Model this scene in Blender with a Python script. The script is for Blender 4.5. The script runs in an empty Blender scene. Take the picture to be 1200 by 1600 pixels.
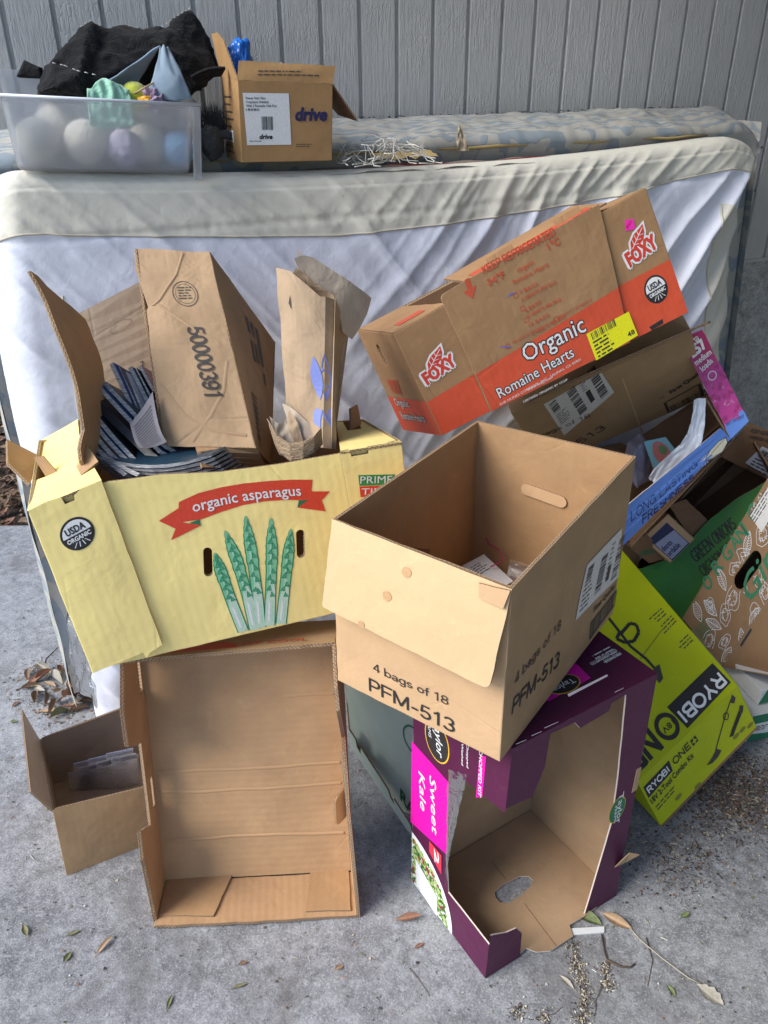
import bpy, bmesh, math, random
from mathutils import Vector, Matrix, noise
from mathutils.geometry import tessellate_polygon
random.seed(7)
R = math.radians
sc = bpy.context.scene
col = sc.collection

# ------------------------------------------------------------------ camera, sky, sun, exposure
cam_d = bpy.data.cameras.new('camera')
cam = bpy.data.objects.new('camera', cam_d)
col.objects.link(cam)
sc.camera = cam
cam_d.sensor_fit = 'VERTICAL'
cam_d.sensor_height = 24.0
cam_d.lens = 1250.0 / 1600.0 * 24.0
cam_d.clip_start = 0.05
cam_d.clip_end = 400.0
_p, _r = R(29.1), R(0.618)
_right, _fwd = Vector((1, 0, 0)), Vector((0, math.cos(_p), -math.sin(_p)))
_down = _fwd.cross(_right)
_rx = _right * math.cos(_r) + _down * math.sin(_r)
_dx = -_right * math.sin(_r) + _down * math.cos(_r)
_m = Matrix((_rx, -_dx, -_fwd)).transposed().to_4x4()
_m.translation = Vector((0, 0, 1.5))
cam.matrix_world = _m

SUN_EL, SUN_AZ = 40.0, 246.0          # azimuth clockwise from +Y (the view direction)
world = bpy.data.worlds.new('World')
sc.world = world
world.use_nodes = True
wn = world.node_tree.nodes
sky = wn.new('ShaderNodeTexSky')
sky.sky_type = 'NISHITA'
sky.sun_disc = False
sky.sun_elevation = R(SUN_EL)
sky.sun_rotation = R(SUN_AZ)
sky.dust_density = 0.8
sky.ozone_density = 2.0
wn['Background'].inputs['Strength'].default_value = 0.105
world.node_tree.links.new(sky.outputs[0], wn['Background'].inputs['Color'])
sun_d = bpy.data.lights.new('sun', 'SUN')
sun_d.energy = 2.0
sun_d.angle = R(36)
sun_d.color = (1.0, 0.955, 0.89)
sun = bpy.data.objects.new('sun', sun_d)
col.objects.link(sun)
_sd = Vector((math.sin(R(SUN_AZ)) * math.cos(R(SUN_EL)), math.cos(R(SUN_AZ)) * math.cos(R(SUN_EL)), math.sin(R(SUN_EL))))
sun.rotation_euler = (-_sd).to_track_quat('-Z', 'Y').to_euler()
sun.location = _sd * 8
sc.view_settings.view_transform = 'Standard'
sc.view_settings.look = 'None'
sc.view_settings.gamma = 1.0
sc.view_settings.use_curve_mapping = False
sc.view_settings.exposure = 1.24
sc.render.engine = 'CYCLES'
sc.cycles.use_denoising = True
sc.cycles.max_bounces = 10
sc.cycles.transparent_max_bounces = 16

# ------------------------------------------------------------------ scene helpers
def link(name, mesh, parent=None, mats=()):
    o = bpy.data.objects.new(name, mesh)
    col.objects.link(o)
    for m in mats:
        mesh.materials.append(m)
    if parent is not None:
        o.parent = parent
        o.matrix_parent_inverse = Matrix.Translation(parent.location).inverted()
    return o

def tag(o, label=None, cat=None, group=None, kind=None):
    if label: o['label'] = label
    if cat: o['category'] = cat
    if group: o['group'] = group
    if kind: o['kind'] = kind
    return o

def thing(name, label, cat, loc, group=None):
    o = bpy.data.objects.new(name, None)
    col.objects.link(o)
    o.location = loc
    o.empty_display_size = 0.05
    return tag(o, label, cat, group)

def mesh_of(name, verts, faces, mats=None, uvs=None, smooth=False):
    me = bpy.data.meshes.new(name)
    me.from_pydata([tuple(v) for v in verts], [], faces)
    if mats:
        for p, mi in zip(me.polygons, mats):
            p.material_index = mi
    if uvs:
        ul = me.uv_layers.new(name='UVMap')
        k = 0
        for fu in uvs:
            for t in fu:
                ul.data[k].uv = t
                k += 1
    if smooth:
        for p in me.polygons:
            p.use_smooth = True
    me.update()
    return me

# a panel frame: four world corners, metric (u, v) across it, h along the outward normal
class Pan:
    def __init__(s, q):
        s.q = [Vector(c) for c in q]
        a, b, c, d = s.q
        s.W = ((b - a).length + (c - d).length) / 2
        s.H = ((d - a).length + (c - b).length) / 2
        s.warp = None
    def map(s, u, v, h=0.0):
        a, b, c, d = s.q
        x, y = u / s.W, v / s.H
        p = a * ((1 - x) * (1 - y)) + b * (x * (1 - y)) + c * (x * y) + d * ((1 - x) * y)
        du = (b - a) * (1 - y) + (c - d) * y
        dv = (d - a) * (1 - x) + (c - b) * x
        n = du.cross(dv).normalized()
        if s.warp: h = h + s.warp(x, y)
        return p + n * h
    def normal(s):
        return (s.map(.1, .1, 1) - s.map(.1, .1, 0)).normalized()
    def rect(s, a=0, b=None, c=0, d=None):
        b = s.W if b is None else b
        d = s.H if d is None else d
        return [(a, c), (b, c), (b, d), (a, d)]

def off_pan(p, h):
    """the frame of a second sheet lying h outside this one"""
    return Pan([p.map(0, 0, h), p.map(p.W, 0, h), p.map(p.W, p.H, h), p.map(0, p.H, h)])

def bow(amp, sx=1, sy=1, rip=0.0, seed=0):
    def f(x, y):
        e = max(0, min(1, x)) * max(0, min(1, 1 - x)) * max(0, min(1, y)) * max(0, min(1, 1 - y)) * 16
        return amp * math.sin(math.pi * max(0, min(1, x * sx))) * math.sin(math.pi * max(0, min(1, y * sy))) + rip * noise.noise((x * 4 + seed, y * 4, seed)) * min(1, e)
    return f

def area2(l): return sum(l[i - 1][0] * l[i][1] - l[i][0] * l[i - 1][1] for i in range(len(l)))

def slab(name, pan, outline=None, holes=(), th=0.004, r=0.0012, fold='', mats=(), parent=None, div=None, flute=0, rough=0.0, seed=1):
    """a sheet of board cut to an outline: outer face, inner face and cut edge; folds listed in 'fold' are mitred and rounded"""
    outline = list(outline or pan.rect())
    if area2(outline) < 0: outline.reverse()
    if rough:
        rr = random.Random(seed)
        o2 = []
        for i in range(len(outline)):
            a, b = outline[i - 1], outline[i]
            n = max(1, int(math.hypot(b[0] - a[0], b[1] - a[1]) / 0.02))
            L = math.hypot(b[0] - a[0], b[1] - a[1]) or 1
            nx, ny = (b[1] - a[1]) / L, -(b[0] - a[0]) / L
            for k in range(1, n + 1):
                t = k / n
                j = rr.uniform(-rough, rough) if k < n else 0
                o2.append((a[0] + (b[0] - a[0]) * t + nx * j, a[1] + (b[1] - a[1]) * t + ny * j))
        outline = o2
    loops = [outline] + [list(h) for h in holes]
    pl = [Vector((p[0], p[1], 0)) for l in loops for p in l]
    tris = tessellate_polygon([[Vector((p[0], p[1], 0)) for p in l] for l in loops])
    bm = bmesh.new()
    vs = [bm.verts.new(p) for p in pl]
    for t in tris:
        try:
            f = bm.faces.new([vs[i] for i in t])
            f.normal_update()
            if f.normal.z < 0: f.normal_flip()
        except ValueError:
            pass
    if div is None and pan.warp: div = (16, 16)
    if div:
        us = [p[0] for p in outline]; w2 = [p[1] for p in outline]
        for ax, n, lo, hi in ((0, div[0], min(us), max(us)), (1, div[1], min(w2), max(w2))):
            for k in range(1, n):
                c = lo + (hi - lo) * k / n
                no = (1, 0, 0) if ax == 0 else (0, 1, 0)
                co = (c, 0, 0) if ax == 0 else (0, c, 0)
                bmesh.ops.bisect_plane(bm, geom=bm.verts[:] + bm.edges[:] + bm.faces[:], plane_co=co, plane_no=no, dist=1e-6)
    bm.verts.index_update()
    def ins(u, v, a):
        l, rr_, b, t = (a if c in fold else 0 for c in 'LRBT')
        return l + u * (pan.W - l - rr_) / pan.W, b + v * (pan.H - b - t) / pan.H
    V, F, M, U = [], [], [], []
    n = len(bm.verts)
    for a, h in ((r, 0.0), (0.29 * r, -0.29 * r), (th, -th)):
        for v in bm.verts:
            u2, v2 = ins(v.co.x, v.co.y, a)
            V.append(pan.map(u2, v2, h))
    sw = (lambda u, v: (v, u)) if flute else (lambda u, v: (u, v))
    for f in bm.faces:
        ids = [v.index for v in f.verts]
        uv = [sw(v.co.x, v.co.y) for v in f.verts]
        F.append(ids); M.append(0); U.append(uv)
        F.append([i + 2 * n for i in reversed(ids)]); M.append(1); U.append(uv[::-1])
        for lp in f.loops:
            if len(lp.edge.link_faces) == 1:
                a, b = lp.vert, lp.link_loop_next.vert
                d = (b.co - a.co)
                L = d.length or 1
                d = d / L
                ta, tb = a.co.dot(d), b.co.dot(d)
                F.append([a.index, a.index + n, b.index + n, b.index]); M.append(0)
                U.append([(a.co.x, a.co.y)] * 2 + [(b.co.x, b.co.y)] * 2)
                F.append([a.index + n, a.index + 2 * n, b.index + 2 * n, b.index + n]); M.append(2)
                U.append([(ta, 0), (ta, th), (tb, th), (tb, 0)])
    bm.free()
    ms = list(mats)
    while len(ms) < 3: ms.append(ms[-1])
    return link(name, mesh_of(name, V, F, M, U), parent, ms)

def grid_cut(bm, us, vs_):
    for ax, lo, hi in ((0, min(us), max(us)), (1, min(vs_), max(vs_))):
        n = int((hi - lo) / 0.03)
        for k in range(1, n + 1):
            c = lo + (hi - lo) * k / (n + 1)
            no = (1, 0, 0) if ax == 0 else (0, 1, 0)
            co = (c, 0, 0) if ax == 0 else (0, c, 0)
            bmesh.ops.bisect_plane(bm, geom=bm.verts[:] + bm.edges[:] + bm.faces[:], plane_co=co, plane_no=no, dist=1e-6)

def prints(name, pan, polys, mat, parent, h=0.0006):
    """flat print on a panel: polygons in metric (u, v); several polygons may be given, each with holes as [outer, hole, ...]"""
    V, F, U = [], [], []
    for pg in polys:
        loops = pg if isinstance(pg[0][0], (tuple, list)) else [pg]
        bm = bmesh.new()
        vs = [bm.verts.new((p[0], p[1], 0)) for l in loops for p in l]
        for t in tessellate_polygon([[Vector((p[0], p[1], 0)) for p in l] for l in loops]):
            try:
                f = bm.faces.new([vs[i] for i in t]); f.normal_update()
                if f.normal.z < 0: f.normal_flip()
            except ValueError: pass
        if pan.warp: grid_cut(bm, [v.co.x for v in bm.verts], [v.co.y for v in bm.verts])
        bm.verts.index_update()
        b = len(V)
        V += [pan.map(v.co.x, v.co.y, h) for v in bm.verts]
        for f in bm.faces:
            F.append([v.index + b for v in f.verts]); U.append([(v.co.x, v.co.y) for v in f.verts])
        bm.free()
    o = link(name, mesh_of(name, V, F, None, U), parent, [mat])
    if len(polys) > 1: o['kind'] = 'stuff'
    return o

_glyph = {}
def glyphs(s, bold=0.0, res=3, space=1.0):
    k = (s, bold, res, space)
    if k not in _glyph:
        c = bpy.data.curves.new('lettering', 'FONT')
        c.body = s; c.size = 1.0; c.offset = bold; c.resolution_u = res; c.space_character = space
        o = bpy.data.objects.new('lettering', c)
        col.objects.link(o)
        dg = bpy.context.evaluated_depsgraph_get()
        me = o.evaluated_get(dg).to_mesh()
        _glyph[k] = ([(v.co.x, v.co.y) for v in me.vertices], [list(p.vertices) for p in me.polygons])
        o.evaluated_get(dg).to_mesh_clear()
        bpy.data.objects.remove(o); bpy.data.curves.remove(c)
    return _glyph[k]

def text(pan, parent, s, a, b, cap, mat, bold=0.0, h=0.0014, shear=0.0, arc=0.0, name='lettering', space=1.0, flip=False, lines=None):
    """lettering whose baseline runs from a to b in metric (u, v), cap height cap; flip mirrors nothing, it only lets the baseline run backwards"""
    P, F = glyphs(s, 0.0, res=2, space=space)
    if not P: return None
    x0, x1 = min(p[0] for p in P), max(p[0] for p in P)
    L = math.hypot(b[0] - a[0], b[1] - a[1]); dx, dy = (b[0] - a[0]) / L, (b[1] - a[1]) / L
    V, FF = [], []
    k = cap / 0.69
    offs = [(0, 0)]
    if bold > 0:
        m = 8 if bold > .02 else 4
        offs += [(bold * k * math.cos(2 * math.pi * i / m + .3), bold * k * math.sin(2 * math.pi * i / m + .3)) for i in range(m)]
    for j, (ox, oy) in enumerate(offs):
        b0 = len(V)
        for x, y in P:
            t = (x - x0) / (x1 - x0) * L + ox
            w = y * k + oy
            t += shear * w
            w += arc * 4 * (t / L) * (1 - t / L)
            V.append(pan.map(a[0] + dx * t - dy * w, a[1] + dy * t + dx * w, h + j * 2.2e-5))
        FF += [[i + b0 for i in f] for f in F]
    return link(name, mesh_of(name, V, FF), parent, [mat])

def _arc(cx, cy, rx, ry, a0, a1):
    n = max(3, int(abs(a1 - a0) / 18))
    return [(cx + rx * math.cos(R(a0 + (a1 - a0) * i / n)), cy + ry * math.sin(R(a0 + (a1 - a0) * i / n))) for i in range(n + 1)]
_e = lambda cx, cy, rx, ry: _arc(cx, cy, rx, ry, 0, 360)
SANS = {   # monoline sans: strokes and advance width, cap height 1
    'P': ([[(.065, 0), (.065, 1)], [(.065, .935), (.36, .935)] + _arc(.36, .695, .20, .24, 90, -90)[1:] + [(.065, .455)]], .66),
    'R': ([[(.065, 0), (.065, 1)], [(.065, .935), (.36, .935)] + _arc(.36, .705, .20, .23, 90, -90)[1:] + [(.065, .475)], [(.34, .47), (.58, 0)]], .70),
    'F': ([[(.065, 0), (.065, 1)], [(.065, .935), (.58, .935)], [(.065, .50), (.52, .50)]], .63),
    'E': ([[(.065, 0), (.065, 1)], [(.065, .935), (.58, .935)], [(.065, .51), (.54, .51)], [(.065, .065), (.60, .065)]], .68),
    'L': ([[(.065, 1), (.065, 0)], [(.065, .065), (.54, .065)]], .60),
    'H': ([[(.065, 0), (.065, 1)], [(.58, 0), (.58, 1)], [(.065, .52), (.58, .52)]], .72),
    'I': ([[(.10, 0), (.10, 1)]], .26),
    'N': ([[(.065, 0), (.065, 1)], [(.07, .96), (.58, .04)], [(.585, 0), (.585, 1)]], .73),
    'M': ([[(.065, 0), (.065, 1)], [(.075, .95), (.41, .06)], [(.41, .06), (.745, .95)], [(.755, 1), (.755, 0)]], .90),
    'K': ([[(.065, 0), (.065, 1)], [(.07, .40), (.56, 1)], [(.24, .60), (.60, 0)]], .68),
    'T': ([[(.02, .935), (.58, .935)], [(.30, .935), (.30, 0)]], .62),
    'Y': ([[(.04, 1), (.32, .46)], [(.32, .46), (.60, 1)], [(.32, .48), (.32, 0)]], .66),
    'V': ([[(.04, 1), (.32, .02)], [(.32, .02), (.60, 1)]], .66),
    'A': ([[(.03, 0), (.33, 1)], [(.33, 1), (.63, 0)], [(.14, .31), (.52, .31)]], .68),
    'D': ([[(.065, 0), (.065, 1)], [(.065, .935), (.28, .935)] + _arc(.28, .5, .31, .435, 90, -90)[1:] + [(.065, .065)]], .70),
    'B': ([[(.065, 0), (.065, 1)], [(.065, .935), (.34, .935)] + _arc(.34, .73, .18, .205, 90, -90)[1:] + [(.065, .525)], [(.34, .525)] + _arc(.36, .295, .20, .23, 90, -90)[1:] + [(.065, .065)]], .70),
    'O': ([_e(.38, .5, .315, .435)], .78),
    'C': ([_arc(.38, .5, .315, .435, 45, 315)], .74),
    'G': ([_arc(.38, .5, .315, .435, 45, 335), [(.40, .46), (.68, .46), (.68, .06)]], .80),
    'U': ([[(.065, 1), (.065, .33)] + _arc(.325, .33, .26, .265, 180, 360) + [(.585, 1)]], .70),
    'S': ([_arc(.30, .725, .22, .21, 25, 270) + _arc(.31, .29, .24, .225, 90, -155)], .63),
    '-': ([[(.05, .38), (.37, .38)]], .44),
    '1': ([[(.33, 0), (.33, 1)], [(.33, .92), (.12, .76)]], .55),
    '3': ([_arc(.28, .725, .20, .21, 160, -90), _arc(.28, .29, .235, .225, 90, -165)], .60),
    '4': ([[(.42, 0), (.42, 1)], [(.42, .97), (.07, .27)], [(.04, .26), (.56, .26)]], .62),
    '5': ([[(.50, .935), (.15, .935), (.10, .47)] + _arc(.29, .32, .235, .255, 145, -155)], .60),
    '8': ([_e(.29, .73, .19, .205), _e(.29, .29, .225, .225)], .60),
    '9': ([_e(.29, .67, .22, .265), _arc(.28, .50, .235, .435, 15, -150)], .60),
    '0': ([_e(.29, .5, .225, .435)], .60),
    'a': ([_arc(.26, .43, .19, .165, 160, 0) + [(.45, 0)], _e(.25, .19, .19, .135)], .56),
    'b': ([[(.065, 0), (.065, 1)], _e(.29, .33, .215, .265)], .58),
    'g': ([_e(.27, .33, .21, .265), [(.48, .66), (.48, -.06)] + _arc(.28, -.06, .20, .15, 0, -160)], .58),
    's': ([_arc(.25, .455, .16, .14, 30, 270) + _arc(.25, .19, .18, .13, 90, -155)], .50),
    'o': ([_e(.28, .33, .21, .265)], .57),
    'f': ([[(.17, 0), (.17, .80)] + _arc(.31, .80, .14, .135, 180, 80), [(.02, .58), (.34, .58)]], .33),
    ' ': ([], .30), '/': ([[(.05, 0), (.35, 1)]], .4), '.': ([[(.10, 0), (.10, .13)]], .25),
}
def sans(pan, parent, s, a, b, cap, mat, w=.13, h=0.0010, shear=0.0, name='lettering'):
    """lettering in the plain sans above, baseline a to b in metric (u, v)"""
    W = sum(SANS[c][1] for c in s)
    L = math.hypot(b[0] - a[0], b[1] - a[1]); d = ((b[0] - a[0]) / L, (b[1] - a[1]) / L)
    kx = L / W
    V, F = [], []; x0 = 0; lay = 0
    for c in s:
        st, adv = SANS[c]
        for pl in st:
            P = [((x0 + x) * kx + shear * y * cap, y * cap) for x, y in pl]
            hw = w * cap / 2; n = len(P); closed = math.hypot(P[0][0] - P[-1][0], P[0][1] - P[-1][1]) < 1e-6
            b0 = len(V)
            for i in range(n):
                if closed: p_, q_ = P[i - 1 if i else n - 2], P[i + 1 if i < n - 1 else 1]
                else: p_, q_ = P[max(0, i - 1)], P[min(n - 1, i + 1)]
                tx, ty = unit(p_, q_)
                nx, ny = -ty * hw, tx * hw
                for sg in (1, -1):
                    x, y = P[i][0] + nx * sg, P[i][1] + ny * sg
                    V.append(pan.map(a[0] + d[0] * x - d[1] * y, a[1] + d[1] * x + d[0] * y, h + lay * 1.5e-5))
            for i in range(n - 1):
                F.append([b0 + 2 * i + 1, b0 + 2 * i + 3, b0 + 2 * i + 2, b0 + 2 * i])
            lay += 1
        x0 += adv
    return link(name, mesh_of(name, V, F), parent, [mat])

def circle(c, rx, ry=None, n=28, a0=0, a1=360, rot=0):
    ry = ry or rx
    o = []
    for i in range(n + (0 if a1 - a0 >= 360 else 1)):
        t = R(a0 + (a1 - a0) * i / n)
        x, y = rx * math.cos(t), ry * math.sin(t)
        o.append((c[0] + x * math.cos(rot) - y * math.sin(rot), c[1] + x * math.sin(rot) + y * math.cos(rot)))
    return o

def pill(a, b, r, n=8):
    dx, dy = b[0] - a[0], b[1] - a[1]
    t = math.atan2(dy, dx)
    o = [(b[0] + r * math.cos(t - math.pi / 2 + math.pi * i / n), b[1] + r * math.sin(t - math.pi / 2 + math.pi * i / n)) for i in range(n + 1)]
    o += [(a[0] + r * math.cos(t + math.pi / 2 + math.pi * i / n), a[1] + r * math.sin(t + math.pi / 2 + math.pi * i / n)) for i in range(n + 1)]
    return o

def bars(o, ux, uy, w, hgt, n, seed=3, fill=0.55):
    """bar code: n bars inside the parallelogram at o along unit dirs ux (length w) and uy (length hgt)"""
    rr = random.Random(seed); out = []; x = 0
    ws = [rr.choice((1, 1, 2, 3)) for _ in range(2 * n)]
    k = w / sum(ws)
    for i, q in enumerate(ws):
        if i % 2 == 0:
            a, b = x * k, (x + q) * k
            out.append([(o[0] + ux[0] * a, o[1] + ux[1] * a), (o[0] + ux[0] * b, o[1] + ux[1] * b),
                        (o[0] + ux[0] * b + uy[0] * hgt, o[1] + ux[1] * b + uy[1] * hgt), (o[0] + ux[0] * a + uy[0] * hgt, o[1] + ux[1] * a + uy[1] * hgt)])
        x += q
    return out

def fine(o, ux, uy, w, n, gap, th, seed=1):
    """rows too small to read: short dashes standing for words"""
    rr = random.Random(seed); out = []
    for i in range(n):
        x = 0; end = w * rr.uniform(.6, 1)
        while x < end:
            l = min(rr.uniform(.8, 3.2) * th * 2.2, end - x)
            b = [(x, -i * gap), (x + l, -i * gap), (x + l, -i * gap + th), (x, -i * gap + th)]
            out.append([(o[0] + ux[0] * p + uy[0] * q, o[1] + ux[1] * p + uy[1] * q) for p, q in b])
            x += l + th * 1.1
    return out

def unit(a, b):
    L = math.hypot(b[0] - a[0], b[1] - a[1]); return ((b[0] - a[0]) / L, (b[1] - a[1]) / L)
def perp(u): return (-u[1], u[0])

def tube(name, path, rad, mat, parent=None, n=6):
    V, F = [], []
    path = [Vector(p) for p in path]
    for i, p in enumerate(path):
        d = (path[min(i + 1, len(path) - 1)] - path[max(i - 1, 0)]).normalized()
        a = d.cross(Vector((.31, .2, .93))).normalized(); b = d.cross(a)
        rr = rad(i / (len(path) - 1)) if callable(rad) else rad
        for k in range(n):
            t = 2 * math.pi * k / n
            V.append(p + a * rr * math.cos(t) + b * rr * math.sin(t))
    for i in range(len(path) - 1):
        for k in range(n):
            F.append([i * n + k, i * n + (k + 1) % n, (i + 1) * n + (k + 1) % n, (i + 1) * n + k])
    F.append(list(range(n))[::-1]); F.append([(len(path) - 1) * n + k for k in range(n)])
    if name is None: return V, F
    return link(name, mesh_of(name, V, F, smooth=True), parent, [mat])

def sheet(name, f, nu, nv, mats, parent=None, th=0.0, matf=None, smooth=True, uvs=(1, 1)):
    """a cloth or paper sheet from f(s, t) -> point, s and t in 0..1; th gives it thickness"""
    V = [f(i / nu, j / nv) for j in range(nv + 1) for i in range(nu + 1)]
    F, M, U = [], [], []
    for j in range(nv):
        for i in range(nu):
            a = j * (nu + 1) + i
            F.append([a, a + 1, a + nu + 2, a + nu + 1])
            M.append(matf((i + .5) / nu, (j + .5) / nv) if matf else 0)
            U.append([((i + q) / nu * uvs[0], (j + w) / nv * uvs[1]) for q, w in ((0, 0), (1, 0), (1, 1), (0, 1))])
    o = link(name, mesh_of(name, V, F, M, U, smooth), parent, mats)
    if th:
        md = o.modifiers.new('thickness', 'SOLIDIFY'); md.thickness = th; md.offset = 0
    return o

def block(name, lo, hi, mats, parent=None, M=None, bev=0.0):
    bm = bmesh.new()
    bmesh.ops.create_cube(bm, size=1)
    for v in bm.verts:
        v.co = Vector([(lo[i] + hi[i]) / 2 + v.co[i] * (hi[i] - lo[i]) for i in range(3)])
    if bev: bmesh.ops.bevel(bm, geom=bm.edges[:], offset=bev, segments=2, affect='EDGES', profile=.6)
    if M is not None: bm.transform(M)
    me = bpy.data.meshes.new(name); bm.to_mesh(me); bm.free()
    return link(name, me, parent, mats)

def fbm(p, o=4): return noise.fractal(Vector(p), 1.0, 2.0, o)

# ------------------------------------------------------------------ materials
def nodes(name):
    m = bpy.data.materials.new(name)
    m.use_nodes = True
    nt = m.node_tree
    b = nt.nodes['Principled BSDF']
    return m, nt, b

class NT:
    def __init__(s, nt): s.nt = nt
    def n(s, t, **kw):
        nd = s.nt.nodes.new(t)
        for k, v in kw.items():
            if k in ('ins',):
                for a, c in v.items():
                    if hasattr(c, 'links') or isinstance(c, bpy.types.NodeSocket): s.nt.links.new(c, nd.inputs[a])
                    else: nd.inputs[a].default_value = c
            else: setattr(nd, k, v)
        return nd
    def uv(s): return s.n('ShaderNodeTexCoord').outputs['UV']
    def obj(s): return s.n('ShaderNodeTexCoord').outputs['Object']
    def mp(s, v, scale): return s.n('ShaderNodeMapping', ins={'Vector': v, 'Scale': scale}).outputs[0]
    def noise(s, v, sc_, det=4, rough=.55, dist=0): return s.n('ShaderNodeTexNoise', ins={'Vector': v, 'Scale': sc_, 'Detail': det, 'Roughness': rough, 'Distortion': dist}).outputs[0]
    def ramp(s, f, stops):
        r = s.n('ShaderNodeValToRGB', ins={'Fac': f})
        e = r.color_ramp.elements
        while len(e) < len(stops): e.new(.5)
        for q, (p, c) in zip(e, stops):
            q.position = p; q.color = (c[0], c[1], c[2], 1) if isinstance(c, (tuple, list)) else (c, c, c, 1)
        return r.outputs[0]
    def mix(s, f, a, b, mode='MIX'):
        m = s.n('ShaderNodeMix', data_type='RGBA', blend_type=mode)
        for k, v in ((0, f), (6, a), (7, b)):
            if isinstance(v, bpy.types.NodeSocket): s.nt.links.new(v, m.inputs[k])
            else: m.inputs[k].default_value = (v[0], v[1], v[2], 1) if isinstance(v, (tuple, list)) else v
        return m.outputs[2]
    def math(s, op, a, b=0.5, c=0.5):
        m = s.n('ShaderNodeMath', operation=op)
        for k, v in enumerate((a, b, c)):
            if isinstance(v, bpy.types.NodeSocket): s.nt.links.new(v, m.inputs[k])
            else: m.inputs[k].default_value = v
        return m.outputs[0]
    def bump(s, hgt, st, dist, nrm=None):
        i = {'Height': hgt, 'Strength': st, 'Distance': dist}
        if nrm is not None: i['Normal'] = nrm
        return s.n('ShaderNodeBump', ins=i).outputs[0]
    def sep(s, v): return s.n('ShaderNodeSeparateXYZ', ins={0: v}).outputs

def shade(c, k): return tuple(min(1, x * k) for x in c)

def board_mat(name, c, flute=0.25, pitch=0.0075, spot=0.16, rough=.72, wr=0.35, coat=0.0, seed=0.0, fibre=1.0):
    """paper-faced corrugated board: fibre mottling, faint flute lines, scuffs and shallow dents"""
    m, nt, b = nodes(name); k = NT(nt)
    u = k.n('ShaderNodeMapping', ins={'Vector': k.uv(), 'Location': (seed, seed * 1.7, seed)}).outputs[0]
    big = k.noise(u, 9, 4, .6)
    fib = k.noise(k.mp(u, (1.0, 5.0, 1)), 170, 3, .7)
    spk = k.noise(u, 900, 2, .6)
    lines = k.n('ShaderNodeTexWave', wave_type='BANDS', bands_direction='X', ins={'Vector': u, 'Scale': 1 / pitch / 3.183 * .5 * 1.0, 'Distortion': .25, 'Detail': 2, 'Detail Scale': 1.5}).outputs['Fac']
    cc = k.mix(k.ramp(big, [(.32, 0), (.7, 1)]), shade(c, 1 - spot), shade(c, 1 + spot * .6))
    cc = k.mix(k.math('MULTIPLY', k.ramp(fib, [(.35, 0), (.75, 1)]), .35 * fibre), cc, shade(c, .72))
    cc = k.mix(k.math('MULTIPLY', k.ramp(spk, [(.62, 0), (.75, 1)]), .3 * fibre), cc, shade(c, .55))
    cc = k.mix(k.math('MULTIPLY', lines, .10 * flute * 4), cc, shade(c, .86))
    scuff = k.ramp(k.noise(k.mp(u, (1, 1.3, 1)), 26, 6, .7, .6), [(.60, 0), (.72, 1)])
    blot = k.ramp(k.noise(u, 13, 6, .72, .5), [(.60, 0), (.72, 1)])
    cc = k.mix(k.math('MULTIPLY', blot, .14 + .16 * fibre), cc, shade(c, .62))
    cc = k.mix(k.math('MULTIPLY', scuff, .26), cc, (min(1, c[0] * 1.25 + .05), min(1, c[1] * 1.25 + .045), min(1, c[2] * 1.25 + .04)))
    nt.links.new(cc, b.inputs['Base Color'])
    b.inputs['Roughness'].default_value = rough
    b.inputs['Specular IOR Level'].default_value = .35
    if coat:
        b.inputs['Coat Weight'].default_value = coat; b.inputs['Coat Roughness'].default_value = .3
    n1 = k.bump(lines, flute, .0006)
    n2 = k.bump(k.noise(u, 14, 3, .55, .4), wr, .008, n1)
    crk = k.n('ShaderNodeTexVoronoi', feature='DISTANCE_TO_EDGE', ins={'Vector': k.n('ShaderNodeMapping', ins={'Vector': u, 'Rotation': (0, 0, .6)}).outputs[0], 'Scale': 5.5}).outputs['Distance']
    crm = k.math('MULTIPLY', k.ramp(crk, [(0, 1), (.02, 0)]), k.ramp(k.noise(u, 6, 2), [(.5, 0), (.62, 1)]))
    n3 = k.bump(crm, wr * .8, -.0015, n2)
    n4 = k.bump(fib, .12, .0008, n3)
    nt.links.new(n4, b.inputs['Normal'])
    return m

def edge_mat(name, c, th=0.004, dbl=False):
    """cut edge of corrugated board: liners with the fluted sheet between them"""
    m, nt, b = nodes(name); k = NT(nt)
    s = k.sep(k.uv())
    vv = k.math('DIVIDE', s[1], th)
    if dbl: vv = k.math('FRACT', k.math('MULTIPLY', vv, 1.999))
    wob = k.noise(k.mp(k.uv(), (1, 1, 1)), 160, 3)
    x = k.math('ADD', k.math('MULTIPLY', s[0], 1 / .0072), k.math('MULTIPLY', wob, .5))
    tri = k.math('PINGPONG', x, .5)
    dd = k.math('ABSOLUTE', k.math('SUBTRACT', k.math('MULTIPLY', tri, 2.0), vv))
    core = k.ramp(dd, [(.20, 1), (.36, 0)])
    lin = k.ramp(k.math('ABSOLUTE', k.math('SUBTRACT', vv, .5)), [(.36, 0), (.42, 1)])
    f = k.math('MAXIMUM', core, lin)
    cc = k.mix(f, shade(c, .30), k.mix(wob, shade(c, .75), shade(c, 1.1)))  # hollows between the flutes painted darker: their shade is put into the colour
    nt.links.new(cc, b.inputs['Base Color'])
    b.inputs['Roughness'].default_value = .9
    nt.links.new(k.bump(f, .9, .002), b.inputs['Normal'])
    return m

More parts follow.
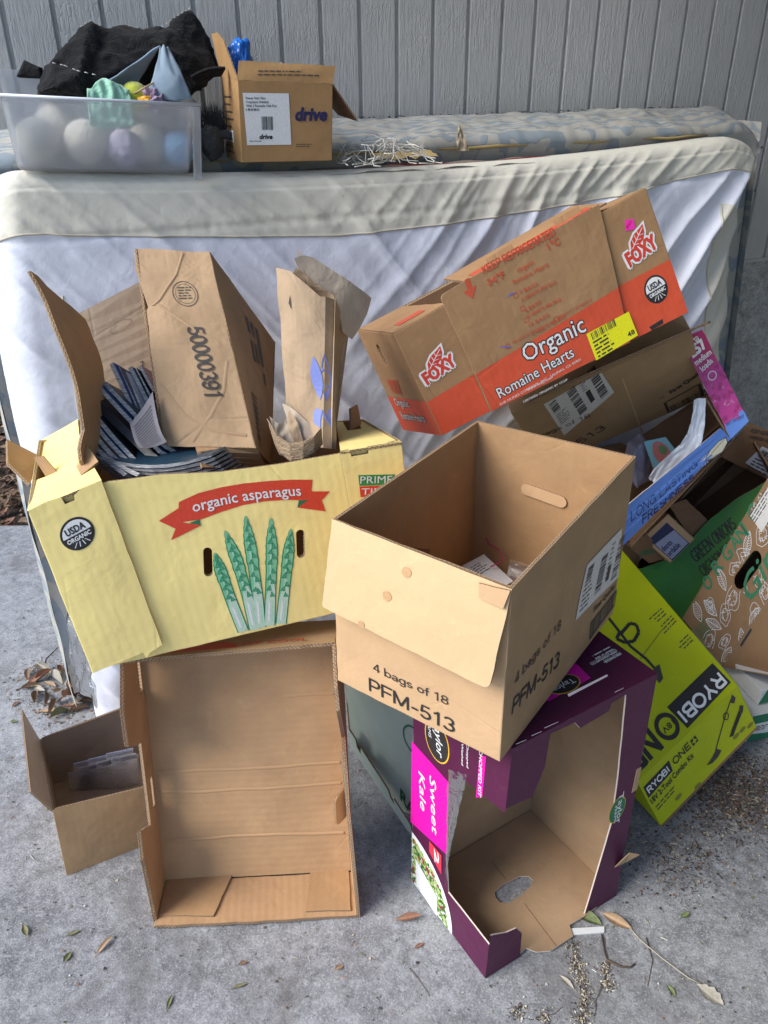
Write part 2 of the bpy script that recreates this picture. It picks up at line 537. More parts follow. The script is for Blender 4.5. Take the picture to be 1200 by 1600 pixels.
def ink(name, c, rough=.55, wear=.0, alpha_noise=0.0):
    m, nt, b = nodes(name); k = NT(nt)
    n = k.noise(k.obj(), 260, 4, .7)
    cc = k.mix(k.ramp(n, [(.35, 0), (.75, 1)]), shade(c, 1 - .10), tuple(min(1, x * 1.08 + .012 * (1 + 3 * wear)) for x in c))
    if wear:
        w = k.ramp(k.noise(k.obj(), 70, 5, .75), [(.66, 0), (.78, 1)])
        cc = k.mix(k.math('MULTIPLY', w, wear), cc, (.36, .24, .15))
    nt.links.new(cc, b.inputs['Base Color'])
    b.inputs['Roughness'].default_value = rough
    b.inputs['Specular IOR Level'].default_value = .35
    nt.links.new(k.bump(k.noise(k.obj(), 120, 3), .08, .002), b.inputs['Normal'])
    return m

def plain(name, c, rough=.7, bumpsc=60, bumps=.15, var=.15, sheen=0, metal=0):
    m, nt, b = nodes(name); k = NT(nt)
    n = k.noise(k.obj(), bumpsc, 4, .6)
    nt.links.new(k.mix(n, shade(c, 1 - var), shade(c, 1 + var)), b.inputs['Base Color'])
    b.inputs['Roughness'].default_value = rough
    b.inputs['Metallic'].default_value = metal
    if sheen: b.inputs['Sheen Weight'].default_value = sheen
    nt.links.new(k.bump(n, bumps, .004), b.inputs['Normal'])
    return m

KR = (.47, .285, .145)
M_kraft = board_mat('kraft board', KR, .12, seed=.3)
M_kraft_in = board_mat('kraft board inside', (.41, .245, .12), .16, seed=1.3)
M_kraft_lt = board_mat('pale kraft board', (.57, .365, .20), .10, spot=.10, seed=2.1)
M_kraft_tan = board_mat('tan kraft board', (.39, .25, .13), .10, seed=3.1)
M_kraft_or = board_mat('orange kraft board', (.455, .275, .142), .40, pitch=.008, seed=4.3)
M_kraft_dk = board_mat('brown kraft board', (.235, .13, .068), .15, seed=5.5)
M_kraft_fx = board_mat('crate kraft board', (.35, .20, .095), .12, seed=6.1)
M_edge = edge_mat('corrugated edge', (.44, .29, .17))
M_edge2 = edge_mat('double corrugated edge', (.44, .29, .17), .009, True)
M_yellow = board_mat('yellow printed board', (.94, .755, .29), .20, pitch=.008, spot=.05, seed=7.7, fibre=.25)
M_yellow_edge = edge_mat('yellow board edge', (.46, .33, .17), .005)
M_purple = board_mat('purple printed board', (.080, .010, .046), .05, spot=.10, rough=.5, seed=8.2, fibre=.3, wr=.3)
M_lime = board_mat('lime printed board', (.43, .48, .006), .05, spot=.06, rough=.42, seed=9.2, fibre=.3, wr=.25)
M_green = board_mat('green printed board', (.035, .20, .028), .06, spot=.10, rough=.5, seed=9.9, fibre=.4)
M_pale_green = board_mat('pale green board', (.54, .62, .53), .05, spot=.05, rough=.5, seed=1.9, fibre=.3)
M_blue_board = board_mat('blue printed board', (.105, .23, .62), .04, spot=.06, rough=.45, seed=2.9, fibre=.2)
M_grey_board = board_mat('grey board', (.43, .33, .25), .05, seed=3.7)
M_black = ink('black ink', (.022, .020, .022), wear=.10)
M_black2 = ink('faded black ink', (.045, .038, .035), wear=.25)
M_ink_fade = ink('faint brown ink', (.24, .15, .09))
M_white = ink('white ink', (.76, .76, .75))
M_whitelab = ink('white paper label', (.74, .75, .76))
M_greylab = ink('grey paper label', (.62, .60, .56))
M_red = ink('red ink', (.66, .055, .022))
M_orange = board_mat('orange red print', (.62, .085, .035), .10, spot=.07, rough=.55, seed=4.4, fibre=.3)
M_redtext = ink('red orange ink', (.50, .075, .03), wear=.2)
M_pink = ink('magenta print', (.72, .004, .36), rough=.4)
M_pinkst = ink('fluorescent pink sticker', (.90, .03, .42))
M_yel = ink('yellow label', (.80, .76, .01))
M_gold = ink('gold line', (.75, .45, .03))
M_blueink = ink('blue ink', (.10, .13, .55))
M_navy = ink('navy ink', (.018, .02, .09))
M_stalk = ink('asparagus green print', (.20, .52, .30))
M_stalk_lt = ink('pale stalk print', (.50, .66, .52))
M_stalk_dk = ink('dark green line', (.02, .22, .09))
M_stalk_md = ink('mid green scale', (.06, .33, .17))
M_stalk_hi = ink('light green scale', (.36, .66, .44))
M_leafgreen = ink('green ink', (.02, .16, .07))
M_greenink = ink('green print', (.03, .26, .07))

Q = {
    'asp.back': [(-0.0253,1.5016,0.5932), (-0.6033,1.3147,0.5758), (-0.6307,1.3457,0.9089), (-0.0396,1.5149,0.8735)],
    'asp.bottom': [(-0.6033,1.3147,0.5758), (-0.0253,1.5016,0.5932), (0.0653,1.2539,0.6229), (-0.5042,1.0708,0.5982)],
    'asp.front': [(-0.5042,1.0708,0.5982), (0.0653,1.2539,0.6229), (0.0292,1.2781,0.9311), (-0.5500,1.0840,0.9091)],
    'asp.left': [(-0.6033,1.3147,0.5758), (-0.5042,1.0708,0.5982), (-0.5500,1.0840,0.9091), (-0.6307,1.3457,0.9089)],
    'asp.right': [(0.0653,1.2539,0.6229), (-0.0253,1.5016,0.5932), (-0.0396,1.5149,0.8735), (0.0292,1.2781,0.9311)],
    'asp.top': [(-0.5500,1.0840,0.9091), (0.0292,1.2781,0.9311), (-0.0396,1.5149,0.8735), (-0.6307,1.3457,0.9089)],
    'blue.strip': [(0.5138,1.5500,0.5030), (0.8351,1.7600,0.7107), (0.8072,1.7650,0.7371), (0.5039,1.5600,0.6008)],
    'drive.back': [(-0.1604,2.0356,1.3183), (-0.3465,1.9592,1.3253), (-0.3407,1.9634,1.4782), (-0.1553,2.0395,1.4691)],
    'drive.bottom': [(-0.3465,1.9592,1.3253), (-0.1604,2.0356,1.3183), (-0.1048,1.8976,1.3221), (-0.2896,1.8212,1.3274)],
    'drive.front': [(-0.2896,1.8212,1.3274), (-0.1048,1.8976,1.3221), (-0.0976,1.9015,1.4696), (-0.2846,1.8252,1.4795)],
    'drive.left': [(-0.3465,1.9592,1.3253), (-0.2896,1.8212,1.3274), (-0.2846,1.8252,1.4795), (-0.3407,1.9634,1.4782)],
    'drive.right': [(-0.1048,1.8976,1.3221), (-0.1604,2.0356,1.3183), (-0.1553,2.0395,1.4691), (-0.0976,1.9015,1.4696)],
    'foxy.back': [(0.5572,1.9082,0.9805), (0.0464,1.7070,0.7660), (-0.0567,1.7482,0.9909), (0.4531,1.9464,1.1977)],
    'foxy.bottom': [(0.0464,1.7070,0.7660), (0.5572,1.9082,0.9805), (0.6317,1.6359,1.0522), (0.1149,1.4466,0.8648)],
    'foxy.front': [(0.1149,1.4466,0.8648), (0.6317,1.6359,1.0522), (0.5209,1.6804,1.2890), (0.0216,1.4764,1.0607)],
    'foxy.left': [(0.0464,1.7070,0.7660), (0.1149,1.4466,0.8648), (0.0216,1.4764,1.0607), (-0.0567,1.7482,0.9909)],
    'foxy.right': [(0.6317,1.6359,1.0522), (0.5572,1.9082,0.9805), (0.4531,1.9464,1.1977), (0.5209,1.6804,1.2890)],
    'foxy.top': [(0.0216,1.4764,1.0607), (0.5209,1.6804,1.2890), (0.4531,1.9464,1.1977), (-0.0567,1.7482,0.9909)],
    'gin.face': [(0.8787,1.6191,0.1265), (1.0734,1.6862,0.5304), (0.9917,1.7933,0.6701), (0.7867,1.7101,0.2164)],
    'go.face': [(0.8355,1.7476,0.1469), (1.0732,1.8339,0.4852), (0.9896,1.9458,0.6191), (0.6887,1.8767,0.2622)],
    'num.back': [(-0.2203,1.4200,0.8189), (-0.3812,1.4200,0.8244), (-0.3510,1.5988,1.0153), (-0.2188,1.6000,1.0093)],
    'num.bottom': [(-0.3812,1.4200,0.8244), (-0.2203,1.4200,0.8189), (-0.2203,1.2644,0.9257), (-0.3811,1.2644,0.9312)],
    'num.front': [(-0.3811,1.2644,0.9312), (-0.2203,1.2644,0.9257), (-0.3026,1.4604,1.2176), (-0.4347,1.4591,1.2236)],
    'num.left': [(-0.3812,1.4200,0.8244), (-0.3811,1.2644,0.9312), (-0.4347,1.4591,1.2236), (-0.3510,1.5988,1.0153)],
    'num.right': [(-0.2203,1.2644,0.9257), (-0.2203,1.4200,0.8189), (-0.2188,1.6000,1.0093), (-0.3026,1.4604,1.2176)],
    'pfm.back': [(0.4256,1.2106,0.6049), (0.1786,1.3907,0.6084), (0.1744,1.3816,0.9236), (0.4208,1.2065,0.9293)],
    'pfm.bottom': [(0.1786,1.3907,0.6084), (0.4256,1.2106,0.6049), (0.1683,0.8578,0.5944), (-0.0816,1.0385,0.5989)],
    'pfm.flap': [(-0.0979,1.0135,0.7689), (0.1405,0.8345,0.7561), (0.1628,0.8458,0.9138), (-0.0764,1.0240,0.9191)],
    'pfm.front': [(-0.0816,1.0385,0.5989), (0.1683,0.8578,0.5944), (0.1635,0.8499,0.9119), (-0.0778,1.0293,0.9150)],
    'pfm.left': [(0.1786,1.3907,0.6084), (-0.0816,1.0385,0.5989), (-0.0778,1.0293,0.9150), (0.1744,1.3816,0.9236)],
    'pfm.right': [(0.1683,0.8578,0.5944), (0.4256,1.2106,0.6049), (0.4208,1.2065,0.9293), (0.1635,0.8499,0.9119)],
    'pink.strip': [(0.7094,1.8600,0.9282), (0.8360,1.7620,0.7098), (0.8694,1.7620,0.7558), (0.7573,1.8600,0.9494)],
    'purple.back': [(0.3292,1.2758,0.0000), (0.0497,1.0971,0.0000), (0.0494,1.1031,0.5928), (0.3300,1.2779,0.5920)],
    'purple.bottom': [(0.0497,1.0971,0.0000), (0.3292,1.2758,0.0000), (0.4709,1.0548,0.0000), (0.1807,0.8868,0.0000)],
    'purple.front': [(0.1807,0.8868,0.0000), (0.4709,1.0548,0.0000), (0.4648,1.0574,0.5904), (0.1911,0.8841,0.5947)],
    'purple.left': [(0.0497,1.0971,0.0000), (0.1807,0.8868,0.0000), (0.1911,0.8841,0.5947), (0.0494,1.1031,0.5928)],
    'purple.right': [(0.4709,1.0548,0.0000), (0.3292,1.2758,0.0000), (0.3300,1.2779,0.5920), (0.4648,1.0574,0.5904)],
    'purple.top': [(0.1911,0.8841,0.5947), (0.4648,1.0574,0.5904), (0.3300,1.2779,0.5920), (0.0494,1.1031,0.5928)],
    'rear.back': [(0.7780,2.2170,0.8970), (0.3870,2.2490,0.6860), (0.2480,2.0720,0.9160), (0.6390,2.0400,1.1270)],
    'rear.bottom': [(0.3870,2.2490,0.6860), (0.7780,2.2170,0.8970), (0.8420,1.9620,0.7390), (0.4520,1.9940,0.5280)],
    'rear.front': [(0.4520,1.9940,0.5280), (0.8420,1.9620,0.7390), (0.7030,1.7850,0.9690), (0.3130,1.8160,0.7580)],
    'rear.left': [(0.3870,2.2490,0.6860), (0.4520,1.9940,0.5280), (0.3130,1.8160,0.7580), (0.2480,2.0720,0.9160)],
    'rear.right': [(0.8420,1.9620,0.7390), (0.7780,2.2170,0.8970), (0.6390,2.0400,1.1270), (0.7030,1.7850,0.9690)],
    'rear.top': [(0.3130,1.8160,0.7580), (0.7030,1.7850,0.9690), (0.6390,2.0400,1.1270), (0.2480,2.0720,0.9160)],
    'ry.low': [(0.6166,1.2230,0.0000), (0.8925,1.4247,0.1000), (0.8330,1.4501,0.2128), (0.5536,1.2547,0.1100)],
    'ry.up': [(0.5536,1.2547,0.1100), (0.8330,1.4501,0.2128), (0.4582,1.7809,0.5796), (0.1788,1.5855,0.4767)],
    'small.back': [(-0.5850,1.4387,0.0000), (-0.8044,1.3674,0.0000), (-0.7927,1.3496,0.1642), (-0.5882,1.4503,0.1716)],
    'small.bottom': [(-0.8044,1.3674,0.0000), (-0.5850,1.4387,0.0000), (-0.5092,1.2034,0.0000), (-0.6844,1.1152,0.0000)],
    'small.front': [(-0.6844,1.1152,0.0000), (-0.5092,1.2034,0.0000), (-0.4872,1.2123,0.1684), (-0.6838,1.1346,0.1781)],
    'small.left': [(-0.8044,1.3674,0.0000), (-0.6844,1.1152,0.0000), (-0.6838,1.1346,0.1781), (-0.7927,1.3496,0.1642)],
    'small.right': [(-0.5092,1.2034,0.0000), (-0.5850,1.4387,0.0000), (-0.5882,1.4503,0.1716), (-0.4872,1.2123,0.1684)],
    'small.top': [(-0.6838,1.1346,0.1781), (-0.4872,1.2123,0.1684), (-0.5882,1.4503,0.1716), (-0.7927,1.3496,0.1642)],
    'tray.back': [(-0.0720,1.1180,0.0030), (-0.4750,1.0980,0.0030), (-0.4865,1.2518,0.5471), (-0.0876,1.2747,0.5494)],
    'tray.bottom': [(-0.4750,1.0980,0.0030), (-0.0720,1.1180,0.0030), (-0.0567,1.0125,0.0020), (-0.4709,1.0035,0.0042)],
    'tray.left': [(-0.4750,1.0980,0.0030), (-0.4709,1.0035,0.0042), (-0.4789,1.1315,0.5701), (-0.4865,1.2518,0.5471)],
    'tray.right': [(-0.0567,1.0125,0.0020), (-0.0720,1.1180,0.0030), (-0.0876,1.2747,0.5494), (-0.0914,1.1617,0.5830)],
    'tray.top': [(-0.4789,1.1315,0.5701), (-0.0914,1.1617,0.5830), (-0.0876,1.2747,0.5494), (-0.4865,1.2518,0.5471)],
}

# ------------------------------------------------------------------ setting: wall, ground
YAW = R(22.92)
WD = 2.153
Tw = Vector((math.cos(YAW), math.sin(YAW), 0))
Nw = Vector((-math.sin(YAW), math.cos(YAW), 0))
def wp(s, d, z):
    """point s metres along the wall, d metres in front of it, height z"""
    return Tw * s + Nw * (WD - d) + Vector((0, 0, z))
M_wall = Matrix((Tw, Nw, Vector((0, 0, 1)))).transposed().to_4x4()
M_wall.translation = Nw * WD

def siding_mat():
    m, nt, b = nodes('grey painted siding'); k = NT(nt)
    g = k.n('ShaderNodeNewGeometry').outputs['Position']
    rot = k.n('ShaderNodeMapping', ins={'Vector': g, 'Rotation': (0, 0, -YAW)}).outputs[0]
    grain = k.noise(k.mp(rot, (1, 1, .10)), 150, 5, .7, .3)
    crack = k.n('ShaderNodeTexVoronoi', feature='DISTANCE_TO_EDGE', ins={'Vector': k.n('ShaderNodeVectorMath', operation='ADD', ins={0: k.mp(rot, (1, 1, .35)), 1: k.n('ShaderNodeTexNoise', ins={'Vector': rot, 'Scale': 40.0}).outputs['Color']}).outputs[0] if False else k.mp(rot, (1, 1, .35)), 'Scale': 120}).outputs['Distance']
    patch = k.ramp(k.noise(rot, 9, 4), [(.45, 0), (.6, 1)])
    big = k.noise(rot, 2.2, 5, .6)
    c = k.mix(k.ramp(big, [(.3, 0), (.7, 1)]), (.47, .465, .45), (.54, .53, .51))
    c = k.mix(k.math('MULTIPLY', k.ramp(grain, [(.42, 1), (.52, 0)]), .30), c, (.36, .355, .345))
    spots = k.ramp(k.noise(rot, 60, 3, .8), [(.70, 0), (.74, 1)])
    c = k.mix(k.math('MULTIPLY', spots, .35), c, (.11, .10, .09))
    nt.links.new(c, b.inputs['Base Color'])
    b.inputs['Roughness'].default_value = .62
    b.inputs['Specular IOR Level'].default_value = .4
    n1 = k.bump(grain, .6, .005)
    n2 = k.bump(k.math('MULTIPLY', k.ramp(crack, [(0, 0), (.14, 1)]), patch), .32, .002, n1)
    nt.links.new(n2, b.inputs['Normal'])
    return m
M_siding = siding_mat()

def concrete_mat(name, base=(.235, .24, .25), dark=.62, disp=1):
    m, nt, b = nodes(name); k = NT(nt)
    g = k.n('ShaderNodeNewGeometry').outputs['Position']
    big = k.noise(g, 1.5, 6, .62)
    mid = k.noise(g, 12, 7, .75, .3)
    mott = k.noise(g, 46, 5, .75)
    grit = k.noise(g, 260, 3, .8)
    agg = k.n('ShaderNodeTexVoronoi', ins={'Vector': g, 'Scale': 260}).outputs['Distance']
    c = k.mix(k.ramp(big, [(.36, 0), (.64, 1)]), shade(base, .66), shade(base, 1.18))
    c = k.mix(k.math('MULTIPLY', k.ramp(mid, [(.42, 0), (.70, 1)]), .75), c, shade(base, 1.55))
    c = k.mix(k.math('MULTIPLY', k.ramp(mott, [(.50, 0), (.66, 1)]), .55), c, shade(base, 1.85))
    c = k.mix(k.math('MULTIPLY', k.ramp(mott, [(.34, 1), (.47, 0)]), .55), c, shade(base, .50))
    c = k.mix(k.math('MULTIPLY', k.ramp(grit, [(.54, 0), (.66, 1)]), .60), c, shade(base, 2.3))
    c = k.mix(k.math('MULTIPLY', k.ramp(grit, [(.34, 1), (.45, 0)]), .60), c, shade(base, .34))
    stain = k.ramp(k.noise(g, 3.6, 7, .72, .8), [(.50, 0), (.66, 1)])
    c = k.mix(k.math('MULTIPLY', stain, dark), c, k.mix(mott, (.085, .08, .078), (.19, .18, .175)))
    dust = k.ramp(k.noise(g, 5.1, 7, .75, 1.2), [(.56, 0), (.66, 1)])
    c = k.mix(k.math('MULTIPLY', dust, .40), c, (.40, .40, .40))
    fleck = k.ramp(k.noise(g, 95, 2, .5), [(.725, 0), (.74, 1)])
    c = k.mix(k.math('MULTIPLY', fleck, .8), c, (.05, .04, .03))
    nt.links.new(c, b.inputs['Base Color'])
    b.inputs['Roughness'].default_value = .92
    b.inputs['Specular IOR Level'].default_value = .25
    n1 = k.bump(mid, .35, .005)
    n2 = k.bump(mott, .6, .003, n1)
    n3 = k.bump(grit, .7, .002, n2)
    nt.links.new(n3, b.inputs['Normal'])
    return m
M_conc = concrete_mat('weathered concrete')
M_stem = concrete_mat('grey foundation concrete', (.36, .36, .35), .25)

# ground: soil to the horizon, concrete slab 4 mm and more above it
def soil_mat():
    m, nt, b = nodes('soil and litter'); k = NT(nt)
    g = k.n('ShaderNodeNewGeometry').outputs['Position']
    a = k.noise(g, 30, 6, .7); c = k.noise(g, 140, 4, .7)
    cc = k.mix(k.ramp(a, [(.35, 0), (.7, 1)]), (.045, .033, .024), (.15, .11, .075))
    cc = k.mix(k.ramp(c, [(.55, 0), (.7, 1)]), cc, (.22, .165, .11))
    nt.links.new(cc, b.inputs['Base Color']); b.inputs['Roughness'].default_value = .95
    nt.links.new(k.bump(a, 1, .03, k.bump(c, 1, .01)), b.inputs['Normal'])
    return m
M_soil = soil_mat()
me = mesh_of('ground', [(-150, -150, -.06), (150, -150, -.06), (150, 150, -.06), (-150, 150, -.06)], [[0, 1, 2, 3]])
tag(link('ground', me, None, [M_soil]), kind='structure')

def slab_h(x, y):
    return .0016 * fbm((x * 9, y * 9, 1.3), 4) + .0035 * noise.noise((x * 2.1, y * 2.1, 7))
def on_slab(x, y, dz=0.0): return Vector((x, y, slab_h(x, y) - .001 + dz))
def mk_slab():
    xs0, xs1, ys0, ys1 = -1.9, 2.4, .25, 2.62
    nx, ny = 330, 210
    V, F = [], []
    for j in range(ny + 1):
        for i in range(nx + 1):
            x = xs0 + (xs1 - xs0) * i / nx; y = ys0 + (ys1 - ys0) * j / ny
            V.append((x, y, slab_h(x, y) - .001))
    for j in range(ny):
        for i in range(nx):
            a = j * (nx + 1) + i
            F.append([a, a + 1, a + nx + 2, a + nx + 1])
    # outer apron so the slab runs on outside the frame
    def rect(x0, x1, y0, y1):
        b = len(V); V.extend([(x0, y0, 0), (x1, y0, 0), (x1, y1, 0), (x0, y1, 0)]); F.append([b, b + 1, b + 2, b + 3])
    rect(-7, 7, -8, ys0); rect(-7, xs0, ys0, ys1); rect(xs1, 7, ys0, ys1)
    rect(-.75, 7, ys1, 3.7)
    b = len(V); V.extend([(-7, ys1, 0), (7, ys1, 0), (7, ys1, -.1), (-7, ys1, -.1)]); F.append([b + 3, b + 2, b + 1, b])
    return link('concrete_floor', mesh_of('concrete_floor', V, F, smooth=True), None, [M_conc])
tag(mk_slab(), kind='structure')

# the wall behind everything: boards with open grooves over a concrete stem
WALL0 = -0.075
wall = thing('siding_wall', 'grey painted vertical board siding wall behind the mattresses', 'wall', wp(1.3, 0, 0))
PL = .1016
ph = .4563
rnd = random.Random(4)
pm = {}
def plank_mesh(w):
    if w not in pm:
        bm = bmesh.new(); bmesh.ops.create_cube(bm, size=1)
        for v in bm.verts: v.co = Vector((v.co.x * w, v.co.y * .012 + .006, (v.co.z + .5) * 1.75))
        es = [e for e in bm.edges if abs(e.verts[0].co.z - e.verts[1].co.z) > 1 and e.verts[0].co.y < .006]
        bmesh.ops.bevel(bm, geom=es, offset=.0025, segments=2, affect='EDGES')
        me = bpy.data.meshes.new('plank'); bm.to_mesh(me); bm.free(); me.materials.append(M_siding); pm[w] = me
    return pm[w]
for i in range(-1, 29):
    a = (ph + i - 1 + 0) * PL
    s0, s1 = a + .0045, a + PL - .0045
    if s1 < WALL0 + .02: continue
    s0 = max(s0, WALL0)
    w = round(s1 - s0, 4)
    o = bpy.data.objects.new('plank', plank_mesh(w)); col.objects.link(o)
    Mx = M_wall.copy(); Mx.translation = wp((s0 + s1) / 2, rnd.uniform(-.0006, .0006), .897)
    o.parent = wall; o.matrix_parent_inverse = Matrix.Translation(wall.location).inverted(); o.matrix_basis = Mx
block('backing_sheet', (WALL0 + .002, .009, .899), (3.2, .06, 2.65), [M_siding], wall, M_wall)
block('drip_strip', (WALL0, -.003, .885), (3.2, .03, .896), [M_siding], wall, M_wall)
block('foundation', (WALL0 + .004, .022, -.06), (3.2, .2, .884), [M_stem], wall, M_wall)
for (px, pz) in [(2.2757,1.1239),(2.1025,1.3419),(2.2681,1.2578),(2.2373,1.2206)]:
    o = block('nail_head', (px - .003, -.0022, pz - .003), (px + .003, .001, pz + .003), [M_soil], wall, M_wall, .001)

# unseen flat roof and right side wall, added to darken the right side
M_shade_board = plain('shade boards', (.20, .20, .19), .8, 12, .3, .2)
tag(block('shade_roof', (-.15, -.9, 2.75), (5.2, 5.0, 2.89), [M_shade_board]), kind='structure')
tag(block('shade_side_wall', (1.95, -.9, -.05), (2.07, 5.0, 2.745), [M_shade_board]), kind='structure')

# ------------------------------------------------------------------ mattresses
def damask_mat():
    m, nt, b = nodes('faded floral damask'); k = NT(nt)
    o = k.uv()
    d1 = k.n('ShaderNodeTexNoise', ins={'Vector': o, 'Scale': 7.0, 'Detail': 2}).outputs['Color']
    v = k.n('ShaderNodeVectorMath', operation='ADD', ins={0: k.mp(o, (1, 1, 1)), 1: k.n('ShaderNodeVectorMath', operation='SCALE', ins={0: d1, 'Scale': .22}).outputs[0]}).outputs[0]
    w = k.n('ShaderNodeTexWave', wave_type='RINGS', ins={'Vector': k.n('ShaderNodeVectorMath', operation='FRACTION', ins={0: k.mp(v, (4.2, 4.2, 4.2))}).outputs[0], 'Scale': 1.3, 'Distortion': 5.0, 'Detail': 2, 'Detail Scale': 1.6}).outputs['Fac']
    vo = k.n('ShaderNodeTexVoronoi', feature='SMOOTH_F1', ins={'Vector': v, 'Scale': 14, 'Smoothness': .3}).outputs['Distance']
    f = k.ramp(w, [(.36, 0), (.52, 1)])
    leaf = k.ramp(vo, [(.30, 1), (.42, 0)])
    c = k.mix(f, (.24, .28, .31), (.38, .37, .335))
    c = k.mix(k.math('MULTIPLY', leaf, .6), c, (.42, .40, .355))
    line = k.ramp(k.math('ABSOLUTE', k.math('SUBTRACT', w, .44)), [(0, 1), (.07, 0)])
    c = k.mix(k.math('MULTIPLY', line, .5), c, (.13, .16, .18))
    st = k.ramp(k.noise(o, 5, 5, .7), [(.5, 0), (.75, 1)])
    c = k.mix(k.math('MULTIPLY', st, .35), c, (.20, .165, .12))
    nt.links.new(c, b.inputs['Base Color']); b.inputs['Roughness'].default_value = .85
    weave = k.noise(o, 700, 2)
    nt.links.new(k.bump(f, .25, .002, k.bump(weave, .3, .001)), b.inputs['Normal'])
    return m
M_damask = damask_mat()
M_gap = plain('brown ticking', (.19, .145, .12), .9, 40, .4, .35)
M_pipe = plain('yellowed piping', (.42, .31, .13), .8, 90, .3, .2)

# rear floral mattress leaning on the wall
bs0, bs1, bzt = -.13, 2.02, 1.380
rear = thing('floral_mattress', 'faded blue grey floral mattress leaning on the siding wall behind the white one', 'mattress', wp(.95, .2, 0))
def blue_top(s, t):
    # profile across the top edge: t 0 at the wall, 1 down the front
    ss = bs0 + (bs1 - bs0) * s
    end = min(1, (bs1 - ss) / .09, (ss - bs0) / .09 + .25); end = math.sqrt(max(0, min(1, end)) * (2 - max(0, min(1, end))))
    if t < .14:
        d, z = .012 - .02 * (1 - t / .14), bzt - .10 + .10 * t / .14
        d = .02
        z = bzt - .30 + .30 * (t / .14)
    elif t < .62:
        a = (t - .14) / .48
        d = .02 + .19 * a; z = bzt + .010 * math.sin(a * math.pi) - .034 * a ** 1.8
    else:
        a = (t - .62) / .38
        d = .21 + .014 * math.sin(min(1, a / .03) * math.pi) ; z = bzt - .034 - (.030 * min(1, a / .03)) - 1.27 * max(0, (a - .03) / .97)
        if a > .03: d = .21 - .02 * min(1, (a - .03) / .03)
    z = z if z < 1.2 else 1.2 + (z - 1.2) * (.55 + .45 * end)
    lum = .010 * noise.noise((ss * 7, d * 9, 3)) + .004 * fbm((ss * 26, d * 26, t * 4), 3)
    lean = (bzt - z) * .10
    return wp(ss, d + lean + (lum * .4 if t > .62 else 0), z + (lum if .14 <= t < .62 else 0))
sheet('cover', blue_top, 240, 110, [M_damask], rear, uvs=(2.15, 1.6))
def blue_end(s, t):
    # left end of the mattress, a leaning strip
    z = (bzt - .03) * (1 - t) + .02
    d = .015 + .20 * s + (bzt - z) * .10
    return wp(bs0 - .012 * math.sin(math.pi * s) + .006 * noise.noise((s * 3, t * 9, 1)), d, z)
sheet('end_panel', blue_end, 10, 70, [M_damask], rear, uvs=(.22, 1.4))
def blue_end2(s, t):
    z = (bzt - .05) * (1 - t) + .02
    d = .015 + .20 * s + (bzt - z) * .10
    return wp(bs1 + .012 * math.sin(math.pi * s), d, z)
sheet('end_panel', blue_end2, 10, 40, [M_damask], rear, uvs=(.22, 1.4))
# torn seam: yellowed piping along the lower front of the blue top and brown ticking below
pp = [wp(s, .222 + .012 * noise.noise((s * 5, 0, 2)), 1.322 + .006 * noise.noise((s * 8, 2, 0))) for s in [.42 + 1.40 * i / 80 for i in range(81)]]
tube('piping', pp, .0045, M_pipe, rear, 6)
def tick(s, t):
    ss = .35 + 1.5 * s
    return wp(ss, .190 + .16 * t, 1.292 + .006 * noise.noise((ss * 14, t * 3, 5)) + .010 * math.sin(t * math.pi) - .012 * (1 - t))
sheet('torn_ticking', tick, 120, 10, [M_gap], rear)
ro = wp(1.02, .26, 1.318)
M_torn = plain('torn fabric scrap', (.36, .29, .20), .9, 80, .4, .3)
sheet('torn_scrap', lambda s, t: ro + Tw * (.03 * (s - .5) * (1.2 - t)) + Vector((0, 0, .055 * t)) + Nw * (.02 * t + .008 * noise.noise((s * 4, t * 4, 2))), 8, 8, [M_torn], rear)
sheet('torn_scrap', lambda s, t: wp(.78 + .16 * s, .24 + .05 * t + .01 * noise.noise((s * 5, t * 3, 3)), 1.322 + .006 * noise.noise((s * 9, t * 5, 1)) - .01 * t), 16, 6, [M_pipe], rear)
M_cuff = plain('white binding', (.62, .65, .68), .7)
tube('corner_binding', [wp(1.99 + .035 * math.sin(a), .06 + .16 * a / 2.2, 1.318 + .028 * math.cos(a * 1.1)) for a in [i * .2 for i in range(12)]], .007, M_cuff, rear)
tube('red_cord', [wp(s, .300, 1.296 + .003 * math.sin(s * 17)) for s in [.80 + .024 * i for i in range(26)]], .0018, ink('dull red cord', (.22, .025, .03)), rear, 5)

# front mattress in its white cover
def cover_mat(name, c, stain):
    m, nt, b = nodes(name); k = NT(nt)
    o = k.uv()
    big = k.noise(o, 3, 5, .6)
    cc = k.mix(k.ramp(big, [(.35, 0), (.7, 1)]), shade(c, .93), shade(c, 1.03))
    s1 = k.ramp(k.noise(o, 7, 6, .7, .6), [(.55, 0), (.78, 1)])
    cc = k.mix(k.math('MULTIPLY', s1, stain), cc, (.45, .40, .32))
    dots = k.ramp(k.noise(o, 60, 3, .7), [(.745, 0), (.765, 1)])
    cc = k.mix(k.math('MULTIPLY', dots, .5), cc, (.12, .11, .11))
    nt.links.new(cc, b.inputs['Base Color'])
    b.inputs['Roughness'].default_value = .68
    b.inputs['Sheen Weight'].default_value = .15
    w = k.noise(o, 900, 2)
    fold = k.noise(k.mp(o, (1, 1, 1)), 30, 4, .5, .4)
    nt.links.new(k.bump(fold, .35, .006, k.bump(w, .15, .0008)), b.inputs['Normal'])
    return m
M_cover = cover_mat('white mattress cover', (.70, .72, .82), .10)
M_band = cover_mat('beige mattress cover border', (.64, .615, .53), .40)
ws0, ws1, wzt = -.06, 1.865, 1.330
def wd_front(z): return .355 + .135 * (wzt - z) / wzt
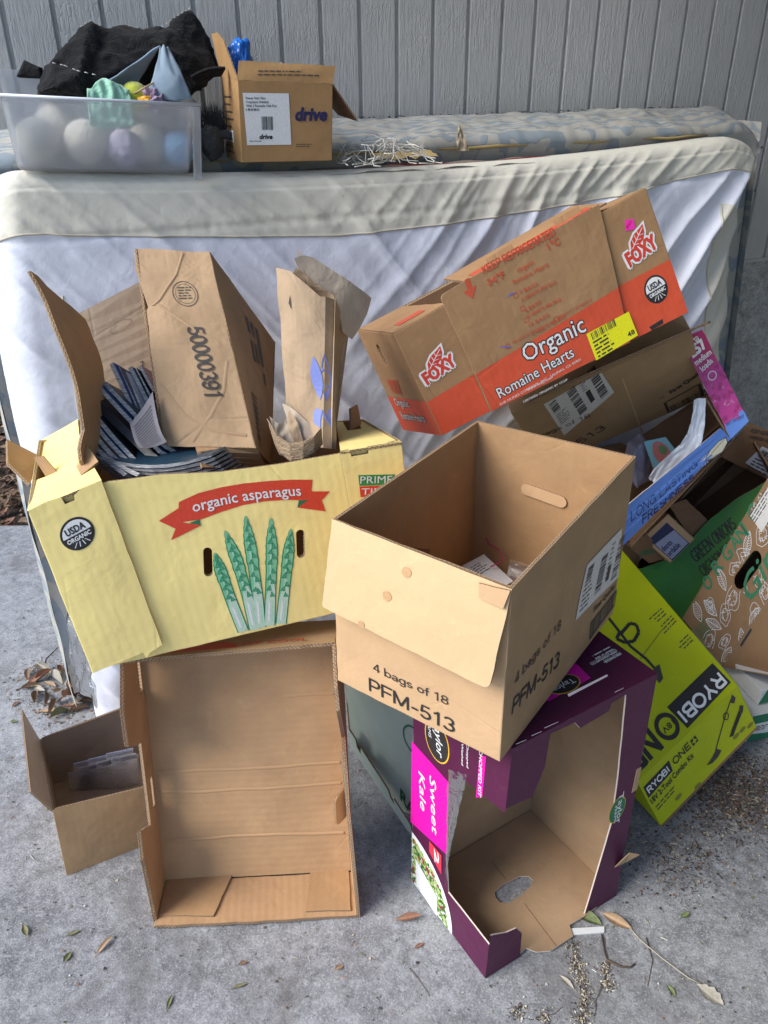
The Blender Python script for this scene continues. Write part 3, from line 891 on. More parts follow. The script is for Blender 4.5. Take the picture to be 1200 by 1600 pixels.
def band_line(ss):
    pts_ = [(-.1, 1.222), (.3, 1.210), (.65, 1.196), (.92, 1.205), (1.48, 1.231), (1.63, 1.247), (1.9, 1.262)]
    for (a, b), (c, e) in zip(pts_, pts_[1:]):
        if ss <= c: return b + (e - b) * max(0, (ss - a) / (c - a))
    return pts_[-1][1]
def wrinkle(s, z):
    """diagonal drape folds: falling to the right on the left half, to the left on the right half"""
    k = max(0, min(1, (s - .55) / .5))
    wv = .05 * noise.noise((s * 2.2, z * 2.2, 4))
    a1 = (s * .80 + z * .66 + wv * 1.5) * 9
    a2 = (s * .80 - z * .70 + wv * 1.5) * 8
    def ridge(x, sd):
        n = noise.noise((x, s * 1.0 + sd, z * .9))
        return max(0, 1 - abs(n) * 2.4) ** 2
    f1 = ridge(a1, 0) * (1 - k) + ridge(a2, 5) * k
    fine = ridge(a1 * 2.1, 9) * (1 - k) + ridge(a2 * 2.3, 12) * k
    amp = .75 + .8 * noise.noise((s * 1.7, z * 1.7, 8))
    top = max(0, min(1, (z - band_line(s) + .02) / .04))
    b1 = ridge((s * .9 + z * 1.1 + wv) * 22, 3) * (1 - k) + ridge((s * .9 - z * 1.0 + wv) * 20, 6) * k
    # the pulled fold running down from the right hand corner
    ax_, az_, bx_, bz_ = 1.845, 1.275, 1.655, .93
    tt = max(0, min(1, ((s - ax_) * (bx_ - ax_) + (z - az_) * (bz_ - az_)) / ((bx_ - ax_) ** 2 + (bz_ - az_) ** 2)))
    dd = ((s - ax_ - tt * (bx_ - ax_)) * (bz_ - az_) - (z - az_ - tt * (bz_ - az_)) * (bx_ - ax_)) / .394
    dist = math.hypot(s - ax_ - tt * (bx_ - ax_), z - az_ - tt * (bz_ - az_))
    f1 += (1 - tt * .8) * (1.7 * max(0, 1 - dist / .045) ** 1.5 - (1.3 * max(0, 1 - abs(dist - .06) / .06) if (dd < 0 and z < 1.25) else 0))
    pk = max(0, 1 - abs(z - band_line(s)) / .03) * (.5 + .5 * noise.noise((s * 60, 1, 1)))
    return (.016 * f1 * (1 - .5 * top) + .006 * fine) * max(.15, amp) + top * .010 * b1 * max(.2, amp) + .003 * pk
def white_pt(s, t):
    ss = ws0 + (ws1 - ws0) * s
    # t: 0 back of the top, .08 rolled top edge, rest the face down to the floor
    er = max(0, (ss - (ws1 - .16)) / .16); el = max(0, ((ws0 + .07) - ss) / .07)
    zt = wzt - .033 * math.sin(max(0, min(1, (ss - .05) / 1.7)) * math.pi) ** .7 - .035 * er ** 2 - .03 * el ** 2
    if t < .06:
        a = t / .06
        d = wd_front(zt) - .10 + .065 * a; z = zt - .006 * (1 - a)
    elif t < .14:
        a = (t - .06) / .08 * math.pi / 2
        d = wd_front(zt) - .035 + .035 * math.sin(a); z = zt - .032 * (1 - math.cos(a))
    else:
        a = (t - .14) / .86
        z = (zt - .032) * (1 - a) + .004 * a
        d = wd_front(z)
    belly = .028 * math.sin(max(0, min(1, (ss - ws0) / (ws1 - ws0))) * math.pi) * math.sin(max(0, min(1, z / wzt)) * math.pi)
    d += belly
    f = min(1, max(0, (t - .08) / .1)) * min(1, max(0.15, z / .12))
    d += wrinkle(ss, z) * f + .002 * f * fbm((ss * 9, z * 9, 2), 3)
    d += .012 * max(0, 1 - abs(z - (1.205 + .035 * max(0, (ss - .9)))) / .012) * -.25
    d -= .045 * er ** 2.2 + .05 * el ** 2
    if 1.0 < z and ss > 1.5:
        # the corner is pulled out towards the right
        q = max(0, 1 - math.hypot((ss - 1.83) / .25, (z - 1.28) / .22))
        ss += .035 * q; d += .02 * q
    if z < .9 and ss < ws0 + .25:
        ss -= .03 * (.9 - z) * (1 - (ss - ws0) / .25)
    if ss < ws0 + .3:
        ss -= .045 * math.sin(min(1, max(0, (1.33 - z) / .9)) * math.pi) * (1 - (ss - ws0) / .3)
    return wp(ss, d, z)
def band_line(ss):
    pts_ = [(-.1, 1.222), (.3, 1.210), (.65, 1.196), (.92, 1.205), (1.48, 1.231), (1.63, 1.247), (1.9, 1.262)]
    for (a, b), (c, e) in zip(pts_, pts_[1:]):
        if ss <= c: return b + (e - b) * max(0, (ss - a) / (c - a))
    return pts_[-1][1]
NU, NV = 380, 300
def white_mat(s, t):
    ss = ws0 + (ws1 - ws0) * s
    zz = 1.30 * (1 - (t - .14) / .86) if t > .14 else 1.33
    if zz > band_line(ss): return 1
    if ss > 1.74 + .03 * (1.2 - zz) and zz < 1.17: return 1
    return 0
white = thing('white_mattress', 'white cloth covered mattress with a beige border standing on its side', 'mattress', wp(.9, .45, 0))
sheet('cover', white_pt, NU, NV, [M_cover, M_band], white, matf=white_mat, uvs=(1.925, 1.45))
M_seam = plain('seam thread', (.50, .46, .38), .8)
def on_white(ss, z, h=.002):
    t = .14 + .86 * (1 - z / 1.298) if z < 1.29 else .12
    return white_pt((ss - ws0) / (ws1 - ws0), t) - Nw * h
tube('seam', [on_white(s, band_line(s), .001) for s in [ws0 + .005 + (ws1 - ws0 - .03) * i / 220 for i in range(221)]], .0022, M_seam, white, 5)
tube('seam', [on_white(1.745 + .03 * (1.2 - z), z, .001) for z in [1.16 - 1.1 * i / 90 for i in range(91)]], .0018, M_seam, white, 5)
tube('seam', [on_white(ws0 + .12 - .03 * i / 60, 1.10 - 1.0 * i / 60, .001) for i in range(61)], .0014, M_seam, white, 5)
# closed ends and underside
def white_end(sx):
    def f(s, t):
        p = white_pt(sx, .06 + .94 * t)
        d0 = WD - p.dot(Nw)
        return p + Nw * (.17 * s) * (1 if t > .05 else .6)
    return f
sheet('end_panel', white_end(0), 6, 120, [M_cover], white, uvs=(.2, 1.3))
sheet('end_panel', white_end(1), 6, 120, [M_band], white, uvs=(.2, 1.3))
# loose film hanging at the left foot of the mattress
def clear_mat(name, tint, rough, alpha, gloss=2.2):
    m, nt, b = nodes(name)
    nt.nodes.remove(b)
    k = NT(nt)
    tr = k.n('ShaderNodeBsdfTransparent'); gl = k.n('ShaderNodeBsdfGlossy', ins={'Roughness': rough})
    df = k.n('ShaderNodeBsdfTranslucent', ins={'Color': (*tint, 1)})
    a = k.n('ShaderNodeMixShader', ins={0: alpha}); nt.links.new(tr.outputs[0], a.inputs[1]); nt.links.new(df.outputs[0], a.inputs[2])
    fr = k.n('ShaderNodeFresnel', ins={'IOR': 1.4})
    nn_ = k.bump(k.noise(k.obj(), 60, 3, .5, 1.5), .6, .004)
    nt.links.new(nn_, gl.inputs['Normal']); nt.links.new(nn_, fr.inputs['Normal'])
    s = k.n('ShaderNodeMixShader'); nt.links.new(k.math('MULTIPLY', fr.outputs[0], gloss), s.inputs[0]); nt.links.new(a.outputs[0], s.inputs[1]); nt.links.new(gl.outputs[0], s.inputs[2])
    out = nt.nodes['Material Output']; nt.links.new(s.outputs[0], out.inputs[0])
    return m
M_film = clear_mat('clear plastic film', (.75, .78, .82), .12, .28)

rq_ = random.Random(3)
V, F = [], []
for i in range(110):
    ss, dd = rq_.uniform(.6, 1.95), .02 + abs(rq_.gauss(0, .02)); L = rq_.uniform(.002, .007); a = rq_.uniform(0, 3.1)
    c = wp(ss, dd, bzt + .004 + .003 * rq_.random()); b = len(V)
    e1 = (Tw * math.cos(a) + Nw * math.sin(a)) * L; e2 = (Nw * math.cos(a) - Tw * math.sin(a)) * L * .6
    V += [c - e1, c - e2 + Vector((0, 0, .002)), c + e1, c + e2 + Vector((0, 0, .003))]; F.append([b, b + 1, b + 2, b + 3])
tag(link('wall_crumbs', mesh_of('wall_crumbs', V, F), None, [M_soil]), 'dark crumbs and leaf bits along the top of the floral mattress', 'litter', None, 'stuff')

# ------------------------------------------------------------------ helpers for cartons
def ctr(q): 
    s = Vector((0, 0, 0))
    for c in q: s += Vector(c)
    return s / len(q)
def rnd_corner(pts_, i, r, n=5):
    """round corner i of an outline"""
    a, b, c = Vector(pts_[i - 1]), Vector(pts_[i]), Vector(pts_[(i + 1) % len(pts_)])
    p0 = b + (a - b).normalized() * r; p1 = b + (c - b).normalized() * r
    o = []
    for k in range(n + 1):
        t = k / n
        o.append(tuple((p0 * (1 - t) + b * t) * (1 - t) + (b * (1 - t) + p1 * t) * t))
    return pts_[:i] + o + pts_[i + 1:]
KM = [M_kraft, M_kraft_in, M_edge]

# ---- corrugated tray standing on end under the yellow carton
M_tray_out = board_mat('red marked kraft board', (.40, .23, .12), .3, seed=8.8)
tray = thing('cardboard_tray', 'large open cardboard tray standing on end with its bare inside facing out', 'box', ctr(Q['tray.bottom']))
TT = .007
bk = Pan(Q['tray.back']); bk.warp = bow(-.006, rip=.003, seed=2)
slab('back_panel', bk, flute=1, th=TT, r=.001, fold='LRBT', mats=[M_tray_out, M_kraft_or, M_edge2], parent=tray)
lf = Pan(Q['tray.left'])
def lu(*p): return list(p)
W_, H_ = lf.W, lf.H
zz = [(0.1087,0),(0.1373,0.1554),(0.1657,0.1774),(0.1383,0.2383),(0.0387,0.1897),(0.0475,0.2843),(0.0598,0.3767),(0.1454,0.4235),(0.1432,0.4941),(0.1087,0.5729)]
zz = [(max(W_ - .045, min(W_ + .034, u)), max(0, min(H_, v))) for u, v in zz]
lout = [(0, 0), (W_, 0)] + zz[1:-1] + [(W_, H_), (0, H_)]
slot = [(.015, H_ * .35), (.030, H_ * .35), (.030, H_ * .47), (.015, H_ * .47)]
slot2 = [(.012, H_ * .80), (.030, H_ * .80), (.030, H_ * .92), (.012, H_ * .92)]
slab('side_panel', lf, lout, [slot, slot2], th=TT, fold='LBT', mats=[M_tray_out, M_kraft_or, M_edge2], parent=tray, rough=.0012, seed=3)
rt = Pan(Q['tray.right'])
W_, H_ = rt.W, rt.H
zz = [(0.0235,-0.0225),(-0.1596,0.2357),(-0.2702,0.3364),(-0.257,0.3865),(-0.0286,0.262),(0.0177,0.312),(0.03,0.3789),(-0.1401,0.4675),(-0.0902,0.511),(-0.0176,0.592)]
zz = [(max(-.030, min(.045, u)), max(0, min(H_, v))) for u, v in zz]
rout = [(0, 0), (W_, 0), (W_, H_), (0, H_)] + zz[1:-1][::-1]
slab('side_panel', rt, rout, th=TT, fold='RBT', mats=[M_tray_out, M_kraft_or, M_edge2], parent=tray, rough=.0012, seed=5)
prints('red_print', rt, [[(.02, H_ * .58), (W_ - .004, H_ * .55), (W_ - .004, H_ * .97), (.02, H_ * .97)]], M_redtext, tray)
tp = Pan(Q['tray.top'])
slab('top_panel', tp, th=TT, fold='LRT', mats=[M_kraft_tan, M_kraft_or, M_edge2], parent=tray, rough=.0015, seed=7)
prints('red_print', tp, [[(.06, .012), (.215, .012), (.19, .04), (.10, .05)]], M_redtext, tray)
text(tp, tray, 'KEEP COOL', (.20, .018), (.34, .018), .012, M_redtext, bold=.02)
bo = Pan(Q['tray.bottom'])
W_, H_ = bo.W, bo.H
slab('bottom_panel', bo, [(0, 0), (W_, 0), (W_, H_), (W_ * .6, H_ + .006), (W_ * .3, H_ + .010), (0, H_ + .012)], th=TT, fold='LRB', mats=[M_tray_out, M_kraft_or, M_edge2], parent=tray, rough=.001, seed=9)
# inner frame of the tray: local axes from its corners
A0 = Vector(Q['tray.bottom'][3]); ux = (Vector(Q['tray.bottom'][2]) - A0).normalized(); uy = (Vector(Q['tray.bottom'][0]) - A0).normalized(); uz = ux.cross(uy).normalized()
def tr(x, y, z): return A0 + ux * x + uy * y + uz * z
f1 = Pan([tr(.010, .010, .010), tr(.120, .004, .012), tr(.150, .105, .014), tr(.012, .110, .011)])
slab('corner_flap', f1, th=.012, mats=[M_kraft_in, M_kraft_in, M_edge2], parent=tray, rough=.001, seed=11)
f2 = Pan([tr(.305, .008, .012), tr(.395, .008, .012), tr(.392, .100, .012), tr(.312, .104, .012)])
slab('corner_flap', f2, th=.006, mats=[M_kraft_in, M_kraft_in, M_edge], parent=tray, rough=.001, seed=12)
f3 = Pan([tr(.372, .075, .175), tr(.392, .10, .175), tr(.392, .10, .262), tr(.372, .072, .255)])
slab('hole_tab', f3, rnd_corner(rnd_corner(f3.rect(), 3, .012), 0, .016), th=.003, mats=[M_kraft_lt, M_kraft_lt, M_edge], parent=tray)
# pressed score lines across the inside of the back panel (real ridges)
for zz, amp, ya in ((.10, .004, 0), (.215, .003, 1), (.262, .0035, 2), (.415, .002, 3)):
    V, F = [], []
    n = 60
    for i in range(n + 1):
        x = .018 + (.365 if zz < .4 else .10) * i / n + (0 if zz < .4 else .26)
        u = bk.W * (1 - x / .40)
        zc = zz + .0022 * noise.noise((x * 14, ya, 0)) + (.006 * math.sin(x * 9) if zz == .10 else 0)
        hb = -TT - .0003
        for dz, hh in ((-.004, 0), (-.0012, -amp * .5), (.0012, -amp * .5), (.004, 0)):
            V.append(bk.map(u, zc + dz, hb + hh))
    for i in range(n):
        for k in range(3):
            a = i * 4 + k; F.append([a + 1, a, a + 4, a + 5])
    link('score_ridge', mesh_of('score_ridge', V, F, smooth=True), tray, [M_kraft_or])

# ---- small carton on the floor at the left
small = thing('small_carton', 'small plain cardboard box on the floor at the left holding packs of clear sleeves', 'box', ctr(Q['small.bottom']))
p = Pan(Q['small.front']); p.warp = bow(.003, rip=.001, seed=4)
slab('front_panel', p, [(0, 0), (p.W, 0), (p.W, p.H), (.006, p.H + .004), (0, p.H)], th=.003, fold='LRB', mats=[M_kraft_tan, M_grey_board, M_edge], parent=small)
for f, nm, fo in (('right', 'side_panel', 'LRB'), ('left', 'side_panel', 'LRB'), ('back', 'back_panel', 'LRB'), ('bottom', 'bottom_panel', 'LRBT')):
    slab(nm, Pan(Q['small.' + f]), th=.003, fold=fo, mats=[M_kraft_tan, M_grey_board, M_edge], parent=small)
bp = Pan(Q['small.back'])
fl = Pan([bp.map(bp.W - .004, bp.H, -.003), bp.map(.004, bp.H, -.003), bp.map(.004, bp.H + .030, -.028), bp.map(bp.W - .012, bp.H + .030, -.028)])
slab('flap', fl, rnd_corner(rnd_corner(fl.rect(), 3, .012), 2, .012), th=.003, mats=[M_grey_board, M_kraft_tan, M_edge], parent=small)
# left flap stands up and out

a, b = Vector(Q['small.top'][0]), Vector(Q['small.top'][3])
fl = Pan([a, b, b + Vector((-.075, .0, .060)), a + Vector((-.085, .01, -.004))])
lp = Pan(Q['small.left'])
fq = [(-0.8005,1.3300,0.2756),(-0.7127,1.1300,0.2395)]
fl = Pan([lp.map(lp.W, lp.H, 0), lp.map(0, lp.H, 0), Vector(fq[0]), Vector(fq[1])])
slab('flap', fl, th=.003, mats=[M_grey_board, M_kraft_tan, M_edge], parent=small, div=(8, 8))
# slit between the two bottom flaps, on the back wall
prints('slit', bp, [[(bp.W * .42, .02), (bp.W * .42 + .0012, .02), (bp.W * .42 + .004, bp.H * .8), (bp.W * .42 + .001, bp.H * .8)]], M_grey_board, small, h=-.0036)

M_sleeve = clear_mat('clear sleeve plastic', (.95, .96, 1.0), .15, .42)
M_sleeve_e = plain('blue sleeve edge', (.74, .77, .92), .35)
bx = Pan(Q['small.bottom'])
ax = (Vector(Q['small.bottom'][2]) - Vector(Q['small.bottom'][3])).normalized(); ay = (Vector(Q['small.bottom'][0]) - Vector(Q['small.bottom'][3])).normalized()
o0 = Vector(Q['small.bottom'][3])
packs = thing('sleeve_pack', 'bundle of clear blue tinted plastic sleeves leaning inside the small carton', 'plastic sleeves', o0 + ax * .12 + ay * .12 + Vector((0, 0, .006)))
for i in range(10):
    x0, x1 = .034 + .0120 * i, .100 + .0110 * i
    y0 = .232 - .0055 * i
    hgt = .070 + .0045 * i + .014 * ((i * 2) % 3)
    lean = .040 + .004 * (i % 3)
    sk = .010 + .004 * (i % 2)
    x1 = min(x1, .185)
    hgt += .018
    c = [o0 + ax * x0 + ay * y0 + Vector((0, 0, .006)), o0 + ax * x1 + ay * (y0 - .004) + Vector((0, 0, .006)), o0 + ax * (x1 + sk) + ay * (y0 - lean) + Vector((0, 0, hgt)), o0 + ax * (x0 + sk) + ay * (y0 - lean + .006) + Vector((0, 0, hgt + .004))]
    link('sleeve', mesh_of('sleeve', c, [[0, 1, 2, 3]]), packs, [M_sleeve])
    d = [v + ay * .0012 for v in c]
    e = .09
    link('sleeve_edge', mesh_of('sleeve_edge', [d[3], d[2], d[2] + (d[1] - d[2]) * e, d[3] + (d[0] - d[3]) * e], [[0, 1, 2, 3]]), packs, [M_sleeve_e])
M_bluecard = ink('printed blue card', (.07, .09, .48))
cp = Pan([o0 + ax * .060 + ay * .232 + Vector((0, 0, .006)), o0 + ax * .090 + ay * .230 + Vector((0, 0, .006)), o0 + ax * .100 + ay * .196 + Vector((0, 0, .092)), o0 + ax * .070 + ay * .198 + Vector((0, 0, .094))])
slab('printed_card', cp, th=.001, mats=[M_bluecard], parent=packs)
prints('card_print', cp, [circle((cp.W * .45, cp.H * .72), .006), circle((cp.W * .55, cp.H * .5), .004)] + fine((.004, cp.H * .35), (1, 0), (0, 1), .02, 6, .004, .0014), M_white, packs)

# ---- purple salad carton
M_pin = board_mat('tan carton inside', (.40, .265, .155), .06, seed=2.2, rough=.6)
M_pedge = plain('torn white card edge', (.62, .52, .44), .9)
PM_ = [M_purple, M_pin, M_pedge]
pur = thing('salad_carton', 'dark purple salad kit carton standing on end with its corner cut away', 'box', ctr(Q['purple.bottom']))
L_ = Pan(Q['purple.left']); W_, H_ = L_.W, L_.H
lcut = [(0.2408,0.1028),(0.1266,0.1035),(0.1142,0.2014),(0.119,0.2854),(0.1399,0.4165),(0.1458,0.4327),(0.2481,0.4527)]
lo = [(0, 0), (W_, 0), (W_, lcut[0][1])] + lcut[1:-1] + [(W_, lcut[-1][1]), (W_, H_), (0, H_)]
slab('side_panel', L_, lo, th=.0025, r=.001, fold='LRBT', mats=PM_, parent=pur, rough=.0006)
R_ = Pan(Q['purple.front']); W_, H_ = R_.W, R_.H
rc = [(-0.0064,0.4619),(0.0567,0.4547),(0.0771,0.5117),(0.0797,0.5829),(0.1333,0.5801),(0.1496,0.5594),(0.2155,0.5644),(0.2174,0.5789),(0.2536,0.5826),(0.2619,0.4977),(0.2701,0.4009),(0.2778,0.2628),(0.2616,0.1373),(0.2433,0.0011)]
rb = [(-0.0127,0.1304),(0.0368,0.1093),(0.0611,0.1034),(0.0776,0.0747),(0.081,0)]
ro_ = [(0, 0), (rb[-1][0], 0)] + rb[::-1][0:4] + [(0, rb[0][1])]
slab('front_panel', R_, ro_, th=.0025, r=.001, fold='L', mats=PM_, parent=pur, rough=.0005)
ro2 = [(0, rc[0][1])] + rc[1:-1] + [(rc[-1][0], 0), (W_, 0), (W_, H_), (0, H_)]
slab('front_panel', R_, ro2, th=.0025, r=.001, fold='LRT', mats=PM_, parent=pur, rough=.0005)
slab('back_panel', Pan(Q['purple.back']), th=.0025, fold='LRBT', mats=PM_, parent=pur)
tpp = Pan(Q['purple.top']); tpp.warp = bow(-.006)
slab('top_panel', tpp, th=.0025, r=.001, fold='LRBT', mats=PM_, parent=pur)
bkp = Pan([Q['purple.back'][0], Q['purple.back'][1], Q['purple.back'][2], Q['purple.back'][3]])
slab('side_panel', Pan(Q['purple.right']), th=.0025, fold='LRBT', mats=PM_, parent=pur)
# floor of the carton with its hand hole and the tabs that stick out in front
B_ = Pan([Vector(c) + Vector((0, 0, .006)) for c in (Q['purple.front'][0], Q['purple.front'][1], Q['purple.back'][0], Q['purple.left'][0])])
fo_ = [(0.2660,0.9421,0.0080),(0.2844,0.9342,0.0080),(0.3120,0.9365,0.0080),(0.3614,0.9659,0.0080),(0.3599,0.9887,0.0080),(0.3947,1.0075,0.0080)]
hole_ = [(0.2304,1.0376,0.0080),(0.2227,1.0492,0.0080),(0.2229,1.0608,0.0080),(0.2451,1.0783,0.0080),(0.2812,1.0960,0.0080),(0.3000,1.0958,0.0080),(0.3066,1.0866,0.0080),(0.3019,1.0747,0.0080),(0.2743,1.0515,0.0080),(0.2484,1.0359,0.0080)]
def b_uv(w):
    w = Vector(w); a = B_.q[0]; ex = B_.q[1] - a; ey = B_.q[3] - a
    n = ex.cross(ey); w = w - a
    u = w.cross(ey).dot(n) / n.dot(n); v = ex.cross(w).dot(n) / n.dot(n)
    return (u * B_.W, v * B_.H)
fo2 = [b_uv(w) for w in fo_]; ho2 = [b_uv(w) for w in hole_]
slab('floor_panel', B_, [(.004, .003)] + [(fo2[0][0] - .012, .003)] + fo2 + [(B_.W - .003, .004), (B_.W - .004, B_.H - .004), (.004, B_.H - .004)], [ho2], th=.003, mats=[M_pin, M_pin, M_pedge], parent=pur, rough=.0004)
a_, b_ = b_uv([(0.2375,1.1758,0.0080)][0]), b_uv([(0.3620,0.9805,0.0080)][0])
j1, j2, j3, j4 = [b_uv(w) for w in [(0.2275,1.1292,0.0080),(0.2504,1.0873,0.0080),(0.2781,1.0342,0.0080),(0.3236,0.9454,0.0080)]]
for a, b in ((j1, j2), (j3, j4)):
    prints('flap_joint', B_, [[a, b, (b[0] + .0016, b[1]), (a[0] + .0016, a[1])]], M_kraft_dk, pur)
sp = off_pan(B_, .003)
hs = [(.006, B_.H * .47), (fo2[2][0] - .02, B_.H * .30), (fo2[2][0], .0), (B_.W * .98, .012), (B_.W - .006, B_.H * .5), (B_.W - .008, B_.H - .006), (.006, B_.H - .006)]
# prints on the side panel
mg = [(-0.0023,0.3937),(0.1125,0.3897),(0.1182,0.2038),(-0.0043,0.1732)]
prints('magenta_print', L_, [mg], M_pink, pur)
text(L_, pur, 'Sweet', [(0.0559,0.3593)][0], [(0.0696,0.2215)][0], .019, M_white, bold=.012, shear=.2, h=.0012)
text(L_, pur, 'Kale', [(0.0216,0.3386)][0], [(0.0302,0.2467)][0], .019, M_white, bold=.012, shear=.2, h=.0012)
lg = [(0.0733,0.4569)][0]
prints('logo_rim', L_, [circle(lg, .036, .046)], M_gold, pur)
prints('logo_oval', L_, [circle(lg, .033, .043)], M_black, pur, h=.001)
text(L_, pur, 'Taylor', [(0.0618,0.5079)][0], [(0.0765,0.4286)][0], .020, M_white, bold=.01, h=.0014, shear=.15)
text(L_, pur, 'FARMS', [(0.0435,0.4934)][0], [(0.0507,0.4504)][0], .008, M_white, bold=.01, h=.0014)
ck = [(0.1848,0.4215),(0.2001,0.4375),(0.2004,0.5303),(0.1854,0.5201)]
prints('magenta_print', L_, [ck], M_pink, pur)
text(L_, pur, 'CHOPPED KIT', [(0.1839,0.5359)][0], [(0.1905,0.433)][0], .0075, M_white, bold=.02, h=.0012)
text(L_, pur, 'Washed', [(0.14,0.5099)][0], [(0.1435,0.4627)][0], .005, M_white, bold=.02, h=.0012)
text(L_, pur, 'Chopped', [(0.1526,0.5207)][0], [(0.1569,0.4685)][0], .005, M_white, bold=.02, h=.0012)
# plate of salad printed at the foot of the side panel
pc = (-.004, -.012); pr = .152
def clipL(poly):
    return [(max(.001, min(L_.W - .001, x)), max(.001, min(L_.H, y))) for x, y in poly]
prints('plate_print', L_, [clipL(circle((pc[0], pc[1] + .01), pr, pr * 1.0, 80))], M_white, pur, h=.0008)
rs = random.Random(12)
M_salad = [ink('salad green', c) for c in ((.10, .26, .03), (.22, .40, .06), (.035, .12, .02), (.40, .50, .18), (.28, .02, .05))]
for gi, mm in enumerate(M_salad):
    pg = []
    for i in range(520 if gi < 4 else 150):
        a, r_ = rs.uniform(0, 6.28), pr * .90 * math.sqrt(rs.random())
        c = (pc[0] + r_ * math.cos(a), pc[1] + .01 + r_ * math.sin(a))
        if not (.004 < c[0] < L_.W - .004 and .006 < c[1]): continue
        k = rs.uniform(.003, .008); t = rs.uniform(0, 3.1)
        pg.append([(c[0] + k * rs.uniform(.5, 1.4) * math.cos(t + j * 1.05) * (1 if j % 2 else .5), c[1] + k * rs.uniform(.4, 1.2) * math.sin(t + j * 1.05)) for j in range(6)])
    if pg: prints('salad_print', L_, pg, mm, pur, h=.001 + .00012 * gi)
lab = [(0.0156,0.087),(0.0948,0.053),(0.0977,-0.004),(0.0219,0.0101)]
prints('label', L_, [lab], M_whitelab, pur, h=.0018)
rl = [(0.0624,0.187),(0.1027,0.1873),(0.1056,0.1348),(0.0636,0.1568)]
prints('red_print', L_, [rl], ink('red flash', (.70, .03, .06)), pur, h=.002)
text(L_, pur, '2', [(0.0798,0.1831)][0], [(0.0834,0.15)][0], .014, M_white, bold=.03, h=.0024)
# oval logo on the front strip, slot tab and white wear lines
lo_c = [(0.284,0.285)][0]
prints('logo_rim', R_, [circle(lo_c, .021, .034, rot=-.05)], M_gold, pur)
prints('logo_oval', R_, [circle(lo_c, .0195, .032, rot=-.05)], M_leafgreen, pur, h=.001)
text(R_, pur, 'Taylor', [(0.2812,0.3291)][0], [(0.2876,0.2444)][0], .012, M_white, bold=.01, h=.0014)
text(R_, pur, 'FARMS', [(0.2749,0.2991)][0], [(0.2798,0.251)][0], .006, M_white, bold=.01, h=.0014)
tb = Pan([R_.map(W_ - .022, .105, .001), R_.map(W_ + .002, .11, .006), R_.map(W_ + .006, .155, .030), R_.map(W_ - .014, .165, .022)])
slab('tab', tb, th=.002, mats=[M_pin], parent=pur)
tb = Pan([R_.map(W_ - .012, .31, .001), R_.map(W_ + .001, .312, .001), R_.map(W_ + .001, .37, .002), R_.map(W_ - .010, .37, .002)])
slab('tab', tb, th=.002, mats=[M_pin], parent=pur)
M_wear = plain('bare white card', (.60, .50, .53), .9)
wl = [(0.0057,0.5989),(0.0268,0.5971),(0.037,0.5997),(0.0586,0.5979),(0.0634,0.6021),(0.0938,0.6001),(0.221,0.6007),(0.2424,0.6004)]
for i in range(0, 8, 2):
    a, b = wl[i], wl[i + 1]; n_ = perp(unit(a, b))
    prints('wear_line', R_, [[a, b, (b[0] + n_[0] * .0012, b[1] + n_[1] * .0012), (a[0] + n_[0] * .0018, a[1] + n_[1] * .0018)]], M_wear, pur)
g1 = [(0.1052,0.6525),(0.1935,0.6523),(0.1959,0.6473),(0.109,0.6455)]
prints('wear_line', R_, [g1], M_wear, pur, h=.001)
# prints on the top
mg = [(0.1223,0.0503),(0.2226,0.0541),(0.2292,0.0976),(0.0856,0.0995)]
prints('magenta_print', tpp, [mg], M_pink, pur, h=.0012)
oc = [(0.1717,0.069)][0]
prints('logo_rim', tpp, [circle(oc, .034, .022)], M_gold, pur, h=.0016)
prints('logo_oval', tpp, [circle(oc, .032, .020)], M_black, pur, h=.002)
text(tpp, pur, 'Taylor', [(0.194,0.0722)][0], [(0.1476,0.0711)][0], .012, M_white, bold=.01, h=.0024)
for s_, a, b, c_ in (('PERISHABLE', (968, 1020), (944, 1032), .007), ('KEEP REFRIGERATED', (960, 1014), (921, 1034), .007)):
    pass
text(tpp, pur, 'PERISHABLE', [(0.3124,0.0759)][0], [(0.2725,0.0742)][0], .007, M_white, bold=.02, h=.0012)
text(tpp, pur, 'KEEP REFRIGERATED', [(0.3123,0.0865)][0], [(0.2478,0.0837)][0], .007, M_white, bold=.02, h=.0012)
fo3 = [(0.3098,0.0966),(0.2509,0.0961)]
prints('fine_print', tpp, fine(fo3[0], unit(*fo3), perp(unit(*fo3)), .05, 4, -.008, .003, 5), M_white, pur, h=.0012)
# shreds of clear tape over the cut corner
tq = [(0.1066,0.9700,0.4668),(0.1374,0.9550,0.4704),(0.1155,0.9700,0.2531),(0.1117,0.9750,0.1565)]
M_tape = clear_mat('clear tape', (.7, .7, .72), .1, .05, .8)
sheet('clear_tape', lambda s, t: (Vector(tq[0]) * (1 - s) + Vector(tq[1]) * s) * (1 - t) + (Vector(tq[3]) * (1 - s) + Vector(tq[2]) * s) * t + Vector((-.004, -.006, 0)) * (1 + noise.noise((s * 5, t * 9, 2))), 8, 24, [M_tape], pur)

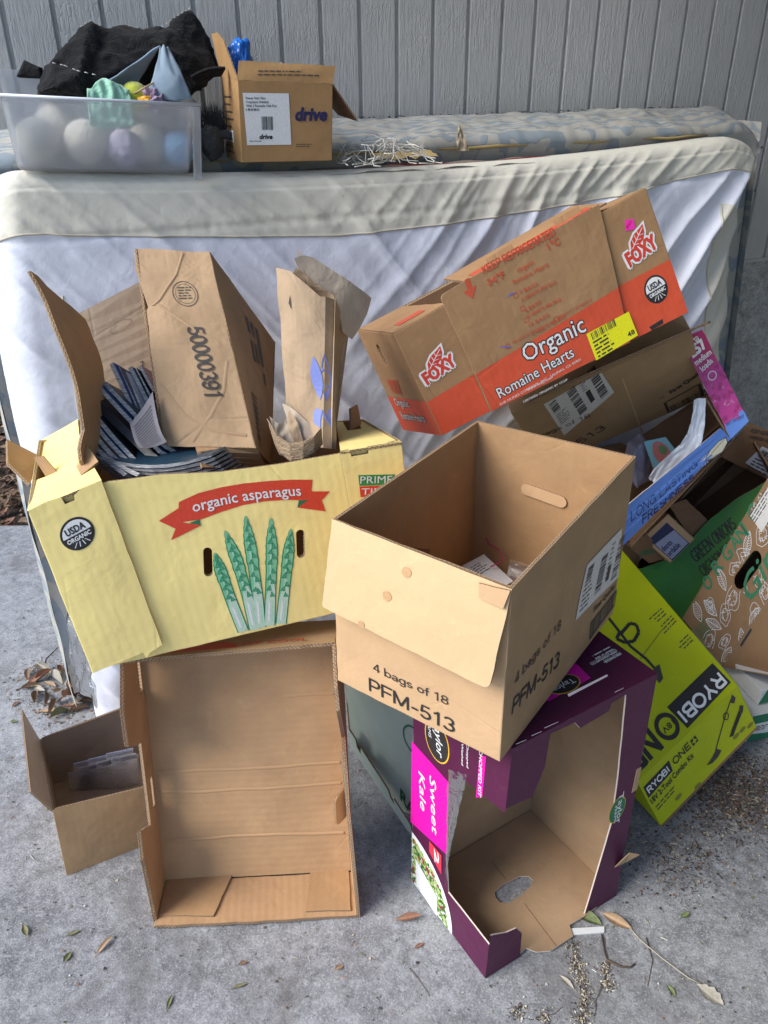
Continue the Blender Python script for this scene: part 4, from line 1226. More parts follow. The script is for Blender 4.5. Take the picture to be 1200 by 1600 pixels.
# ---- front nappy carton "4 bags of 18"
pfm = thing('open_carton', 'open empty kraft carton with front flap folded down, stacked on the purple carton', 'box', ctr(Q['pfm.bottom']))
p = Pan(Q['pfm.front']); p.warp = bow(.004, rip=.0012, seed=3)
slab('front_panel', p, th=.005, r=.002, fold='LRB', mats=[M_kraft_lt, M_kraft_in, M_edge], parent=pfm, rough=.0010)
sans(p, pfm, '4 bags of 18', [(0.0759,0.0635)][0], [(0.2169,0.0666)][0], .0175, M_black, h=.0012, w=0.115)
sans(p, pfm, 'PFM-513', [(0.0663,0.0145)][0], [(0.2286,0.0137)][0], .0290, M_black, h=.0012, w=0.135)
rp_ = Pan(Q['pfm.right']); rp_.warp = bow(-.006, rip=.001, seed=6)
slab('side_panel', rp_, th=.005, r=.002, fold='LRB', mats=[M_kraft_tan, M_kraft_in, M_edge], parent=pfm, rough=.0010)
sans(rp_, pfm, '4 bags of 18', (.030, .130), (.197, .121), .0195, M_black, h=.0012, w=0.115)
sans(rp_, pfm, 'PFM-513', (.027, .074), (.198, .045), .030, M_black, h=.0012, w=0.135)
lb = [(.256, .098), (.278, .196), (.418, .194), (.434, .083)]
def put_label(P_, par, lb, seed=1):
    par = prints('label', P_, [lb], M_greylab, par, h=.0012)
    ux_ = unit(lb[0], lb[3]); uy_ = unit(lb[0], lb[1])
    w = math.hypot(lb[3][0] - lb[0][0], lb[3][1] - lb[0][1]); hh = math.hypot(lb[1][0] - lb[0][0], lb[1][1] - lb[0][1])
    def at(x, y): return (lb[0][0] + ux_[0] * x * w + uy_[0] * y * hh, lb[0][1] + ux_[1] * x * w + uy_[1] * y * hh)
    prints('bar_code', P_, bars(at(.06, .62), uy_, (-ux_[0], -ux_[1]), hh * .28, -w * .13, 9, seed) + bars(at(.38, .15), uy_, (-ux_[0], -ux_[1]), hh * .7, -w * .15, 20, seed + 1) + bars(at(.78, .1), uy_, (-ux_[0], -ux_[1]), hh * .8, -w * .14, 16, seed + 2), M_black2, par, h=.0017)
    prints('label_print', P_, fine(at(.06, .55), ux_, uy_, w * .22, 6, .009, .0028, seed) + fine(at(.60, .9), ux_, uy_, w * .1, 8, .009, .0026, seed + 4), M_black2, par, h=.0017)
    prints('label_block', P_, [[at(.62, .2), at(.70, .2), at(.70, .5), at(.62, .5)]], M_black2, par, h=.0017)
put_label(rp_, pfm, lb, 3)
text(rp_, pfm, 'First Quality', (.335, .066), (.425, .066), .011, M_black2, bold=.03, h=.0012)
prints('bar_code', rp_, [[[(.325, .012), (.438, .018), (.438, .054), (.325, .050)], [(.329, .016), (.329, .046), (.434, .050), (.434, .022)]]] + bars((.333, .018), (1, .04), (0, 1), .098, .028, 22, 7), M_black2, pfm, h=.0012)
slab('side_panel', Pan(Q['pfm.left']), th=.005, r=.002, fold='LRB', mats=[M_kraft, M_kraft_in, M_edge], parent=pfm, rough=.0004)
bp = Pan(Q['pfm.back'])
slab('back_panel', bp, th=.005, r=.002, fold='LRB', mats=[M_kraft, M_kraft_in, M_edge], parent=pfm, rough=.0004)
slab('bottom_panel', Pan(Q['pfm.bottom']), th=.005, r=.002, fold='LRBT', mats=[M_kraft, M_kraft_in, M_edge], parent=pfm)
hh_ = [(0.1892,0.2084),(0.1209,0.2029)]
prints('hand_hole_flap', bp, [pill(hh_[0], hh_[1], .0115)], M_grey_board, pfm, h=-.0062)
hp = off_pan(bp, -.0062)
pl_ = pill(hh_[0], hh_[1], .0115)
slab('hand_hole_flap', Pan([bp.map(bp.W, 0, -.0115), bp.map(0, 0, -.0115), bp.map(0, bp.H, -.0075), bp.map(bp.W, bp.H, -.0075)]), [(bp.W - x, y) for x, y in pl_], th=.003, mats=[M_kraft_lt, M_kraft_lt, M_edge], parent=pfm)
lpn = Pan(Q['pfm.left'])
# a second glued sheet part way down the inside of the left wall
slab('glue_strip', Pan([lpn.map(lpn.W, 0, -.0055), lpn.map(0, 0, -.0055), lpn.map(0, lpn.H, -.0055), lpn.map(lpn.W, lpn.H, -.0055)]), [(.006, .01), (lpn.W * .62, .01), (lpn.W * .62, .12), (lpn.W * .25, .22), (.006, .215)], th=.002, mats=[M_kraft_dk], parent=pfm, rough=.001)
ty = [(0.4024,0.288),(0.3263,0.2349),(0.3264,0.2251),(0.3772,0.2635)]
prints('yellow_tape', lpn, [ty], ink('yellow tape', (.60, .40, .01)), pfm, h=-.0078)
fp = Pan(Q['pfm.flap']); fp.warp = bow(.004, rip=.001, seed=9)
fo_ = fp.rect(); fo_ = rnd_corner(fo_, 1, .014); fo_ = rnd_corner(fo_, 0, .006)
slab('front_flap', fp, fo_, th=.0045, r=.002, fold='', mats=[board_mat('flap inside kraft', (.62, .435, .24), .08, spot=.06, seed=5.1), M_kraft, M_edge], parent=pfm, rough=.0006)
pt = [(0.2534,0.1495),(0.2984,0.1559),(0.2944,0.1278),(0.2578,0.1291)]
slab('glued_patch', off_pan(Pan(Q['pfm.flap']), .0055), pt, th=.003, mats=[M_kraft_lt, M_kraft_lt, M_edge], parent=pfm, rough=.0008)
st_ = [[(0.1415,0.1215)][0], [(0.1164,0.0721)][0], [(0.0775,0.0042)][0]]
M_oil = ink('grease spot', (.50, .30, .15))
for c, r_ in zip(st_, (.008, .008, .006)):
    prints('grease_spot', fp, [[(c[0] + r_ * (1 + .3 * noise.noise((i, c[0] * 50, 0))) * math.cos(i * .4), c[1] + r_ * (1 + .3 * noise.noise((i, 3, c[1] * 50))) * math.sin(i * .4)) for i in range(16)]], M_oil, pfm, h=.0009)
# things lying inside it
zf = .612
tg = [(0.1482,1.2856,0.6650),(0.1944,1.3260,0.6650),(0.2381,1.2316,0.6650),(0.1959,1.1972,0.6650)]
tagc = thing('paper_tag', 'white swing tag on a pink string lying inside the open carton', 'tag', ctr(tg))
tpn = Pan([tg[3], tg[2], tg[1], tg[0]]); tpn.warp = bow(.004)
slab('card', tpn, th=.0006, mats=[M_whitelab], parent=tagc)
prints('fine_print', tpn, fine((.008, tpn.H * .8), (1, 0), (0, 1), tpn.W * .6, 5, .007, .0022, 4), M_black2, tagc, h=.001)
ss_ = [(0.1989,1.2647,0.6750),(0.2115,1.2689,0.6750),(0.2260,1.2865,0.6750),(0.2229,1.3188,0.6750),(0.2065,1.3478,0.6750),(0.1997,1.3775,0.6750),(0.1993,1.4080,0.6750)]
tube('string', [Vector(v) + Vector((0, 0, .004 * (i % 2))) for i, v in enumerate(ss_)], .0013, ink('pink string', (.45, .03, .14)), tagc, 5)
pq = [(0.2445,1.2954,0.6720),(0.2848,1.2721,0.6720),(0.2606,1.2125,0.6720),(0.2238,1.2341,0.6720)]
M_plas = clear_mat('clear plastic strip', (.72, .78, .85), .06, .45)
pk = sheet('plastic_strip', lambda s, t: (Vector(pq[0]) * (1 - s) + Vector(pq[1]) * s) * (1 - t) + (Vector(pq[3]) * (1 - s) + Vector(pq[2]) * s) * t + Vector((0, 0, .012 * math.sin(t * 5))), 6, 14, [M_plas])
tag(pk, 'shiny clear plastic strip lying beside the tag in the open carton', 'plastic strip')

# ---- yellow asparagus carton
YM = [M_yellow, M_kraft, M_yellow_edge]
asp = thing('asparagus_carton', 'yellow organic asparagus carton with a red ribbon print, resting on the cardboard tray', 'box', ctr(Q['asp.bottom']))
p = Pan(Q['asp.front']); p.warp = bow(.004, rip=.0015, seed=1)
s1 = [(0.2423,0.1792),(0.234,0.1396)][0:2]; s2_ = [(0.4032,0.1767),(0.397,0.1371)][0:2]
tpl = [(0.1063,0.3322),(0.1238,0.3363),(0.2029,0.329),(0.296,0.3146),(0.3958,0.3096),(0.4963,0.3087)]
W_, H_ = p.W, p.H
slab('front_panel', p, [(0, 0), (W_, 0), (W_, H_)] + [(x, min(y, H_ + .02)) for x, y in tpl[::-1]] + [(0, H_)], [pill(*s1, .0075), pill(*s2_, .0075)], th=.005, r=.002, fold='LRB', mats=YM, parent=asp, rough=.0006)
for f, nm in (('right', 'side_panel'), ('left', 'side_panel'), ('back', 'back_panel')):
    slab(nm, Pan(Q['asp.' + f]), th=.005, r=.002, fold='LRB', mats=YM, parent=asp)
slab('bottom_panel', Pan(Q['asp.bottom']), th=.005, r=.002, fold='LRBT', mats=YM, parent=asp)
# ends wrap round the front as second sheets
def corner_pts(P_, uvs, h): return [P_.map(u, v, h) for u, v in uvs]
we = [(0,0),(0.1256,0.0247),(0.1166,0.3411),(0,0.3129)]
p.warp = None
lw = Pan(corner_pts(p, we, .009)); lw.warp = bow(.003, rip=.001, seed=6)
wl_ = lw.rect()
slab('end_wrap', lw, [(0, 0), (lw.W * .72, 0), (lw.W * .74, -.012), (lw.W * .80, -.006), (lw.W, 0), (lw.W, lw.H), (lw.W * .62, lw.H), (lw.W * .60, lw.H - .014), (lw.W * .46, lw.H - .014), (lw.W * .44, lw.H), (0, lw.H)], th=.005, r=.002, fold='L', mats=YM, parent=asp, rough=.0006, seed=4)
we2 = [(0.4992,-0.0181),(0.6047,-0.0028),(0.605,0.3129),(0.4963,0.3157)]
rw = Pan(corner_pts(p, we2, .009))
slab('end_wrap', rw, [(0, 0), (rw.W, 0), (rw.W, rw.H), (rw.W * .46, rw.H), (rw.W * .44, rw.H - .012), (rw.W * .16, rw.H - .012), (rw.W * .14, rw.H), (0, rw.H)], th=.005, r=.002, fold='R', mats=YM, parent=asp, rough=.0005, seed=5)
p.warp = bow(.004, rip=.0015, seed=1)
# top flaps at the two ends
tz = Vector((0, 0, 1))
q = [(-0.5587,1.1010,0.8998),(-0.4492,1.1400,0.9328),(-0.5495,1.3600,0.9473),(-0.6517,1.3660,0.8910)]
tl = Pan([lw.map(0, lw.H, 0), lw.map(lw.W, lw.H, 0), Vector(q[2]), Vector(q[3])])
slab('top_flap', tl, [(0, 0), (tl.W, 0), (tl.W * .93, tl.H * .35), (tl.W * .98, tl.H * .5), (tl.W * .86, tl.H * .62), (tl.W * .93, tl.H), (tl.W * .1, tl.H), (tl.W * .06, tl.H * .62), (tl.W * .32, tl.H * .50), (tl.W * .30, tl.H * .36), (tl.W * .05, tl.H * .38)], th=.005, r=.002, fold='', mats=YM, parent=asp, rough=.0008, seed=8)
tb = Pan([tl.map(.0, tl.H * .36, 0), tl.map(.02, tl.H * .72, -.002), tl.map(-.008, tl.H * .70, .055), tl.map(-.014, tl.H * .44, .040)])
slab('tab', tb, th=.005, mats=[M_kraft_or, M_yellow, M_edge], parent=asp, rough=.001)
tb = Pan([tl.map(.03, tl.H * .36, .0), tl.map(.05, tl.H * .36, .0), tl.map(.045, tl.H * .40, .030), tl.map(.03, tl.H * .40, .034)])
slab('tab', tb, th=.004, mats=[M_kraft_or, M_kraft_or, M_edge], parent=asp, rough=.001)
tb = Pan([tl.map(tl.W * .76, tl.H * .16, .001), tl.map(tl.W * 1.05, tl.H * .20, .006), tl.map(tl.W * 1.02, tl.H * .34, .022), tl.map(tl.W * .74, tl.H * .26, .006)])
slab('tab', tb, th=.004, mats=[M_kraft, M_kraft, M_edge], parent=asp, rough=.002)
q = [(-0.0734,1.2700,0.9190),(0.0297,1.2980,0.9211),(-0.0403,1.5380,0.8639),(-0.0954,1.5100,0.8734)]
t2 = Pan([rw.map(0, rw.H, 0), rw.map(rw.W, rw.H, 0), Vector(q[2]), Vector(q[3])])
slab('top_flap', t2, [(0, 0), (t2.W, 0), (t2.W, t2.H), (t2.W * .66, t2.H * .9), (t2.W * .62, t2.H * .62), (t2.W * .25, t2.H * .6), (t2.W * .22, t2.H * .95), (0, t2.H)], th=.005, mats=YM, parent=asp, rough=.0006)
tb = Pan([t2.map(t2.W * .35, t2.H * .62, 0), t2.map(t2.W * .72, t2.H * .78, 0), t2.map(t2.W * .70, t2.H * .92, .035), t2.map(t2.W * .40, t2.H * .75, .035)])
slab('tab', tb, th=.004, mats=[M_kraft, M_kraft, M_edge], parent=asp, rough=.002)
# torn upright end flap of bare board on the left
q = [(-0.4830,1.1700,0.9286),(-0.4888,1.2700,0.9801),(-0.5079,1.3450,1.0626),(-0.5618,1.3200,1.2167),(-0.5614,1.3100,1.2109),(-0.5249,1.2500,1.1361),(-0.5095,1.2200,1.0615),(-0.4900,1.1800,0.9787)]
tf = Pan([Vector(q[0]), Vector(q[1]) + Vector((.0, .05, -.05)), Vector([(-0.5336,1.4000,1.1486)][0]), Vector([(-0.5349,1.2500,1.2318)][0])])
ou = [(0, -.03), (tf.W, -.03), (tf.W, tf.H * .86), (tf.W * .55, tf.H * .93), (tf.W * .15, tf.H), (-.002, tf.H * 1.0), (.008, tf.H * .86), (.004, tf.H * .72), (.012, tf.H * .52), (.010, tf.H * .34), (.018, tf.H * .2), (-.014, tf.H * .14), (-.016, tf.H * .08), (.002, tf.H * .02)]
tf.warp = lambda x, y: .018 * math.sin(math.pi * min(1, max(0, y))) + .004 * noise.noise((x * 3, y * 4, 2))
slab('torn_flap', tf, ou, th=.006, mats=[M_kraft_or, M_yellow, M_edge], parent=asp, rough=.002, seed=21)
# print on the front
def ring_usda(P_, par, c, r_, h=.0008, tilt=0.0):
    par = prints('seal_rim', P_, [circle(c, r_)], M_black, par, h=h)
    prints('seal_disc', P_, [circle(c, r_ * .86)], M_white, par, h=h + .0003)
    prints('seal_lower_half', P_, [[(c[0] + x * math.cos(tilt) - y * math.sin(tilt), c[1] + x * math.sin(tilt) + y * math.cos(tilt)) for x, y in circle((0, 0), r_ * .86, n=24, a0=180, a1=360)]], M_black, par, h=h + .0006)
    ct, st = math.cos(tilt), math.sin(tilt)
    def at(x, y): return (c[0] + (x * ct - y * st) * r_, c[1] + (x * st + y * ct) * r_)
    text(P_, par, 'USDA', at(-.58, .12), at(.58, .12), r_ * .42, M_black, bold=.03, h=h + .0007)
    text(P_, par, 'ORGANIC', at(-.72, -.36), at(.72, -.36), r_ * .26, M_white, bold=.03, h=h + .0009)
    pl2 = []
    for a in (-.5, -.18, .14, .46):
        pl2.append([at(a * .5, -.45), at(a * .5 + .05, -.45), at(a * 1.0 + .06, -.80 + abs(a) * .15), at(a * 1.0, -.80 + abs(a) * .15)])
    prints('seal_furrow', P_, pl2, M_white, par, h=h + .0009)
cu = [(0.0596,0.2597),(0.0833,0.2542)][0:2]
lwc = [(0.0596,0.2597)][0]
def to_lw(pt):
    w = p.map(pt[0], pt[1], .009); a = lw.q[0]; ex = lw.q[1] - a; ey = lw.q[3] - a; n = ex.cross(ey); w = w - a
    return (w.cross(ey).dot(n) / n.dot(n) * lw.W, ex.cross(w).dot(n) / n.dot(n) * lw.H)
ring_usda(lw, asp, to_lw(lwc), .0275, tilt=.10)
rib = [(0.219,0.2774),(0.2531,0.2864),(0.2902,0.2891),(0.3271,0.2884),(0.3692,0.2844),(0.4065,0.2792),(0.4418,0.2719),(0.436,0.2514),(0.4265,0.2363),(0.3944,0.2444),(0.3569,0.25),(0.319,0.251),(0.2805,0.2463),(0.2473,0.2404),(0.2142,0.2419),(0.2145,0.2596)]
prints('ribbon', p, [rib], M_red, asp)
tl1 = [(0.1807,0.2519),(0.22,0.269),(0.2142,0.2419),(0.2449,0.2302),(0.1904,0.2137),(0.2025,0.2326)]
prints('ribbon', p, [tl1], M_red, asp, h=.0008)
tl2 = [(0.436,0.2514),(0.4678,0.2447),(0.4506,0.2311),(0.4538,0.2094),(0.4068,0.2271),(0.4265,0.2363)]
prints('ribbon', p, [tl2], M_red, asp, h=.0008)
gt = [[(0.2258,0.2381),(0.2443,0.2411),(0.2429,0.2306)], [(0.4068,0.2271),(0.4113,0.2396),(0.4278,0.2373)]]
prints('ribbon_fold', p, gt, M_leafgreen, asp, h=.0010)
ta, tb_ = [(0.2374,0.2558),(0.4174,0.248)][0:2]
text(p, asp, 'organic asparagus', ta, tb_, .0185, M_white, bold=.012, h=.0014, arc=.006)
st5 = [[(0.266,0.0086),(0.2597,0.0729),(0.2555,0.133),(0.2533,0.1753)], [(0.2868,0.007),(0.2884,0.0788),(0.2862,0.151),(0.279,0.2114)], [(0.2977,0.0082),(0.3058,0.0742),(0.3134,0.1635),(0.3179,0.2307)], [(0.3142,0.0079),(0.3278,0.0685),(0.3465,0.1492),(0.3592,0.2179)], [(0.3353,0.0063),(0.3512,0.0625),(0.3726,0.1365),(0.3886,0.1901)]]
for si, sp_ in enumerate(st5):
    n = 40
    def at(t):
        x = t * (len(sp_) - 1); i = min(int(x), len(sp_) - 2); f = x - i
        return (sp_[i][0] * (1 - f) + sp_[i + 1][0] * f, sp_[i][1] * (1 - f) + sp_[i + 1][1] * f)
    rr = random.Random(si)
    def wdt(t): return .0078 * (1 - max(0, (t - .72) / .28) ** 1.6 * .92) * (1.10 - .1 * t)
    outl, outr = [], []
    for i in range(n + 1):
        t = i / n
        c = at(t); d = unit(at(max(0, t - .02)), at(min(1, t + .02))); e = perp(d)
        w = wdt(t) + (.0012 * abs(math.sin(i * 1.1)) if t > .55 else 0)
        outl.append((c[0] + e[0] * w, c[1] + e[1] * w)); outr.append((c[0] - e[0] * w, c[1] - e[1] * w))
    def body(g): 
        return [(x + (x - at(min(1, i / n))[0]) * g, y + (y - at(min(1, i / n))[1]) * g) for i, (x, y) in enumerate(outl)] + [(x + (x - at(min(1, i / n))[0]) * g, y + (y - at(min(1, i / n))[1]) * g) for i, (x, y) in list(enumerate(outr))[::-1]]
    so_ = prints('stalk_outline', p, [body(.22)], M_stalk_dk, asp, h=.0007)
    prints('stalk', p, [body(0)], M_stalk, so_, h=.0010)
    k0 = int(n * .40)
    tip_ = at((k0 + 5) / n)
    prints('stalk_foot', p, [outl[:k0 - 4] + [tip_] + outr[:k0][::-1]], M_stalk_lt, so_, h=.0012)
    for fa, fb, mm, hh in ((.30, .52, M_white, .0014), (.70, .80, M_stalk_hi, .0013)):
        prints('stalk_highlight', p, [[(l[0] * (1 - fa) + r__[0] * fa, l[1] * (1 - fa) + r__[1] * fa) for l, r__ in zip(outl[2:k0 - 3], outr[2:k0 - 3])] + [(l[0] * (1 - fb) + r__[0] * fb, l[1] * (1 - fb) + r__[1] * fb) for l, r__ in list(zip(outl[2:k0 - 5], outr[2:k0 - 5]))[::-1]]], mm, so_, h=hh)
    prints('stalk_highlight', p, [[(l[0] * .70 + r__[0] * .30, l[1] * .70 + r__[1] * .30) for l, r__ in zip(outl[k0 - 2:-6], outr[k0 - 2:-6])] + [(l[0] * .52 + r__[0] * .48, l[1] * .52 + r__[1] * .48) for l, r__ in list(zip(outl[k0:-8], outr[k0:-8]))[::-1]]], M_stalk_hi, so_, h=.0013)
    sc_ = []
    for i in range(13):
        t = .34 + .62 * i / 13 + rr.uniform(-.015, .015)
        c = at(t); d = unit(at(max(0, t - .02)), at(min(1, t + .02))); e = perp(d); w = wdt(t) * (1 if i % 2 else -1)
        k = .009 + .004 * rr.random()
        tri = [(c[0] + e[0] * w * 1.0, c[1] + e[1] * w * 1.0), (c[0] + e[0] * w * .15 + d[0] * k, c[1] + e[1] * w * .15 + d[1] * k), (c[0] - e[0] * w * .1 - d[0] * .001, c[1] - e[1] * w * .1 - d[1] * .001)]
        g = ((tri[0][0] + tri[1][0] + tri[2][0]) / 3, (tri[0][1] + tri[1][1] + tri[2][1]) / 3)
        sc_.append([tri, [(g[0] + (x - g[0]) * .80, g[1] + (y - g[1]) * .80) for x, y in tri]])
    prints('stalk_scale', p, [q_[0] for q_ in sc_], M_stalk_md, so_, h=.0015)
    prints('stalk_scale', p, sc_, M_stalk_dk, so_, h=.0017)
gp_ = [(0.519,0.2707),(0.5817,0.2679),(0.5767,0.248),(0.5182,0.2501)]
def to_rw(pt):
    w = Pan(Q['asp.front']).map(pt[0], pt[1], .009); a = rw.q[0]; ex = rw.q[1] - a; ey = rw.q[3] - a; n = ex.cross(ey); w = w - a
    return (w.cross(ey).dot(n) / n.dot(n) * rw.W, ex.cross(w).dot(n) / n.dot(n) * rw.H)
prints('logo_band', rw, [[to_rw(c) for c in gp_]], M_greenink, asp)
gp2 = [(0.518,0.2489),(0.5766,0.2468),(0.5715,0.2267),(0.5173,0.2281)]
prints('logo_band', rw, [[to_rw(c) for c in gp2]], M_red, asp)
a, b = [to_rw(c) for c in [(0.52,0.2547),(0.5749,0.2521)]]
text(rw, asp, 'PRIME', a, b, .013, M_white, h=.0012)
a, b = [to_rw(c) for c in [(0.5191,0.2327),(0.5695,0.2296)]]
text(rw, asp, 'TIME', a, b, .012, M_white, h=.0012)

# ---- orange romaine carton
fx = thing('romaine_carton', 'tilted kraft and orange organic romaine hearts carton leaning on the white mattress', 'box', ctr(Q['foxy.bottom']))
FM_ = [M_kraft_fx, M_kraft_dk, M_edge]
p = Pan(Q['foxy.front']); p.warp = bow(-.003, rip=.001, seed=5)
W_, H_ = p.W, p.H
slab('front_panel', p, th=.005, r=.002, fold='LRBT', mats=FM_, parent=fx)
mpn = [(0.1113,-0.0263),(0.3832,-0.0274),(0.4444,0.0154),(0.471,0.0159),(0.4523,0.0267),(0.4763,0.2661),(0.1125,0.2754),(0.1063,0.2401)]
seam = [(0.1113,-0.0263),(0.1109,0.2721),(0.4371,0.02),(0.4754,0.2641)]
mp = off_pan(Pan(Q['foxy.front']), .0055); mp.warp = bow(.003, rip=.001, seed=5)
x0a, x0b, x1a, x1b = seam[0][0], seam[1][0], seam[2][0], seam[3][0]
hb = .0; ht = H_ + .020
ol = [(x0a, 0), (x1a, 0), (x1b, ht - .004), (x0b, ht)]
ol = rnd_corner(ol, 3, .012)
slab('centre_panel', mp, ol, th=.005, r=.0015, mats=FM_, parent=fx, rough=.0006)
ov = [[(0.0034,0.0812)][0][1], [(0.1074,0.0873)][0][1], [(0.4741,0.1062)][0][1], [(0.5827,0.1057)][0][1]]
prints('orange_band', p, [[(.0015, .001), (x0a - .001, .001), (x0a - .001 + (x0b - x0a) * .4, ov[1]), (.0015, ov[0])]], M_orange, fx)
prints('orange_band', p, [[(x1a + .001, .001), (W_ - .0015, .001), (W_ - .0015, ov[3]), (x1a + .001 + (x1b - x1a) * .4, ov[2])]], M_orange, fx)
def cl(t): return x0a + (x0b - x0a) * t, x1a + (x1b - x1a) * t
prints('orange_band', mp, [[(x0a + .001, .001), (x1a - .001, .001), (cl(ov[2] / ht)[1] - .001, ov[2]), (cl(ov[1] / ht)[0] + .001, ov[1])]], M_orange, fx)
lft = Pan(Q['foxy.left'])
hl = [(0.1223,0.1956),(0.1254,0.1696)]
slab('side_panel', lft, [(0, 0), (lft.W, 0), (lft.W, lft.H), (0, lft.H)], [pill(hl[0], hl[1], .012)], th=.005, r=.002, fold='LRBT', mats=FM_, parent=fx)
prints('orange_band', lft, [[(.0015, .001), (lft.W - .0015, .001), (lft.W - .0015, ov[0]), (.0015, ov[0])]], M_orange, fx)
for s_, yy, cp_ in (('Organic', .062, .018), ('Romaine Hearts', .03, .018)):
    text(lft, fx, s_, (.05, yy), (.05 + .18 * (.6 if s_ == 'Organic' else 1), yy), cp_, M_black, bold=.05, h=.0010)
    text(lft, fx, s_, (.05, yy), (.05 + .18 * (.6 if s_ == 'Organic' else 1), yy), cp_, M_white, bold=-.005, h=.0014)
text(lft, fx, 'FOXY', (.07, ov[0] + .012), (.15, ov[0] + .012), .03, M_redtext, bold=.05, h=.0010)
for f, nm in (('right', 'side_panel'), ('back', 'back_panel'), ('bottom', 'bottom_panel')):
    slab(nm, Pan(Q['foxy.' + f]), th=.005, r=.002, fold='LRBT', mats=FM_, parent=fx)
tpn = Pan(Q['foxy.top'])
slab('top_flap', tpn, [(.004, .004), (.12, .004), (.115, tpn.H - .01), (.004, tpn.H - .004)], th=.005, mats=FM_, parent=fx, rough=.001)
slab('top_flap', tpn, [(tpn.W - .13, .004), (tpn.W - .004, .004), (tpn.W - .004, tpn.H - .004), (tpn.W - .12, tpn.H - .008)], th=.005, mats=FM_, parent=fx, rough=.001)
prints('red_print', tpn, [[(.03, .05), (.09, .05), (.09, .09), (.03, .09)]], M_redtext, fx, h=.0009)
for a, b in ((.24, .30), (.40, .46)):
    tb = Pan([tpn.map(a, .03, 0), tpn.map(b, .03, 0), tpn.map(b + .004, .045, .030), tpn.map(a + .004, .045, .030)])
    slab('tab', tb, th=.004, mats=[M_kraft_fx, M_kraft_fx, M_edge], parent=fx, rough=.001)
ftb = Pan([tpn.map(.18, .006, .012), tpn.map(.50, .006, .012), tpn.map(.50, .14, .030), tpn.map(.18, .14, .026)])
slab('top_flap', ftb, th=.004, mats=[M_kraft_fx, M_kraft_dk, M_edge], parent=fx, rough=.001)
prints('red_print', ftb, [[(.02, .02), (.30, .02), (.30, .05), (.02, .05)]], M_redtext, fx, h=.0009)
# lettering of the centre panel
def T(s_, a, b, cap, mat, **kw): return text(mp, fx, s_, a, b, cap, mat, **kw)
c = [(0.2064,0.2559),(0.3698,0.2508),(0.2064,0.2304),(0.2429,0.2299),(0.345,0.2326),(0.3718,0.2321),(0.2697,0.2239),(0.3071,0.2245),(0.2525,0.2089),(0.3331,0.2063)]
sans(mp, fx, 'KEEP REFRIGERATED', c[0], c[1], .0140, M_redtext, w=.20)
T('34°F', c[2], c[3], .0125, M_redtext, bold=.03)
T('1°C', c[4], c[5], .0125, M_redtext, bold=.03)
T('Organic', c[6], c[7], .0085, M_redtext, bold=.01)
T('Romaine Hearts', c[8], c[9], .0085, M_redtext, bold=.01)
ar = [(0.1665,0.2642),(0.1766,0.264),(0.175,0.2446),(0.184,0.2452),(0.1672,0.2244),(0.1547,0.2448),(0.1649,0.2447)]
prints('arrow', mp, [ar], M_redtext, fx)
c = [(0.2572,0.1864),(0.2979,0.1844),(0.2554,0.1724),(0.3337,0.1707),(0.2531,0.1505),(0.2904,0.1508),(0.2534,0.138),(0.3293,0.137),(0.2489,0.121),(0.2953,0.1213),(0.2485,0.1031),(0.3253,0.104),(0.2055,0.1067),(0.2753,0.1064),(0.3119,0.1077),(0.3906,0.1078)]
for i, s_ in enumerate(('7 BAGS', '6 HEARTS PER BAG', '6 BAGS', '6 HEARTS PER BAG', '15 BAGS', '3 HEARTS PER BAG', 'PRODUCE OF U.S.A.', 'PRODUCT OF MEXICO')):
    T(s_, c[2 * i], c[2 * i + 1], .0066 if i < 6 else .005, M_redtext, bold=.012)
ck = [(0.2478,0.1885),(0.2512,0.1597),(0.2483,0.1365),(0.3064,0.109),(0.1926,0.1076)]
ub = unit(*[(0.2572,0.1864),(0.2979,0.1844)])
bx_ = []
for q in ck:
    k = .0035
    def sq(k): return [(q[0] + (sx * ub[0] - sy * ub[1]) * k, q[1] + (sx * ub[1] + sy * ub[0]) * k) for sx, sy in ((-1, -1), (1, -1), (1, 1), (-1, 1))]
    bx_.append([sq(.0048), sq(.0036)])
prints('tick_box', mp, bx_, M_redtext, fx)
for pa in ([(0.2267,0.194),(0.2399,0.1939),(0.2532,0.1938)], [(0.1759,0.1163),(0.1892,0.1065),(0.2023,0.1027)]):
    n_ = perp(unit(pa[0], pa[2]))
    prints('pen_tick', mp, [[pa[0], pa[1], pa[2], (pa[1][0] + n_[0] * .0025, pa[1][1] + n_[1] * .0025)]], M_blueink, fx, h=.001)
c = [(0.2151,0.0606),(0.3564,0.0607),(0.1375,0.0179),(0.3144,0.0264),(0.1311,0.0031),(0.3236,0.0123),(0.1956,0.0049),(0.2559,0.006),(0.1789,-0.0135),(0.2827,-0.0125)]
for s_, a, b, cap, bo_ in (('Organic', c[0], c[1], .034, .05), ('Romaine Hearts', c[2], c[3], .022, .055)):
    T(s_, a, b, cap, M_black, bold=bo_, h=.0009)
    T(s_, a, b, cap, M_white, bold=.005, h=.0015)
T('THE NUNES COMPANY, INC.  SALINAS, CA 93901', c[4], c[5], .0048, M_white, h=.001)
T('www.foxy.com', c[6], c[7], .0060, M_white, h=.001)
T('CERTIFIED ORGANIC BY CCOF', c[8], c[9], .0042, M_white, h=.001)
yl = [(0.3542,-0.0018),(0.4574,0.0057),(0.4555,0.0558),(0.354,0.055)]
yl_o = prints('label', mp, [yl], M_yel, fx, h=.001)
uxl, uyl = unit(yl[0], yl[1]), unit(yl[0], yl[3])
def yat(x, y): return (yl[0][0] + (yl[1][0] - yl[0][0]) * x + (yl[3][0] - yl[0][0]) * y, yl[0][1] + (yl[1][1] - yl[0][1]) * x + (yl[3][1] - yl[0][1]) * y)
